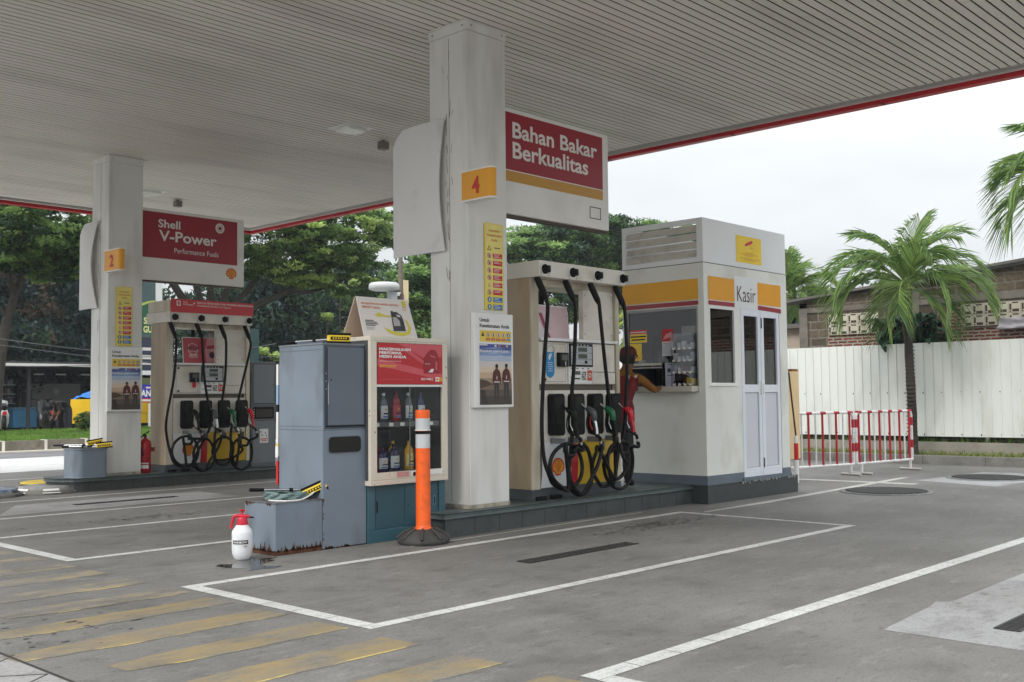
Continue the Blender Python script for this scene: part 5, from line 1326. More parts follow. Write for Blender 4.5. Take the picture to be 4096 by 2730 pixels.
def face(c, fwd, parent, s=1.0, skin=SKN):
    c = Vector(c); f = Vector(fwd).normalized(); sdv = f.cross(Vector((0,0,1))).normalized(); u = sdv.cross(f)
    a = MB()
    a.tube([c+f*.085*s+u*.012*s, c+f*.112*s-u*.018*s, c+f*.098*s-u*.028*s], [.008*s,.013*s,.010*s], skin, 8)
    a.tube([c+f*.093*s-u*.055*s-sdv*.022*s, c+f*.101*s-u*.055*s, c+f*.093*s-u*.055*s+sdv*.022*s], [.004,.007,.004], mat('lips', (120,62,56), .5), 6)
    for q in (-1, 1):
        a.lathe([(.004,0),(.011,.004),(.004,.008)], c+f*.088*s+u*.018*s+sdv*q*.03*s, mat('eye_white', (210,206,200), .3), 8, axis=f); a.lathe([(.002,0),(.005,.002)], c+f*.096*s+u*.018*s+sdv*q*.03*s, HAIR, 6, axis=f)
        a.tube([c+sdv*q*.076*s+u*.02*s, c+sdv*q*.086*s, c+sdv*q*.076*s-u*.03*s], [.006,.012,.006], skin, 6)
    a.build('face', parent)
SHR = mat('uniform_red', (104, 8, 14), .75, var=.15, scale=9); SHY = mat('uniform_yellow', (122, 80, 18), .85, var=.1, scale=9); TRO = mat('dark_trousers', (28, 28, 32), .8, var=.2, scale=9); SHOE = mat('black_shoes', (14, 14, 15), .5); GREYB = mat('grey_band', (190, 180, 176), .6)
pp = thing('person', (9.12, 6.9, Z4), 'person in red and yellow uniform leaning on the booth counter', 'person')
F = Vector((1, 0, 0)); Lf = Vector((0, 1, 0))
P_ = {'pel': ((9.08,6.90,1.0),(.15,.13)), 'wai': ((9.10,6.90,1.14),(.135,.12)), 'che': ((9.17,6.90,1.33),(.165,.135)), 'nec0': ((9.225,6.905,1.475),(.10,.085)), 'nec': ((9.26,6.915,1.535),(.055,.055)), 'hd0': ((9.29,6.92,1.60),(.078,.075)), 'hd1': ((9.295,6.92,1.66),(.09,.082)), 'hd2': ((9.285,6.92,1.715),(.06,.06)),
 'rs': ((9.21,6.735,1.42),(.066,.064)), 'ra': ((9.31,6.68,1.33),(.052,.05)), 're': ((9.40,6.66,1.275),(.042,.04)), 'rf': ((9.50,6.69,1.285),(.036,.035)), 'rw': ((9.575,6.72,1.30),(.026,.026)),
 'ls': ((9.21,7.065,1.43),(.072,.07)), 'le': ((9.40,7.13,1.27),(.047,.046)), 'lw': ((9.56,7.05,1.30),(.026,.026)),
 'rh': ((9.07,6.81,.93),(.10,.105)), 'rk': ((9.09,6.795,.60),(.066,.066)), 'rc': ((9.07,6.79,.45),(.06,.06)), 'rn': ((9.07,6.79,.27),(.042,.042)), 'rt': ((9.16,6.78,.235),(.042,.032)),
 'lh': ((9.07,6.99,.93),(.10,.105)), 'lk': ((9.14,7.0,.60),(.066,.066)), 'ln': ((9.10,7.0,.27),(.042,.042)), 'lt': ((9.20,7.0,.235),(.042,.032))}
P_ = {k_: ((v_[0][0]-.07, v_[0][1], Z4+(v_[0][2]-Z4)*.955), tuple(q_*.97 for q_ in v_[1])) for k_, v_ in P_.items()}
E_ = [('pel','wai'),('wai','che'),('che','nec0'),('nec0','nec'),('nec','hd0'),('hd0','hd1'),('hd1','hd2'),('che','rs'),('rs','ra'),('ra','re'),('re','rf'),('rf','rw'),('che','ls'),('ls','le'),('le','lw'),('pel','rh'),('rh','rk'),('rk','rc'),('rc','rn'),('rn','rt'),('pel','lh'),('lh','lk'),('lk','ln'),('ln','lt')]
def mf(c):
    c = Vector((c.x+.07, c.y, Z4+(c.z-Z4)/.955))
    if c.z < .30: return SHOE
    if c.z < .93: return TRO
    if c.z > 1.57 and c.x < 9.33: return HAIR
    if c.x > 9.43 and c.z < 1.36: return SKN
    if c.z > 1.515 and c.x > 9.17 : return SKN
    if (abs(c.y-6.9) > .185 and c.z > 1.2) or c.z > 1.435: return SHY
    if 1.42 < c.z <= 1.435: return GREYB
    return SHR
bd = skin_body('body', P_, E_, 'pel', pp, mf)
hand((9.505,6.72,1.252), (1,.25,-.1), (0,1,0), pp); hand((9.49,7.05,1.252), (1,-.25,-.1), (0,-1,0), pp)
face((9.23,6.92,1.59), (1,0,-.15), pp, .95)
a = MB(); a.lathe([(.092,0),(.094,.03),(.085,.07),(.056,.098),(.02,.11)], (9.215,6.92,1.60), mat('cap_red', (76,8,12), .7, var=.1), 18); a.tube([(9.29,6.92,1.612),(9.37,6.92,1.60)], [.03,.02], mat('cap_red',(0,0,0)), 12); a.build('cap', pp)
a = MB(); a.lathe([(.05,0),(.085,.03),(.090,.09)], (9.195,6.92,1.515), HAIR, 16); a.build('hair', pp)
a = MB(); a.lathe([(.15,0),(.152,.05),(.15,.16),(.13,.24)], (9.015,6.90,.88), SHR, 24, sx=1, sy=1.12); a.build('jacket_hem', pp)
a = MB(); N_ = Vector((-1,0,.25)).normalized(); a.frame((8.935,6.90,1.25), (0,-1,0), Vector((.25,0,1)).normalized(), N_); scallop(a, -.0, .0, .05, .035, LT, flat((220,110,40)), False); a.text('elco', -.06, -.20, .14, .04, .045, flat((120,110,110)), 0); a.build('back_print', pp)
def small_person(root, sc, z0, label, up_m, low_m, pose):
    x, y = root
    p = thing('person', (x, y, z0), label, 'person')
    def q(dx, dy, dz): return (x+dx*sc, y+dy*sc, z0+dz*sc)
    if pose == 'bend':
        P = {'pel': (q(0,0,.95),(.15,.14)), 'wai': (q(-.12,-.02,1.10),(.15,.13)), 'che': (q(-.32,-.04,1.16),(.17,.15)), 'nec': (q(-.48,-.04,1.10),(.06,.06)), 'hd': (q(-.60,-.04,1.04),(.095,.09)),
             'rs': (q(-.38,-.20,1.12),.065), 're': (q(-.40,-.24,.85),.05), 'rw': (q(-.48,-.2,.62),.034), 'ls': (q(-.38,.14,1.12),.065), 'le': (q(-.42,.18,.85),.05), 'lw': (q(-.5,.14,.62),.034),
             'rh': (q(.02,-.1,.86),.10), 'rk': (q(.0,-.14,.5),.075), 'rn': (q(.04,-.14,.08),.05), 'rt': (q(-.1,-.16,.045),.04), 'lh': (q(.02,.1,.86),.10), 'lk': (q(-.02,.14,.5),.075), 'ln': (q(.04,.14,.08),.05), 'lt': (q(-.1,.16,.045),.04)}
        mf_ = lambda c: SHOE if c.z < z0+.1*sc else (low_m if c.z < z0+.92*sc and c.x > x-.25*sc else (SKN if (c.z < z0+.82*sc or c.x < x-.47*sc) else up_m))
    else:
        P = {'pel': (q(0,0,.55),(.15,.14)), 'wai': (q(0,.02,.70),(.14,.12)), 'che': (q(-.0,0,.92),(.17,.13)), 'nec': (q(0,-.02,1.10),(.055,.055)), 'hd': (q(0,-.03,1.22),(.09,.095)),
             'rs': (q(-.17,0,1.02),.06), 're': (q(-.24,-.12,.80),.045), 'rw': (q(-.12,-.3,.72),.032), 'ls': (q(.17,0,1.02),.06), 'le': (q(.24,-.12,.80),.045), 'lw': (q(.12,-.3,.72),.032),
             'rh': (q(-.1,-.1,.52),.095), 'rk': (q(-.14,-.45,.52),.07), 'rn': (q(-.14,-.45,.10),.05), 'rt': (q(-.14,-.58,.05),.04), 'lh': (q(.1,-.1,.52),.095), 'lk': (q(.14,-.45,.52),.07), 'ln': (q(.14,-.45,.10),.05), 'lt': (q(.14,-.58,.05),.04)}
        mf_ = lambda c: SHOE if c.z < z0+.1*sc else (low_m if c.z < z0+.64*sc else (SKN if (c.z > z0+1.09*sc or c.y < y-.2*sc) else up_m))
    E = [('pel','wai'),('wai','che'),('che','nec'),('nec','hd'),('che','rs'),('rs','re'),('re','rw'),('che','ls'),('ls','le'),('le','lw'),('pel','rh'),('rh','rk'),('rk','rn'),('rn','rt'),('pel','lh'),('lh','lk'),('lk','ln'),('ln','lt')]
    skin_body('body', P, E, 'pel', p, mf_)
    hc = Vector(P['hd'][0]); a = MB(); a.lathe([(.085,0),(.105,.05),(.09,.11),(.03,.135)], hc-Vector((0,0,.01)), HAIR, 14); a.build('hair', p)
    dr = (-.5,-.2,-1) if pose == 'bend' else (.6,-.4,-.1)
    hand(P['rw'][0], dr, (0,1,0), p); hand(P['lw'][0], (-.5,.2,-1) if pose == 'bend' else (-.6,-.4,-.1), (0,1,0), p)
    if pose == 'sit': face(hc, (0,-1,-.2), p)
    return p

# ---------------------------------------------------------------- vegetation
def leafm(name, rgb, tr=.3, var=.35, sc=1.2):
    m = mat(name, rgb, .55, var=var, scale=sc, trans=tr, spec=.25); return m
BARK = mat('dark_bark', (62, 56, 50), .9, var=.3, scale=8, bump=.5, bscale=30)
def leaves_np(centers, rad, flatn, n_per, size, seed, up=.55, jit=.5):
    """diamond shaped leaf faces scattered round clump centres; returns verts (N*4,3)"""
    g_ = np.random.default_rng(seed)
    c = np.repeat(np.asarray(centers, float), n_per, axis=0); N = len(c)
    rr_ = np.repeat(np.asarray(rad, float), n_per)
    d = g_.normal(size=(N, 3)); d /= np.linalg.norm(d, axis=1)[:, None]
    p = c + d*(rr_*g_.uniform(.25, 1, N)**.6)[:, None]*np.array([1, 1, flatn])
    az = g_.uniform(0, 2*np.pi, N); el = g_.normal(0, jit, N)
    u = np.stack([np.cos(az)*np.cos(el), np.sin(az)*np.cos(el), np.sin(el)], 1)
    n = g_.normal(size=(N, 3))*(1-up) + np.array([0, 0, 1])*up
    v = np.cross(n, u); v /= (np.linalg.norm(v, axis=1)[:, None]+1e-9)
    s = size*g_.uniform(.6, 1.35, N)[:, None]
    P = np.stack([p-u*s, p+v*s*.42, p+u*s, p-v*s*.42], 1)
    return P.reshape(-1, 3)
def foliage(name, sets, parent, loc):
    """sets = [(verts, material)]"""
    me = bpy.data.meshes.new(name)
    V_ = np.concatenate([s[0] for s in sets])-np.array(loc); N = len(V_)//4
    me.vertices.add(len(V_)); me.vertices.foreach_set('co', V_.astype(np.float32).ravel())
    me.loops.add(N*4); me.loops.foreach_set('vertex_index', np.arange(N*4, dtype=np.int32))
    me.polygons.add(N); me.polygons.foreach_set('loop_start', np.arange(0, N*4, 4, dtype=np.int32)); 
    try: me.polygons.foreach_set('loop_total', np.full(N, 4, dtype=np.int32))
    except Exception: pass
    for s in sets: me.materials.append(s[1])
    me.polygons.foreach_set('material_index', np.concatenate([np.full(len(s[0])//4, i, dtype=np.int32) for i, s in enumerate(sets)]))
    me.update(calc_edges=True)
    o = bpy.data.objects.new(name, me); COL.objects.link(o)
    if parent: o.parent = parent
    else: o.location = loc
    return o
def clumps(blobs, seed, k=1.0):
    r_ = random.Random(seed); cs = []; rs = []
    for cx, cy, cz, rx, ry, rz, n, r0 in blobs:
        for i in range(int(n*k)):
            while True:
                a_, b_, c_ = r_.uniform(-1,1), r_.uniform(-1,1), r_.uniform(-1,1)
                q = a_*a_+b_*b_+c_*c_
                if q < 1 and (q > .3 or r_.random() < .35): break
            cs.append((cx+a_*rx, cy+b_*ry, cz+c_*rz)); rs.append(r0*r_.uniform(.6, 1.4))
    return cs, rs
def tree(loc, label, trunk, branches, blobs, mats_, n_per, size, seed, flatn=.5, up=.55, group=None, name='broadleaf_tree', jit=.5):
    t_ = thing(name, loc, label, 'tree', group)
    a = MB(); a.tube(spline([p[:3] for p in trunk], 4), [np.interp(i/(4*(len(trunk)-1)), np.linspace(0, 1, len(trunk)), [p[3] for p in trunk]) for i in range(4*(len(trunk)-1)+1)], BARK, 10)
    for br in branches:
        a.tube(spline([p[:3] for p in br], 4), [np.interp(i/(4*(len(br)-1)), np.linspace(0, 1, len(br)), [p[3] for p in br]) for i in range(4*(len(br)-1)+1)], BARK, 7)
    a.build('trunk', t_)
    sets = []
    for i, m_ in enumerate(mats_):
        cs, rs = clumps(blobs, seed+i*7, 1/len(mats_)); sets.append((leaves_np(cs, rs, flatn, n_per, size, seed+i, up, jit), m_))
    foliage('crown', sets, t_, loc)
    return t_
G1 = leafm('fresh_leaf', (138, 168, 98), .5); G2 = leafm('mid_leaf', (88, 116, 66), .38); G3 = leafm('dark_leaf', (56, 80, 56), .25); G4 = leafm('haze_tinted_leaf', (54, 74, 70), .2)  # bluish dark leaf: distance haze of the rear trees mixed into its colour
G5 = leafm('yellow_leaf', (176, 198, 118), .5); G6 = leafm('brown_leaf', (84, 70, 52), .2)
GB_ = 'trees along the road behind the station'
# left tree with light layered sprays
tree((10.9, 29, .3), 'light green tree with forked dark trunk at the left edge', [(10.85,29,.3,.17),(11.0,29,2.0,.145),(11.15,29,3.19,.125),(11.35,29,3.91,.11),(11.44,29,4.28,.09),(11.57,29,4.77,.06),(11.62,29,5.4,.04)],
     [[(11.40,29,4.1,.08),(11.22,28.9,4.45,.07),(11.05,28.8,4.9,.05)], [(11.2,29,3.4,.07),(10.95,29,3.75,.05),(10.5,29,3.9,.04)], [(11.5,29,4.6,.06),(12.1,28.9,5.2,.04),(12.9,28.8,5.6,.02)]],
     [(11.2,28.6,6.0,2.9,2.6,1.15,230,.36),(13.0,28.4,5.5,1.4,1.8,.8,90,.34),(10.3,28.6,6.9,2.6,2.4,.8,120,.36),(12.2,28.5,4.9,1.2,1.4,.5,40,.28),(10.6,28.6,5.0,1.0,1.4,.6,40,.3)], [G1,G2,G1,G3], 80, .09, 11, .33, .7, GB_)
# broad tree whose fan of branches rises behind the far pump
bx0, by0 = 18.7, 31.0
tree((bx0, by0, .3), 'broad flat topped tree with fanning dark branches behind the far pump', [(bx0,by0,.3,.34),(bx0-.05,by0,2.2,.3),(bx0,by0,3.7,.26)],
     [[(bx0,by0,3.4,.16),(17.6,30.8,4.2,.14),(16.9,30.6,4.9,.12),(16.2,30.4,5.7,.08),(15.4,30.2,6.6,.05)],
      [(bx0,by0,3.6,.12),(18.0,30.9,4.6,.10),(17.5,30.8,5.8,.07),(17.2,30.7,6.8,.04)],
      [(bx0,by0,3.6,.12),(18.5,31,4.6,.10),(18.3,31,5.8,.07),(18.4,31,7,.04)],
      [(bx0,by0,3.7,.12),(19.0,31,4.7,.10),(19.3,31,6.0,.07),(19.2,31,7,.04)],
      [(bx0,by0,3.6,.14),(19.6,30.9,4.7,.11),(20.5,30.8,5.8,.08),(21.2,30.7,7.0,.04)],
      [(bx0,by0,3.5,.16),(20.0,30.8,4.35,.13),(21.3,30.6,5.0,.10),(22.6,30.4,5.9,.06),(23.6,30.2,6.7,.03)],
      [(20.9,30.7,4.9,.08),(22.2,30.5,5.0,.06),(23.4,30.4,5.5,.03)]],
     [(17.0,30.4,7.0,2.6,2.6,1.1,170,.4),(20.3,30.4,7.3,3.0,2.8,1.3,220,.42),(23.0,30.2,7.4,2.4,2.4,1.2,180,.4),(25.0,30.1,7.7,1.2,1.6,1.0,50,.3),(21.9,30.4,6.0,2.2,2.2,.9,130,.34),(18.6,30.8,5.9,1.8,1.8,.7,50,.3),(23.4,30.2,5.7,1.3,1.6,.9,60,.3)], [G1,G2,G5,G2], 72, .095, 21, .33, .72, GB_)
# dark trees filling the background
def bulk(x, y, w, h, z0, label, ms, seed, n=250, size=.14, per=90):
    blobs = [(x, y, z0+h*.55, w, w*.6, h*.5, n, .7), (x-w*.45, y-.6, z0+h*.35, w*.6, w*.5, h*.36, n//2, .6), (x+w*.45, y-.5, z0+h*.38, w*.6, w*.5, h*.4, n//2, .6), (x, y-1.2, z0+h*.75, w*.6, w*.4, h*.3, n//3, .6)]
    tree((x, y, 0), label, [(x,y,0,.35),(x+.1,y,h*.4,.28),(x,y,h*.75,.12)], [[(x,y,h*.3,.18),(x-w*.5,y,h*.6,.06)], [(x,y,h*.35,.18),(x+w*.5,y,h*.62,.06)]], blobs, ms, per, size, seed, .75, .45, GB_, jit=.8)
bulk(13.8, 43, 4.2, 7.2, 1.0, 'dark dense tree behind the workshop roof at the far left', [G4, G3, G6, G4], 31)
bulk(20.0, 45, 4.4, 7.4, 1.0, 'dark dense tree right of the far column, behind the workshop', [G4, G3, G4], 32)
bulk(26.6, 41, 3.8, 6.2, .6, 'dark bushy tree just right of the far pump', [G4, G3, G3], 33)
bulk(32.0, 42, 4.0, 7.6, .6, 'dark bushy tree behind the tall grey cabinet', [G4, G3, G4, G2], 34)
bulk(37.0, 41, 3.6, 7.9, .6, 'dark green tree behind the folded advert card', [G3, G4, G2], 35)
bulk(17.0, 50, 5, 8.6, 1.0, 'tall dark tree at the back between the two far trees', [G4, G3], 36, 180, .16)
t_ = thing('sapling_tops', (31, 38, 0), 'yellow green young tree tops standing before the dark trees', 'tree', GB_)
cs = [(30.0,38,6.5),(30.6,38,6.7),(29.2,38,6.2),(28.6,38.2,4.9),(29.6,38,4.2),(32.0,38,6.5),(33.6,38,6.2),(34.8,38,5.9),(24.4,37,3.2),(25.1,37,3.0),(23.6,37,2.7)]
foliage('crown', [(leaves_np(cs, [.3]*len(cs), .6, 150, .12, 77, .7, .4), G5)], t_, (31, 38, 0))
a = MB()
for c in cs: a.tube([(c[0], c[1], 0), (c[0]-.1, c[1], c[2]*.5), c], [.05,.04,.02], BARK, 6)
a.build('trunk', t_)
# bright bushy tree just left of the near column and the umbrella tree behind the near sign
tree((22.7, 25.5, 0), 'bright green tree between the folded card and the near column', [(22.7,25.5,0,.2),(22.7,25.5,2.4,.16),(22.8,25.5,4.2,.08)], [[(22.7,25.5,2,.10),(22.0,25.4,3.4,.04)],[(22.7,25.5,2.2,.10),(23.5,25.4,3.8,.04)]],
     [(22.9,25.5,4.3,1.1,1.6,1.5,120,.36),(22.8,25.3,2.8,1.0,1.4,1.2,90,.36),(23.7,25.5,5.1,1.1,1.3,.9,70,.32)], [G2,G1,G3], 80, .085, 41, .5, .6, GB_)
tree((33, 26.5, 0), 'wide umbrella shaped rain tree behind the near hanging sign', [(33,26.5,0,.45),(33.1,26.5,3,.38),(33,26.5,4.6,.28)],
     [[(33,26.5,4.2,.2),(31,26.3,5.4,.13),(29.2,26,6.3,.06)],[(33,26.5,4.3,.2),(35,26.4,5.8,.13),(37,26.2,6.9,.06)],[(33,26.5,4.5,.18),(33,26.5,6.0,.11),(33.3,26.5,7.2,.05)],[(32,26.4,5.0,.12),(31.4,26.3,6.1,.07),(31,26.2,6.8,.03)]],
     [(33.2,26.3,7.25,4.2,3.4,1.05,420,.46),(29.3,26.1,6.4,1.9,2.2,.8,120,.4),(37.2,26.2,7.6,3.0,2.6,.9,170,.45),(32.5,26.4,5.6,3.2,2.4,.9,110,.42),(35.0,26.3,4.7,2.8,2.2,.9,70,.42),(30.2,26,4.8,2.0,1.8,1.0,70,.4)], [G2,G1,G3,G3], 80, .10, 51, .36, .72, GB_)

def palm(loc, zc, label, seed, R_=1.75, n=15, trunk_r=.11, lean=(0, 0), lm=None, group='palms by the white fence', tilt=1.0, fr=None, rot=0.0):
    x, y, z = loc
    t_ = thing('palm_tree', loc, label, 'palm tree', group); r_ = random.Random(seed)
    top = Vector((x+lean[0], y+lean[1], zc))
    a = MB(); pts = [Vector((x, y, z))]; rad = [trunk_r*1.35]
    for i in range(1, 13):
        t = i/12; pts.append(Vector((x+lean[0]*t+.03*math.sin(t*7), y+lean[1]*t, z+(zc-z)*t))); rad.append(trunk_r*(1.15-.2*t)*(1.05 if i % 2 else .97))
    a.tube(pts, rad, mat('palm_bark', (66, 60, 54), .9, var=.4, scale=6, stretch=(1,1,6)), 12)
    for i in range(44):
        z_ = z + (zc-z)*i/44.; t = i/44.; a.lathe([(trunk_r*1.14*(1.15-.2*t), 0), (trunk_r*1.18*(1.15-.2*t), .006), (trunk_r*1.1*(1.15-.2*t), .014)], (x+lean[0]*t, y+lean[1]*t, z_), mat('palm_ring', (52, 46, 42), .9), 12)
    a.build('trunk', t_)
    a = MB(); cm = mat('crownshaft', (120, 140, 70), .5, var=.1); a.tube([top-Vector((0,0,.35)), top-Vector((0,0,.1)), top+Vector((0,0,.12))], [trunk_r*.95, trunk_r*1.05, trunk_r*.5], cm, 10); a.build('crownshaft', t_)
    quads = []; quads2 = []; rach = MB()
    RT = Vector((.684, -.729, 0)); FWD = Vector((.729, .684, 0))
    spec = fr or [(35,1.5,.85,.6),(10,1.35,.9,1.3),(5,1.05,1.0,1.9),(350,.75,1.0,1.9),(175,1.4,.85,1.2),(182,1.15,1.0,1.8),(190,.85,1.08,1.9),(172,.55,.95,2.1),(100,1.2,.85,1.5),(85,.6,.9,1.9),(272,1.15,.8,1.8),(300,.5,.8,2.0),(235,.35,.8,1.9),(215,-.2,.6,1.2),(330,-.3,.6,1.0)]
    for k, (az, el, lf, D) in enumerate(spec):
        az = R(az)+r_.uniform(-.12,.12)+rot; el = el+r_.uniform(-.08,.08)
        H = RT*math.cos(az)+FWD*math.sin(az)
        L = R_*.84*lf*r_.uniform(.94, 1.06); seg = 16; p = top.copy(); path = [p.copy()]
        for i in range(seg):
            t = (i+.5)/seg; e = el - D*(t**1.25)
            p = p + (H*math.cos(e)+Vector((0,0,math.sin(e))))*(L/seg); path.append(p.copy())
        rach.tube(path[::2], [.018-.0018*i for i in range(9)], cm, 5)
        NL = 62; sd0 = H.cross(Vector((0,0,1))).normalized()
        tw = r_.uniform(-.35, .35)
        for i in range(7, NL):
            t = i/(NL-1)*.999; fi = t*seg; i0 = int(fi); p = path[i0].lerp(path[i0+1], fi-i0); d = (path[i0+1]-path[i0]).normalized()
            nn = sd0.cross(d); sd_ = (sd0*math.cos(tw)+nn*math.sin(tw)).normalized(); nn = sd_.cross(d)
            ll = R_*.42*(math.sin(math.pi*min(1, .24+.62*t))**.6)*r_.uniform(.88, 1.08)
            fwd_ = .8+.9*t
            for s_ in (-1, 1):
                o_ = (sd_*s_*.9 + d*fwd_ + nn*r_.uniform(.05, .30)).normalized(); w = .016; b_ = (d+nn*.5).normalized()*w
                m1 = p+o_*ll*.55; e_ = p+o_*ll+Vector((0,0,-ll*r_.uniform(.12,.42)))
                Q = quads if r_.random() < .6 else quads2
                Q.extend([p-b_*.7, p+b_*.7, m1+b_, m1-b_]); Q.extend([m1-b_, m1+b_, e_+b_*.1, e_-b_*.1])
    foliage('crown', [(np.array([tuple(v) for v in quads]), lm or leafm('palm_leaf', (134, 160, 88), .4, .25, 2)), (np.array([tuple(v) for v in quads2]), leafm('palm_leaf_dark', (86, 116, 70), .3, .3, 2))], t_, loc)
    rach.build('leaf_stalks', t_)
palm((17.65, 7.3, .12), 3.0, 'palm with feathery crown standing before the white fence', 3, 1.75, 18, .068, (.1, .05))
palm((17.6, 4.55, .12), 4.15, 'taller palm cut off by the right edge of the picture', 5, 1.9, 17, .10, rot=.3)
palm((22.3, 12.0, 0), 3.5, 'palm showing just behind the right side of the cashier booth', 9, 1.6, 15, .10, rot=.9)
palm((24.5, 17.0, 0), 2.9, 'low yellow green palm glimpsed through the near pump opening', 12, 1.9, 17, .14, lm=leafm('palm_leaf_yellow', (176, 190, 70), .4, .25, 2), group=None, tilt=1.1)
bulk(30.0, 15.5, 2.6, 3.8, .3, 'green bush behind the right side of the cashier booth', [G2, G3, G1], 38, 120, .14)
def leafy(name, loc, label, n, L, w, m_, seed, spread=.5, hgt=.8, cat='plant', hlo=.3):
    t_ = thing(name, loc, label, cat); r_ = random.Random(seed); a = MB(); st = MB(); x, y, z = loc
    for k in range(n):
        az = r_.uniform(0, 2*math.pi); bx = x+r_.uniform(-spread, spread)*.5; by = y+r_.uniform(-spread, spread); h = hgt*r_.uniform(hlo, 1)
        p = Vector((bx, by, z+h)); st.tube([(x+(bx-x)*.4, y+(by-y)*.4, z), tuple(p)], .012, m_, 5)
        d = Vector((math.cos(az), math.sin(az), r_.uniform(.1, 1.0))).normalized(); LL = L*r_.uniform(.7, 1.2); s_ = d.cross(Vector((0,0,1))).normalized(); vs_ = []
        for i in range(6):
            t = i/5; q = p+d*LL*t+Vector((0,0,-LL*.75*t*t)); ww = w*math.sin(math.pi*(t*.86+.08)); vs_ += [q-s_*ww, q+Vector((0,0,-.25*ww)), q+s_*ww]
        a.add(vs_, [(3*i+j, 3*i+j+1, 3*i+j+4, 3*i+j+3) for i in range(5) for j in (0, 1)], m_, True)
    st.build('stems', t_); a.build('leaves', t_)
leafy('broadleaf_shrub', (18.95, 7.85, .1), 'dark broad leaved shrub showing over the fence beside the palm', 110, .42, .075, leafm('shrub_leaf', (50, 82, 58), .2, .3, 3), 4, .55, 2.5, hlo=.78)
leafy('banana_plant', (15.2, 13.6, 0), 'bright banana leaves beside the near column', 9, 1.0, .16, leafm('banana_leaf', (120, 168, 50), .4, .2, 2), 6, .25, 2.3)
t_ = thing('round_bush', (12.9, 28.0, .3), 'small round bush on the grass in front of the yellow truck', 'bush')
a = MB(); a.tube([(12.9,28.0,.3),(12.9,28.0,.62)], .02, BARK, 6)
foliage('leaves', [(leaves_np(*clumps([(12.9,28.0,.68,.27,.27,.24,46,.09)], 5), .8, 60, .032, 5, .5, .6), G2), (leaves_np(*clumps([(12.9,28.0,.70,.27,.27,.24,20,.08)], 6), .8, 50, .032, 6, .5, .6), leafm('olive_leaf', (120, 112, 48), .3))], t_, (12.9, 28.0, .3))
a.build('stem', t_)

# ---------------------------------------------------------------- verge, kerbs and grass
KB = mat('kerb_stone', (116, 110, 98), .8, var=.3, scale=5, dirt=(66, 62, 52), damt=.7, dscale=6)
KW = mat('kerb_white', (212, 208, 196), .7, var=.1)
KT = mat('kerb_light', (206, 198, 184), .8, var=.2, scale=3)
a = MB(); x = -30
while x < 34: a.box(x, x+.93, 25.92, 26.2, .0, .26, KB); a.box(x+.931, x+.999, 25.915, 26.19, .0, .27, KW); x += 1.0
a.box(-30, 34, 25.55, 25.919, .0, .03, KT); struct(a, 'road_kerb')
a = MB().frame((0,0,0),(1,0,0),(0,1,0),(0,0,1)); a.add([(-40,26.2,.20),(60,26.2,.20),(60,29,.36),(-40,29,.36),(60,34,.3),(-40,34,.3)], [(0,1,2,3),(3,2,4,5)], mat('verge_earth', (74, 84, 44), .9, var=.3, scale=2)); struct(a, 'grass_verge')
g_ = np.random.default_rng(4)
def grass(name, x0, x1, y0, y1, zf, n, hh, m_, label=None):
    x = g_.uniform(x0, x1, n); y = g_.uniform(y0, y1, n); z = zf(x, y); az = g_.uniform(0, np.pi, n); w = g_.uniform(.012, .03, n)*hh/.1; h = g_.uniform(.5, 1.4, n)*hh; lx = g_.normal(0, .5, n)*h; ly = g_.normal(0, .5, n)*h
    c, s_ = np.cos(az)*w, np.sin(az)*w
    P = np.stack([np.stack([x-c, y-s_, z], 1), np.stack([x+c, y+s_, z], 1), np.stack([x+lx+c*.2, y+ly+s_*.2, z+h], 1), np.stack([x+lx-c*.2, y+ly-s_*.2, z+h], 1)], 1).reshape(-1, 3)
    o = foliage(name, [(P, m_)], None, (0, 0, 0)); o['kind'] = 'stuff'
    if label: o['label'] = label; o['category'] = 'grass'
GRS = leafm('grass_blade', (112, 146, 62), .35, .35, 1.5)
grass('grass', 6, 20, 26.2, 29.3, lambda x, y: .2+(np.clip(y-26.2, 0, 2.8))*.057, 42000, .085, GRS, 'green grass verge across the road beyond the stone kerb')
# right hand verge, kerb, low wall
a = MB(); y = -8
while y < 20: a.box(17.30, 17.48, y, y+.994, 0, .14, mat('grey_kerb', (124, 122, 116), .8, var=.25, scale=3, dirt=(70,68,62), damt=.6, dscale=4)); y += 1.0
struct(a, 'side_kerb')
a = MB().frame((0,0,0),(1,0,0),(0,1,0),(0,0,1)); a.rect(17.48, 18.6, -8, 20, .11, SOIL); struct(a, 'side_verge')
grass('grass', 17.9, 18.5, -2, 12, lambda x, y: .11+x*0, 2600, .06, leafm('verge_grass', (126, 140, 70), .3), 'patchy weeds between the side kerb and the low wall')
grass('weeds', 18.62, 18.9, -2, 12, lambda x, y: .30+x*0, 900, .07, GRS, 'weeds showing in the gap under the white fence')
a = MB(); a.box(18.56, 18.74, -8, 20, .05, .31, mat('low_wall_concrete', (150, 146, 134), .85, var=.2, scale=2.5, dirt=(100,94,80), damt=.7, dscale=5)); a.build('low_wall', None, (18.65, 6, .05), label='low grey concrete wall under the white metal fence', cat='wall')
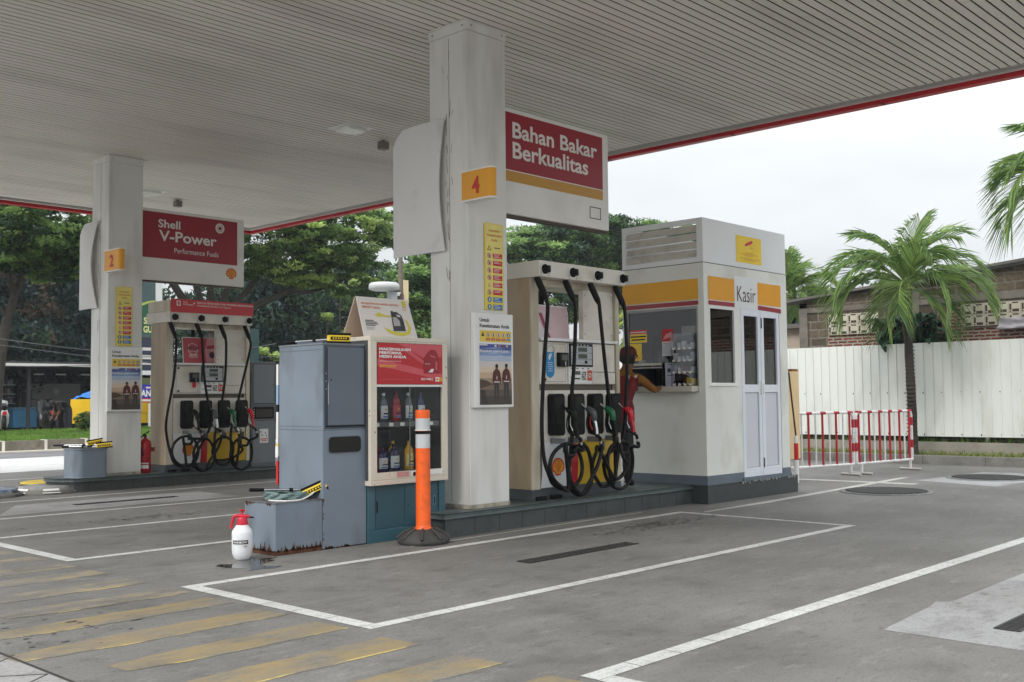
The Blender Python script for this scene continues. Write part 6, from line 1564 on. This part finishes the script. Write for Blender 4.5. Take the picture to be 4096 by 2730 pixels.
# white corrugated fence
t_ = thing('metal_fence', (18.66, 6, .4), 'white corrugated metal fence in front of the unfinished building', 'fence')
FW = mat('fence_white', (224, 228, 222), .5, var=.06, scale=1.2, stretch=(1,1,.3), dirt=(166,162,146), damt=.35, dscale=3.5, dstretch=(1,1,.3))
a = MB(); pitch = .163; y = -8.0; vs_ = []; prof = []
while y < 16:
    prof += [(y, 18.62), (y+.118, 18.62), (y+.128, 18.628), (y+.134, 18.628), (y+.140, 18.608), (y+.150, 18.608), (y+.156, 18.62)]; y += pitch
for z in (.405, 2.06): vs_ += [(xx, yy, z) for yy, xx in prof]
n = len(prof); a.add(vs_, [(i, i+1, n+i+1, n+i) for i in range(n-1)], FW); a.build('sheeting', t_)
a = MB(); y = -7.9
rr_ = random.Random(6)
while y < 15:
    for z in (1.17, .44): a.box(18.612, 18.6195, y+.05, y+.068, z+rr_.uniform(-.02,.02), z+.018, BLACKM)
    y += pitch*2
a.build('screws', t_)
a = MB(); a.box(18.66, 18.70, -8, 16, .55, .60, STEEL); a.box(18.66, 18.70, -8, 16, 1.75, 1.80, STEEL)
y = -8
while y < 16: a.box(18.70, 18.76, y, y+.06, .3, 2.04, STEEL); y += 2.4
a.build('rails', t_)

# ---------------------------------------------------------------- unfinished block building behind the fence
def brick_mat(name, c1, c2, mortar, bw, bh, ms=.012):
    m = bpy.data.materials.new(name); m.use_nodes = True; t = m.node_tree; b = t.nodes['Principled BSDF']
    geo = t.nodes.new('ShaderNodeNewGeometry'); sp_ = t.nodes.new('ShaderNodeSeparateXYZ'); t.links.new(geo.outputs['Position'], sp_.inputs[0])
    ad = t.nodes.new('ShaderNodeMath'); ad.operation = 'ADD'; t.links.new(sp_.outputs[0], ad.inputs[0]); t.links.new(sp_.outputs[1], ad.inputs[1])
    cb = t.nodes.new('ShaderNodeCombineXYZ'); t.links.new(ad.outputs[0], cb.inputs[0]); t.links.new(sp_.outputs[2], cb.inputs[1])
    n = t.nodes.new('ShaderNodeTexNoise'); n.inputs['Scale'].default_value = 7; t.links.new(geo.outputs['Position'], n.inputs[0])
    va = t.nodes.new('ShaderNodeVectorMath'); va.operation = 'SCALE'; va.inputs['Scale'].default_value = .03; t.links.new(n.outputs['Color'], va.inputs[0])
    vb = t.nodes.new('ShaderNodeVectorMath'); vb.operation = 'ADD'; t.links.new(cb.outputs[0], vb.inputs[0]); t.links.new(va.outputs[0], vb.inputs[1])
    br = t.nodes.new('ShaderNodeTexBrick'); br.inputs['Scale'].default_value = 1; br.inputs['Brick Width'].default_value = bw; br.inputs['Row Height'].default_value = bh; br.inputs['Mortar Size'].default_value = ms; br.inputs['Mortar Smooth'].default_value = .3
    br.inputs['Color1'].default_value = (*lin(c1), 1); br.inputs['Color2'].default_value = (*lin(c2), 1); br.inputs['Mortar'].default_value = (*lin(mortar), 1)
    t.links.new(vb.outputs[0], br.inputs[0])
    n2 = t.nodes.new('ShaderNodeTexNoise'); n2.inputs['Scale'].default_value = 14; n2.inputs['Detail'].default_value = 6; t.links.new(geo.outputs['Position'], n2.inputs[0])
    r_ = t.nodes.new('ShaderNodeMapRange'); r_.inputs[1].default_value = .3; r_.inputs[2].default_value = .7; r_.inputs[3].default_value = .72; r_.inputs[4].default_value = 1.15; t.links.new(n2.outputs[0], r_.inputs[0])
    vc = t.nodes.new('ShaderNodeVectorMath'); vc.operation = 'SCALE'; t.links.new(br.outputs[0], vc.inputs[0]); t.links.new(r_.outputs[0], vc.inputs['Scale'])
    t.links.new(vc.outputs[0], b.inputs['Base Color']); b.inputs['Roughness'].default_value = .95
    bp = t.nodes.new('ShaderNodeBump'); bp.inputs['Distance'].default_value = .02; bp.inputs['Strength'].default_value = .6; bp.invert = True
    t.links.new(br.outputs['Fac'], bp.inputs['Height']); t.links.new(bp.outputs[0], b.inputs['Normal'])
    return m
BLK = brick_mat('brown_block', (104, 92, 76), (80, 71, 58), (122, 116, 106), .34, .165, .018)
RBK = brick_mat('red_brick', (136, 66, 50), (98, 52, 42), (158, 148, 136), .2, .062, .018)
CNR = mat('rough_concrete', (118, 113, 104), .95, var=.25, scale=5, dirt=(92,84,72), damt=.7, dscale=7)
t_ = thing('block_building', (19.6, 6, 0), 'unfinished brown block building with white vent blocks behind the fence', 'building')
def roofz(y): return 3.03 + (10.45-y)*.092
BX_ = 19.5
a = MB().left(BX_)
ys = [10.3, -6.0]
a.poly([(-10.3, 0), (6.0, 0), (6.0, roofz(-6)-.03), (-10.3, roofz(10.3)-.03)], 0, BLK, -.16)
a.box(BX_, 26, 10.14, 10.3, 0, 3.0, BLK); a.build('wall', t_)
a = MB().left(BX_)
for y0, y1 in ((10.12, 10.3), (7.85, 8.0), (4.1, 4.25)): a.slab(-y1, -y0, 0, roofz(y0)-.2, .001, .03, CNR)
a.poly([(-10.3, 2.80), (6, 2.86), (6, 2.97), (-10.3, 2.90)], .034, CNR, .001)
a.poly([(-7.30, 2.80+.02), (6, 2.86), (6, 2.98), (-7.3, 2.96)], .038, CNR, .001)
a.build('concrete_beam', t_)
a = MB().left(BX_)
a.rect(-9.70, -8.70, 2.0, 2.33, .004, RBK); a.rect(-7.32, 6, 2.0, 2.36, .004, RBK); a.rect(-7.32, -7.10, 2.36, 2.75, .004, RBK); a.build('brick_infill', t_)
VW = mat('vent_white', (190, 184, 166), .8, var=.12, scale=6); VD = mat('vent_opening', (70, 60, 48), .9)
def vents(y0, ny, z0, nz, s=.2):
    for j in range(nz):
        a = MB().left(BX_)
        for i in range(ny):
            u = -y0 + i*s; v = z0+j*s
            a.slab(u+.003, u+s-.003, v+.003, v+s-.003, .006, .05, VW)
            for q in ((.07,.24,.25,.78),(.30,.80,.80,.92),(.30,.84,.08,.32),(.07,.2,.06,.18)): a.rect(u+s*q[0], u+s*q[1], v+s*q[2], v+s*q[3], .052, VD)
        a.build('vent_block_row', t_)
vents(9.66, 5, 2.33, 2, .205); vents(7.08, 8, 2.36, 2, .205)
a = MB(); rf = mat('roof_sheet', (96, 92, 88), .6, var=.2)
for (ya, yb) in ((10.9, -6.5),):
    za, zb = roofz(ya), roofz(yb); v = [(BX_-.18, ya, za), (BX_-.18, yb, zb), (27, yb, zb+.6), (27, ya, za+.6)]
    a.add(v+[(x, y, z+.05) for x, y, z in v], [(0,1,2,3),(7,6,5,4),(0,4,5,1),(1,5,6,2),(2,6,7,3),(3,7,4,0)], rf)
a.build('roof', t_)
a = MB(); r_ = random.Random(3); vs_ = []; nx, ny = 10, 6
for j in range(ny+1):
    for i in range(nx+1): vs_.append((BX_-.075-r_.uniform(0,.05)-(.10 if j < 2 else 0), 6.42-.65*i/nx, 2.28+.2*j/ny*(1)))
a.add(vs_, [(j*(nx+1)+i, j*(nx+1)+i+1, (j+1)*(nx+1)+i+1, (j+1)*(nx+1)+i) for j in range(ny) for i in range(nx)], mat('grey_plastic_sheet', (150, 146, 152), .35, var=.15, scale=10), True)
a.build('plastic_bundle', None, (BX_-.1, 6.1, 2.28), label='crumpled grey plastic sheet on the ledge of the vent window', cat='plastic sheet')
t_ = thing('distant_house', (24, 14, 0), 'pale house gable showing left of the block building', 'house')
a = MB(); a.box(21.2, 26, 11.2, 13.6, 0, 2.62, mat('house_beige', (178, 164, 148), .8, var=.1)); a.build('wall', t_); a = MB(); a.box(21.0, 26.2, 11.0, 13.9, 2.621, 2.72, rf); a.build('roof', t_)

# ---------------------------------------------------------------- red and white barriers, beige board
def barrier(p0, p1, ztop, label):
    p0 = Vector(p0); p1 = Vector(p1); d = (p1-p0); L = d.length; u = d.normalized()
    t_ = thing('crowd_barrier', tuple((p0+p1)/2), label, 'barrier', 'red and white barriers beside the booth')
    WH = mat('barrier_white', (226, 224, 222), .4, var=.04, dirt=(150,140,130), damt=.4, dscale=9); RDm = mat('barrier_red', (176, 26, 40), .4, var=.08, scale=6)
    def at(s, z): v = p0+u*s; return (v.x, v.y, z)
    a = MB(); r__ = .020
    a.tube([at(0,.16), at(0,ztop-.07), at(.02,ztop-.02), at(.07,ztop), at(L-.07,ztop), at(L-.02,ztop-.02), at(L,ztop-.07), at(L,.16)], r__, WH, 10); a.tube([at(0,.16), at(L,.16)], r__, WH, 10)
    for q in (0, L):
        for zz in ((.34,.46),(.68,.80)): a.tube([at(q,zz[0]), at(q,zz[1])], r__+.0015, RDm, 10)
    nb = 11
    for k in range(nb):
        s = L*(k+.5)/nb
        if k % 2 == 0: a.tube([at(s-.055,ztop), at(s+.055,ztop)], r__+.0015, RDm, 10)
    a.build('frame', t_)
    for k in range(nb):
        s = L*(k+.5)/nb; a = MB(); a.tube([at(s,.165), at(s,ztop-.01)], .0165 if k % 2 == 0 else .012, RDm if k % 2 == 0 else WH, 8); a.build('bar', t_)
    nrm = Vector((-u.y, u.x, 0))
    for q in (.12, L-.06):
        c = p0+u*q; a = MB(); a.tube([tuple(c+Vector((0,0,.16))), tuple(c+Vector((0,0,.02)))], .02, WH, 8); a.tube([tuple(c+nrm*.17+Vector((0,0,.02))), tuple(c-nrm*.17+Vector((0,0,.02)))], .018, mat('barrier_foot', (190,186,180), .6), 8); a.build('foot', t_)
barrier((12.85, 7.18, 0), (14.36, 6.80, 0), .90, 'red and white tube barrier nearest the cashier booth')
barrier((14.44, 6.79, 0), (15.93, 6.60, 0), .90, 'red and white tube barrier reaching to the palm trunk')
t_ = thing('beige_board', (12.9, 7.05, 0), 'beige board with dark edge standing right behind the booth', 'board')
a = MB(); a.box(12.7, 13.1, 6.96, 7.0, .3, 1.50, mat('beige_board', (224, 196, 150), .6, var=.08)); a.build('panel', t_)
a = MB(); a.tube([(12.7,6.89,1.46),(12.74,6.83,.62)], .013, flat((60,30,26)), 6); a.tube([(12.74,6.83,.62),(12.74,6.83,.52)], .028, PURE, 8); a.tube([(12.74,6.83,.52),(12.74,6.83,.30)], .03, REDB, 8); a.tube([(12.74,6.83,.30),(12.74,6.83,.0)], .03, PURE, 8); a.box(12.62,12.78,6.80,6.96,1.47,1.50,flat((140,90,50))); a.build('pole', t_)
a = MB()
for z in (1.28, .82): a.box(12.695, 12.70, 6.965, 6.99, z, z+.03, flat((150,90,40)))
a.build('cleat', t_)

# ---------------------------------------------------------------- workshop across the road
t_ = thing('workshop', (14, 40, 0), 'dark open fronted workshop with a white gutter across the road', 'workshop')
WD = mat('workshop_dark', (52, 54, 60), .8, var=.2); WR = mat('workshop_roof', (60, 60, 64), .7, var=.2, scale=2)
a = MB(); a.box(3, 23, 36.8, 44.2, 2.43, 2.60, WR); a.build('roof', t_)
a = MB(); a.box(3, 23, 36.72, 36.79, 2.44, 2.53, PURE); a.build('gutter', t_)
a = MB(); a.box(3, 23, 44.0, 44.15, 0, 2.42, WD); a.box(3, 3.1, 37, 43.9, 0, 2.42, WD); a.box(22.9, 23, 37, 43.9, 0, 2.42, WD); a.box(3, 23, 36.8, 44, .0, .10, WD)
a.box(16.6, 18.94, 41.6, 41.75, .9, 1.93, mat('workshop_wall', (168, 168, 164), .8, var=.08)); a.box(16.6, 18.94, 41.55, 41.75, .1, .899, flat((70, 48, 44), .8)); a.build('wall', t_)
a = MB(); a.box(16.62, 16.98, 41.50, 41.549, .1, 1.6, flat((66, 46, 44), .7)); a.build('door', t_)
a = MB(); a.lathe([(.0,0),(.12,.01),(.12,.02)], (17.95, 41.55, 1.62), flat((200,200,196)), 16, axis=(0,-1,0)); a.build('wall_clock', t_)
for x in (12.0, 15.0, 18.6): a = MB(); a.box(x, x+.1, 37, 37.1, .1, 2.42, WD); a.build('post', t_)
for x in (15.7, 16.5, 17.4): a = MB(); a.tube([(x, 38.2, 2.2), (x+.35, 38.2, 2.2)], .03, mat('tube_lamp', (220,224,228), .3), 6); a.build('tube_lamp', t_)
t2 = thing('work_counter', (15.3, 37.9, .1), 'blue painted work counter in the open workshop', 'counter')
a = MB(); a.box(14.85, 15.95, 37.8, 38.2, .32, .98, mat('counter_blue', (58, 122, 160), .6, var=.15)); a.build('body', t2); a = MB(); a.box(14.8, 16.0, 37.75, 38.25, .981, 1.02, flat((90,130,150))); a.build('top', t2)
for k in range(3):
    a = MB(); z = 1.15+.33*k; a.box(14.55, 15.15, 38.4, 38.9, z, z+.03, flat((140,150,150))); rr_ = random.Random(k)
    for j in range(5): a.box(14.6+.1*j, 14.67+.1*j, 38.45, 38.8, z+.03, z+.03+rr_.uniform(.08,.24), flat(rr_.choice(((60,90,92),(110,120,120),(50,60,70),(90,70,60)))))
    a.build('stock_shelf', None, (14.85, 38.6, z), label=('lowest', 'middle', 'topmost')[k]+' shelf of dark stock above the blue counter', cat='shelf')
a = MB()
for p0, p1, sag in (((9,27,2.9),(20,29,2.6),.25),((9,27,2.75),(20,30,2.1),.1),((10,30,2.2),(19,28,2.95),.3)):
    pts = [Vector(p0).lerp(Vector(p1), i/10)-Vector((0,0,sag*math.sin(math.pi*i/10))) for i in range(11)]; a.tube(pts, .012, mat('cable_grey', (96,98,102), .6), 5)
a.build('overhead_cable', None, (14, 28, 2.5), label='thin overhead cables crossing in front of the dark workshop', cat='cable')
# truck
t_ = thing('truck', (16.2, 32.6, 0), 'yellow truck with a blue tarpaulin parked in front of the workshop', 'truck')
TY = mat('truck_yellow', (240, 196, 40), .45, var=.06, scale=2)
a = MB(); tx0, tx1, ty0, ty1 = 14.8, 18.2, 31.4, 33.2
a.box(tx0, tx1, ty0, ty1, .50, 1.27, TY); a.build('cargo_box', t_, bevel=.01)
a = MB().front(ty0)
k = tx0+.05
while k < tx1-.1: a.slab(k, k+.05, .5, 1.30, .001, .035, TY); k += .32
a.slab(tx0, tx1, 1.2, 1.29, .036, .05, TY); a.slab(tx0, tx1, .84, .88, .036, .045, TY); a.build('side_ribs', t_)
a = MB(); a.box(tx0+.1, tx1+1.4, ty0+.1, ty1-.1, .36, .499, BLACKM); a.build('chassis', t_)
a = MB(); a.box(18.3, 19.7, ty0, ty1, .5, 1.95, TY); a.box(18.5, 19.705, ty0-.004, ty1+.004, 1.35, 1.8, flat((30,36,40), .2)); a.build('cab', t_, bevel=.03)
TB = mat('tarpaulin_blue', (30, 120, 206), .5, var=.15, scale=2)
a = MB(); nx, ny = 16, 10; vs_ = []; r_ = random.Random(9)
for j in range(ny+1):
    for i in range(nx+1):
        u_, v_ = i/nx, j/ny
        vs_.append((tx0+.02+1.35*u_, ty0-.06+(ty1-ty0)*v_, 1.02+.52*math.sin(math.pi*min(1,.10+u_*.62))**.7*(1 if v_ > .05 else .2)+r_.uniform(-.03,.03)+.08*math.sin(v_*3)))
a.add(vs_, [(j*(nx+1)+i, j*(nx+1)+i+1, (j+1)*(nx+1)+i+1, (j+1)*(nx+1)+i) for j in range(ny) for i in range(nx)], TB, True)
o = a.build('tarpaulin', t_)
for x in (15.4, 17.4, 19.1):
    for y in (ty0+.05, ty1-.3):
        a = MB(); a.lathe([(.12,0),(.34,.0),(.36,.06),(.36,.2),(.34,.25),(.12,.25)], (x, y, .40), BLACKM, 18, axis=(0,1,0)); w_ = a.build('wheel', t_); a = MB(); a.lathe([(.16,-.004),(.14,-.01)], (x, y, .40), STEEL, 12, axis=(0,1,0)); a.build('rim', w_)
small_person((13.75, 31.0), .8, .28, 'person in black bending over beside the truck', mat('black_shirt', (24,24,28), .8), mat('grey_trousers', (46,50,58), .8), 'bend')
small_person((16.0, 37.6), .9, .10, 'person in dark clothes sitting in the open workshop', mat('black_shirt', (0,0,0)), mat('grey_trousers', (0,0,0)), 'sit')
def scooter(x, y, z, az, body, label):
    t_ = thing('scooter', (x, y, z), label, 'scooter', 'scooters parked by the workshop'); c, s_ = math.cos(az), math.sin(az)
    def q(u, v, h): return (x+c*u-s_*v, y+s_*u+c*v, z+h)
    for u in (-.6, .6):
        a = MB(); a.lathe([(.16,-.045),(.26,-.05),(.275,0),(.26,.05),(.16,.045)], q(u,0,.275), BLACKM, 18, axis=(-s_,c,0)); w_ = a.build('wheel', t_); a = MB(); a.lathe([(.15,-.02),(.15,.02)], q(u,0,.275), STEEL, 12, axis=(-s_,c,0)); a.build('rim', w_)
    a = MB(); a.tube(spline([q(-.72,0,.62), q(-.4,0,.55), q(-.1,0,.32), q(.2,0,.30), q(.42,0,.6), q(.5,0,.92)], 4), [.08]*4+[.14]*8+[.12]*4+[.15]*5, body, 10); a.build('body', t_)
    a = MB(); a.tube([q(-.72,0,.74), q(-.3,0,.76), q(.0,0,.70)], [.07,.12,.09], BLACKM, 10); a.build('seat', t_)
    a = MB(); a.tube([q(.6,0,.28), q(.44,0,.98)], .03, STEEL, 8); a.tube([q(.42,-.3,1.02), q(.44,0,.98), q(.42,.3,1.02)], .02, BLACKM, 8); a.build('handlebar', t_)
    a = MB(); a.lathe([(.05,0),(.06,.05)], q(-.82,0,.60), REDB, 10, axis=(-c,-s_,0)); a.build('tail_light', t_)
scooter(11.62, 30.3, .30, R(72), mat('scooter_white', (220,222,226), .3), 'white and red scooter half hidden by the left tree trunk')
scooter(13.75, 32.6, .28, R(80), mat('scooter_dark', (40,42,48), .3), 'dark scooter behind the bending person')
# sign tower behind the far column
t_ = thing('shop_sign_tower', (15.8, 29.6, 0), 'tall dark green shop sign tower behind the far column', 'sign')
TL = mat('tower_green', (74, 96, 96), .5, var=.12, scale=1.5); GN = mat('logo_green', (30, 92, 60), .5, var=.05); NV = mat('sign_navy', (46, 54, 74), .5, var=.05)
a = MB(); a.box(14.9, 15.72, 29.55, 29.75, 3.1, 5.2, TL); a.build('panel', t_)
a = MB(); a.box(15.721, 15.93, 29.5, 29.8, 0, 5.4, PURE); a.build('post', t_)
a = MB().front(29.55); a.poly([(15.10,3.98),(15.32,4.08),(15.52,4.15),(15.71,4.18),(15.71,3.2),(15.10,3.2)], .004, GN)
a.poly([(15.10,3.89),(15.3,4.04),(15.5,4.13),(15.71,4.18),(15.71,4.23),(15.5,4.19),(15.25,4.1),(15.10,4.0)], .006, flat((190,206,90)))
a.poly([(15.50,3.78),(15.60,3.98),(15.64,3.78)], .006, LT)
a.text('SRI', 15.36, 3.50, .30, .20, .006, flat((236,232,160)), .03); a.text('GUI', 15.35, 3.24, .32, .20, .006, flat((236,232,160)), .03); a.build('logo', t_)
a = MB(); a.box(15.0, 15.70, 29.5, 29.549, 1.95, 3.08, NV); a.front(29.5)
for z, h in ((2.70,.09),(2.52,.04),(2.44,.06),(2.28,.05)): a.rect(15.05, 15.62, z, z+h, .002, LT)
a.rect(15.05, 15.62, 1.97, 2.1, .002, PURE); a.build('price_board', t_)
t_ = thing('small_billboard', (15.8, 29.2, 0), 'small blue and red board with white letters behind the far pump', 'sign')
a = MB(); a.box(14.8, 15.60, 29.15, 29.2, 1.15, 1.68, mat('board_blue', (52, 44, 160), .5)); a.front(29.15); a.text('AN', 15.08, 1.32, .32, .20, .003, PURE, .04); a.rect(14.8, 15.60, 1.15, 1.27, .002, REDB); a.rect(15.0, 15.42, 1.18, 1.24, .004, LT); a.rect(15.24, 15.40, 1.56, 1.61, .003, LT); a.build('board', t_)
a = MB(); a.tube([(15.38, 29.2, .3), (15.38, 29.2, 1.15)], .03, PURE, 8); a.build('post', t_)
t_ = thing('green_kiosk', (18.2, 34.5, 0), 'olive green kiosk front above the truck bed', 'kiosk')
a = MB(); a.box(17.3, 19.2, 34.4, 35.4, .3, 2.0, flat((104, 122, 92), .7)); a.front(34.4); a.rect(17.3, 19.2, .9, 1.25, .002, flat((30,44,46))); a.build('wall', t_)
# teal hoarding seen through the far pump opening
t_ = thing('teal_hoarding', (18.8, 27.0, 0), 'dark teal roadside panel seen through the opening of the far pump', 'hoarding')
a = MB(); a.box(17.35, 18.5, 28.2, 28.3, 1.2, 3.4, mat('hoarding_teal', (40, 66, 66), .4, var=.15)); a.build('panel', t_)
a = MB(); a.tube([(17.45,28.25,0),(17.45,28.25,1.2)], .05, STEEL, 8); a.tube([(18.4,28.25,0),(18.4,28.25,1.2)], .05, STEEL, 8); a.build('post', t_)
# pole with white drum shaped light
t_ = thing('street_pole', (15.6, 18.5, 0), 'thin grey pole with a white drum shaped fitting above the tent card', 'pole')
a = MB(); a.tube([(15.95,18.5,0),(15.95,18.5,4.7)], [.07,.05], mat('pole_rusty', (108, 98, 92), .7, var=.2), 10); a.lathe([(.09,0),(.11,.05),(.09,.12),(.07,.3)], (15.95,18.5,3.3), flat((90,70,66)), 12); a.build('pole', t_)
a = MB(); a.lathe([(.30,0),(.345,.02),(.35,.08),(.34,.14),(.3,.165),(.05,.17)], (15.45,18.5,3.65), mat('drum_white', (190,192,192), .5), 24); a.build('drum', t_)
a = MB(); a.box(15.6, 15.78, 18.42, 18.58, 3.0, 3.63, mat('bracket_grey', (170,176,180), .4)); a.box(15.78, 15.95, 18.46, 18.54, 3.55, 3.63, PURE); a.build('bracket', t_)
a = MB(); a.box(15.98, 16.12, 18.42, 18.56, 3.35, 3.92, flat((216,200,160))); a.build('meter_box', t_)

# ---------------------------------------------------------------- humid air
hm = bpy.data.materials.new('humid_air'); hm.use_nodes = True; ht = hm.node_tree; ht.nodes.clear()
ho = ht.nodes.new('ShaderNodeOutputMaterial'); hv = ht.nodes.new('ShaderNodeVolumePrincipled')
hv.inputs['Color'].default_value = (.92, .96, 1, 1); hv.inputs['Density'].default_value = 0.0008; hv.inputs['Anisotropy'].default_value = .2
ht.links.new(hv.outputs[0], ho.inputs['Volume'])
a = MB(); a.box(-410, 410, -410, 410, -1, 13, hm); o = a.build('haze', kind='stuff')
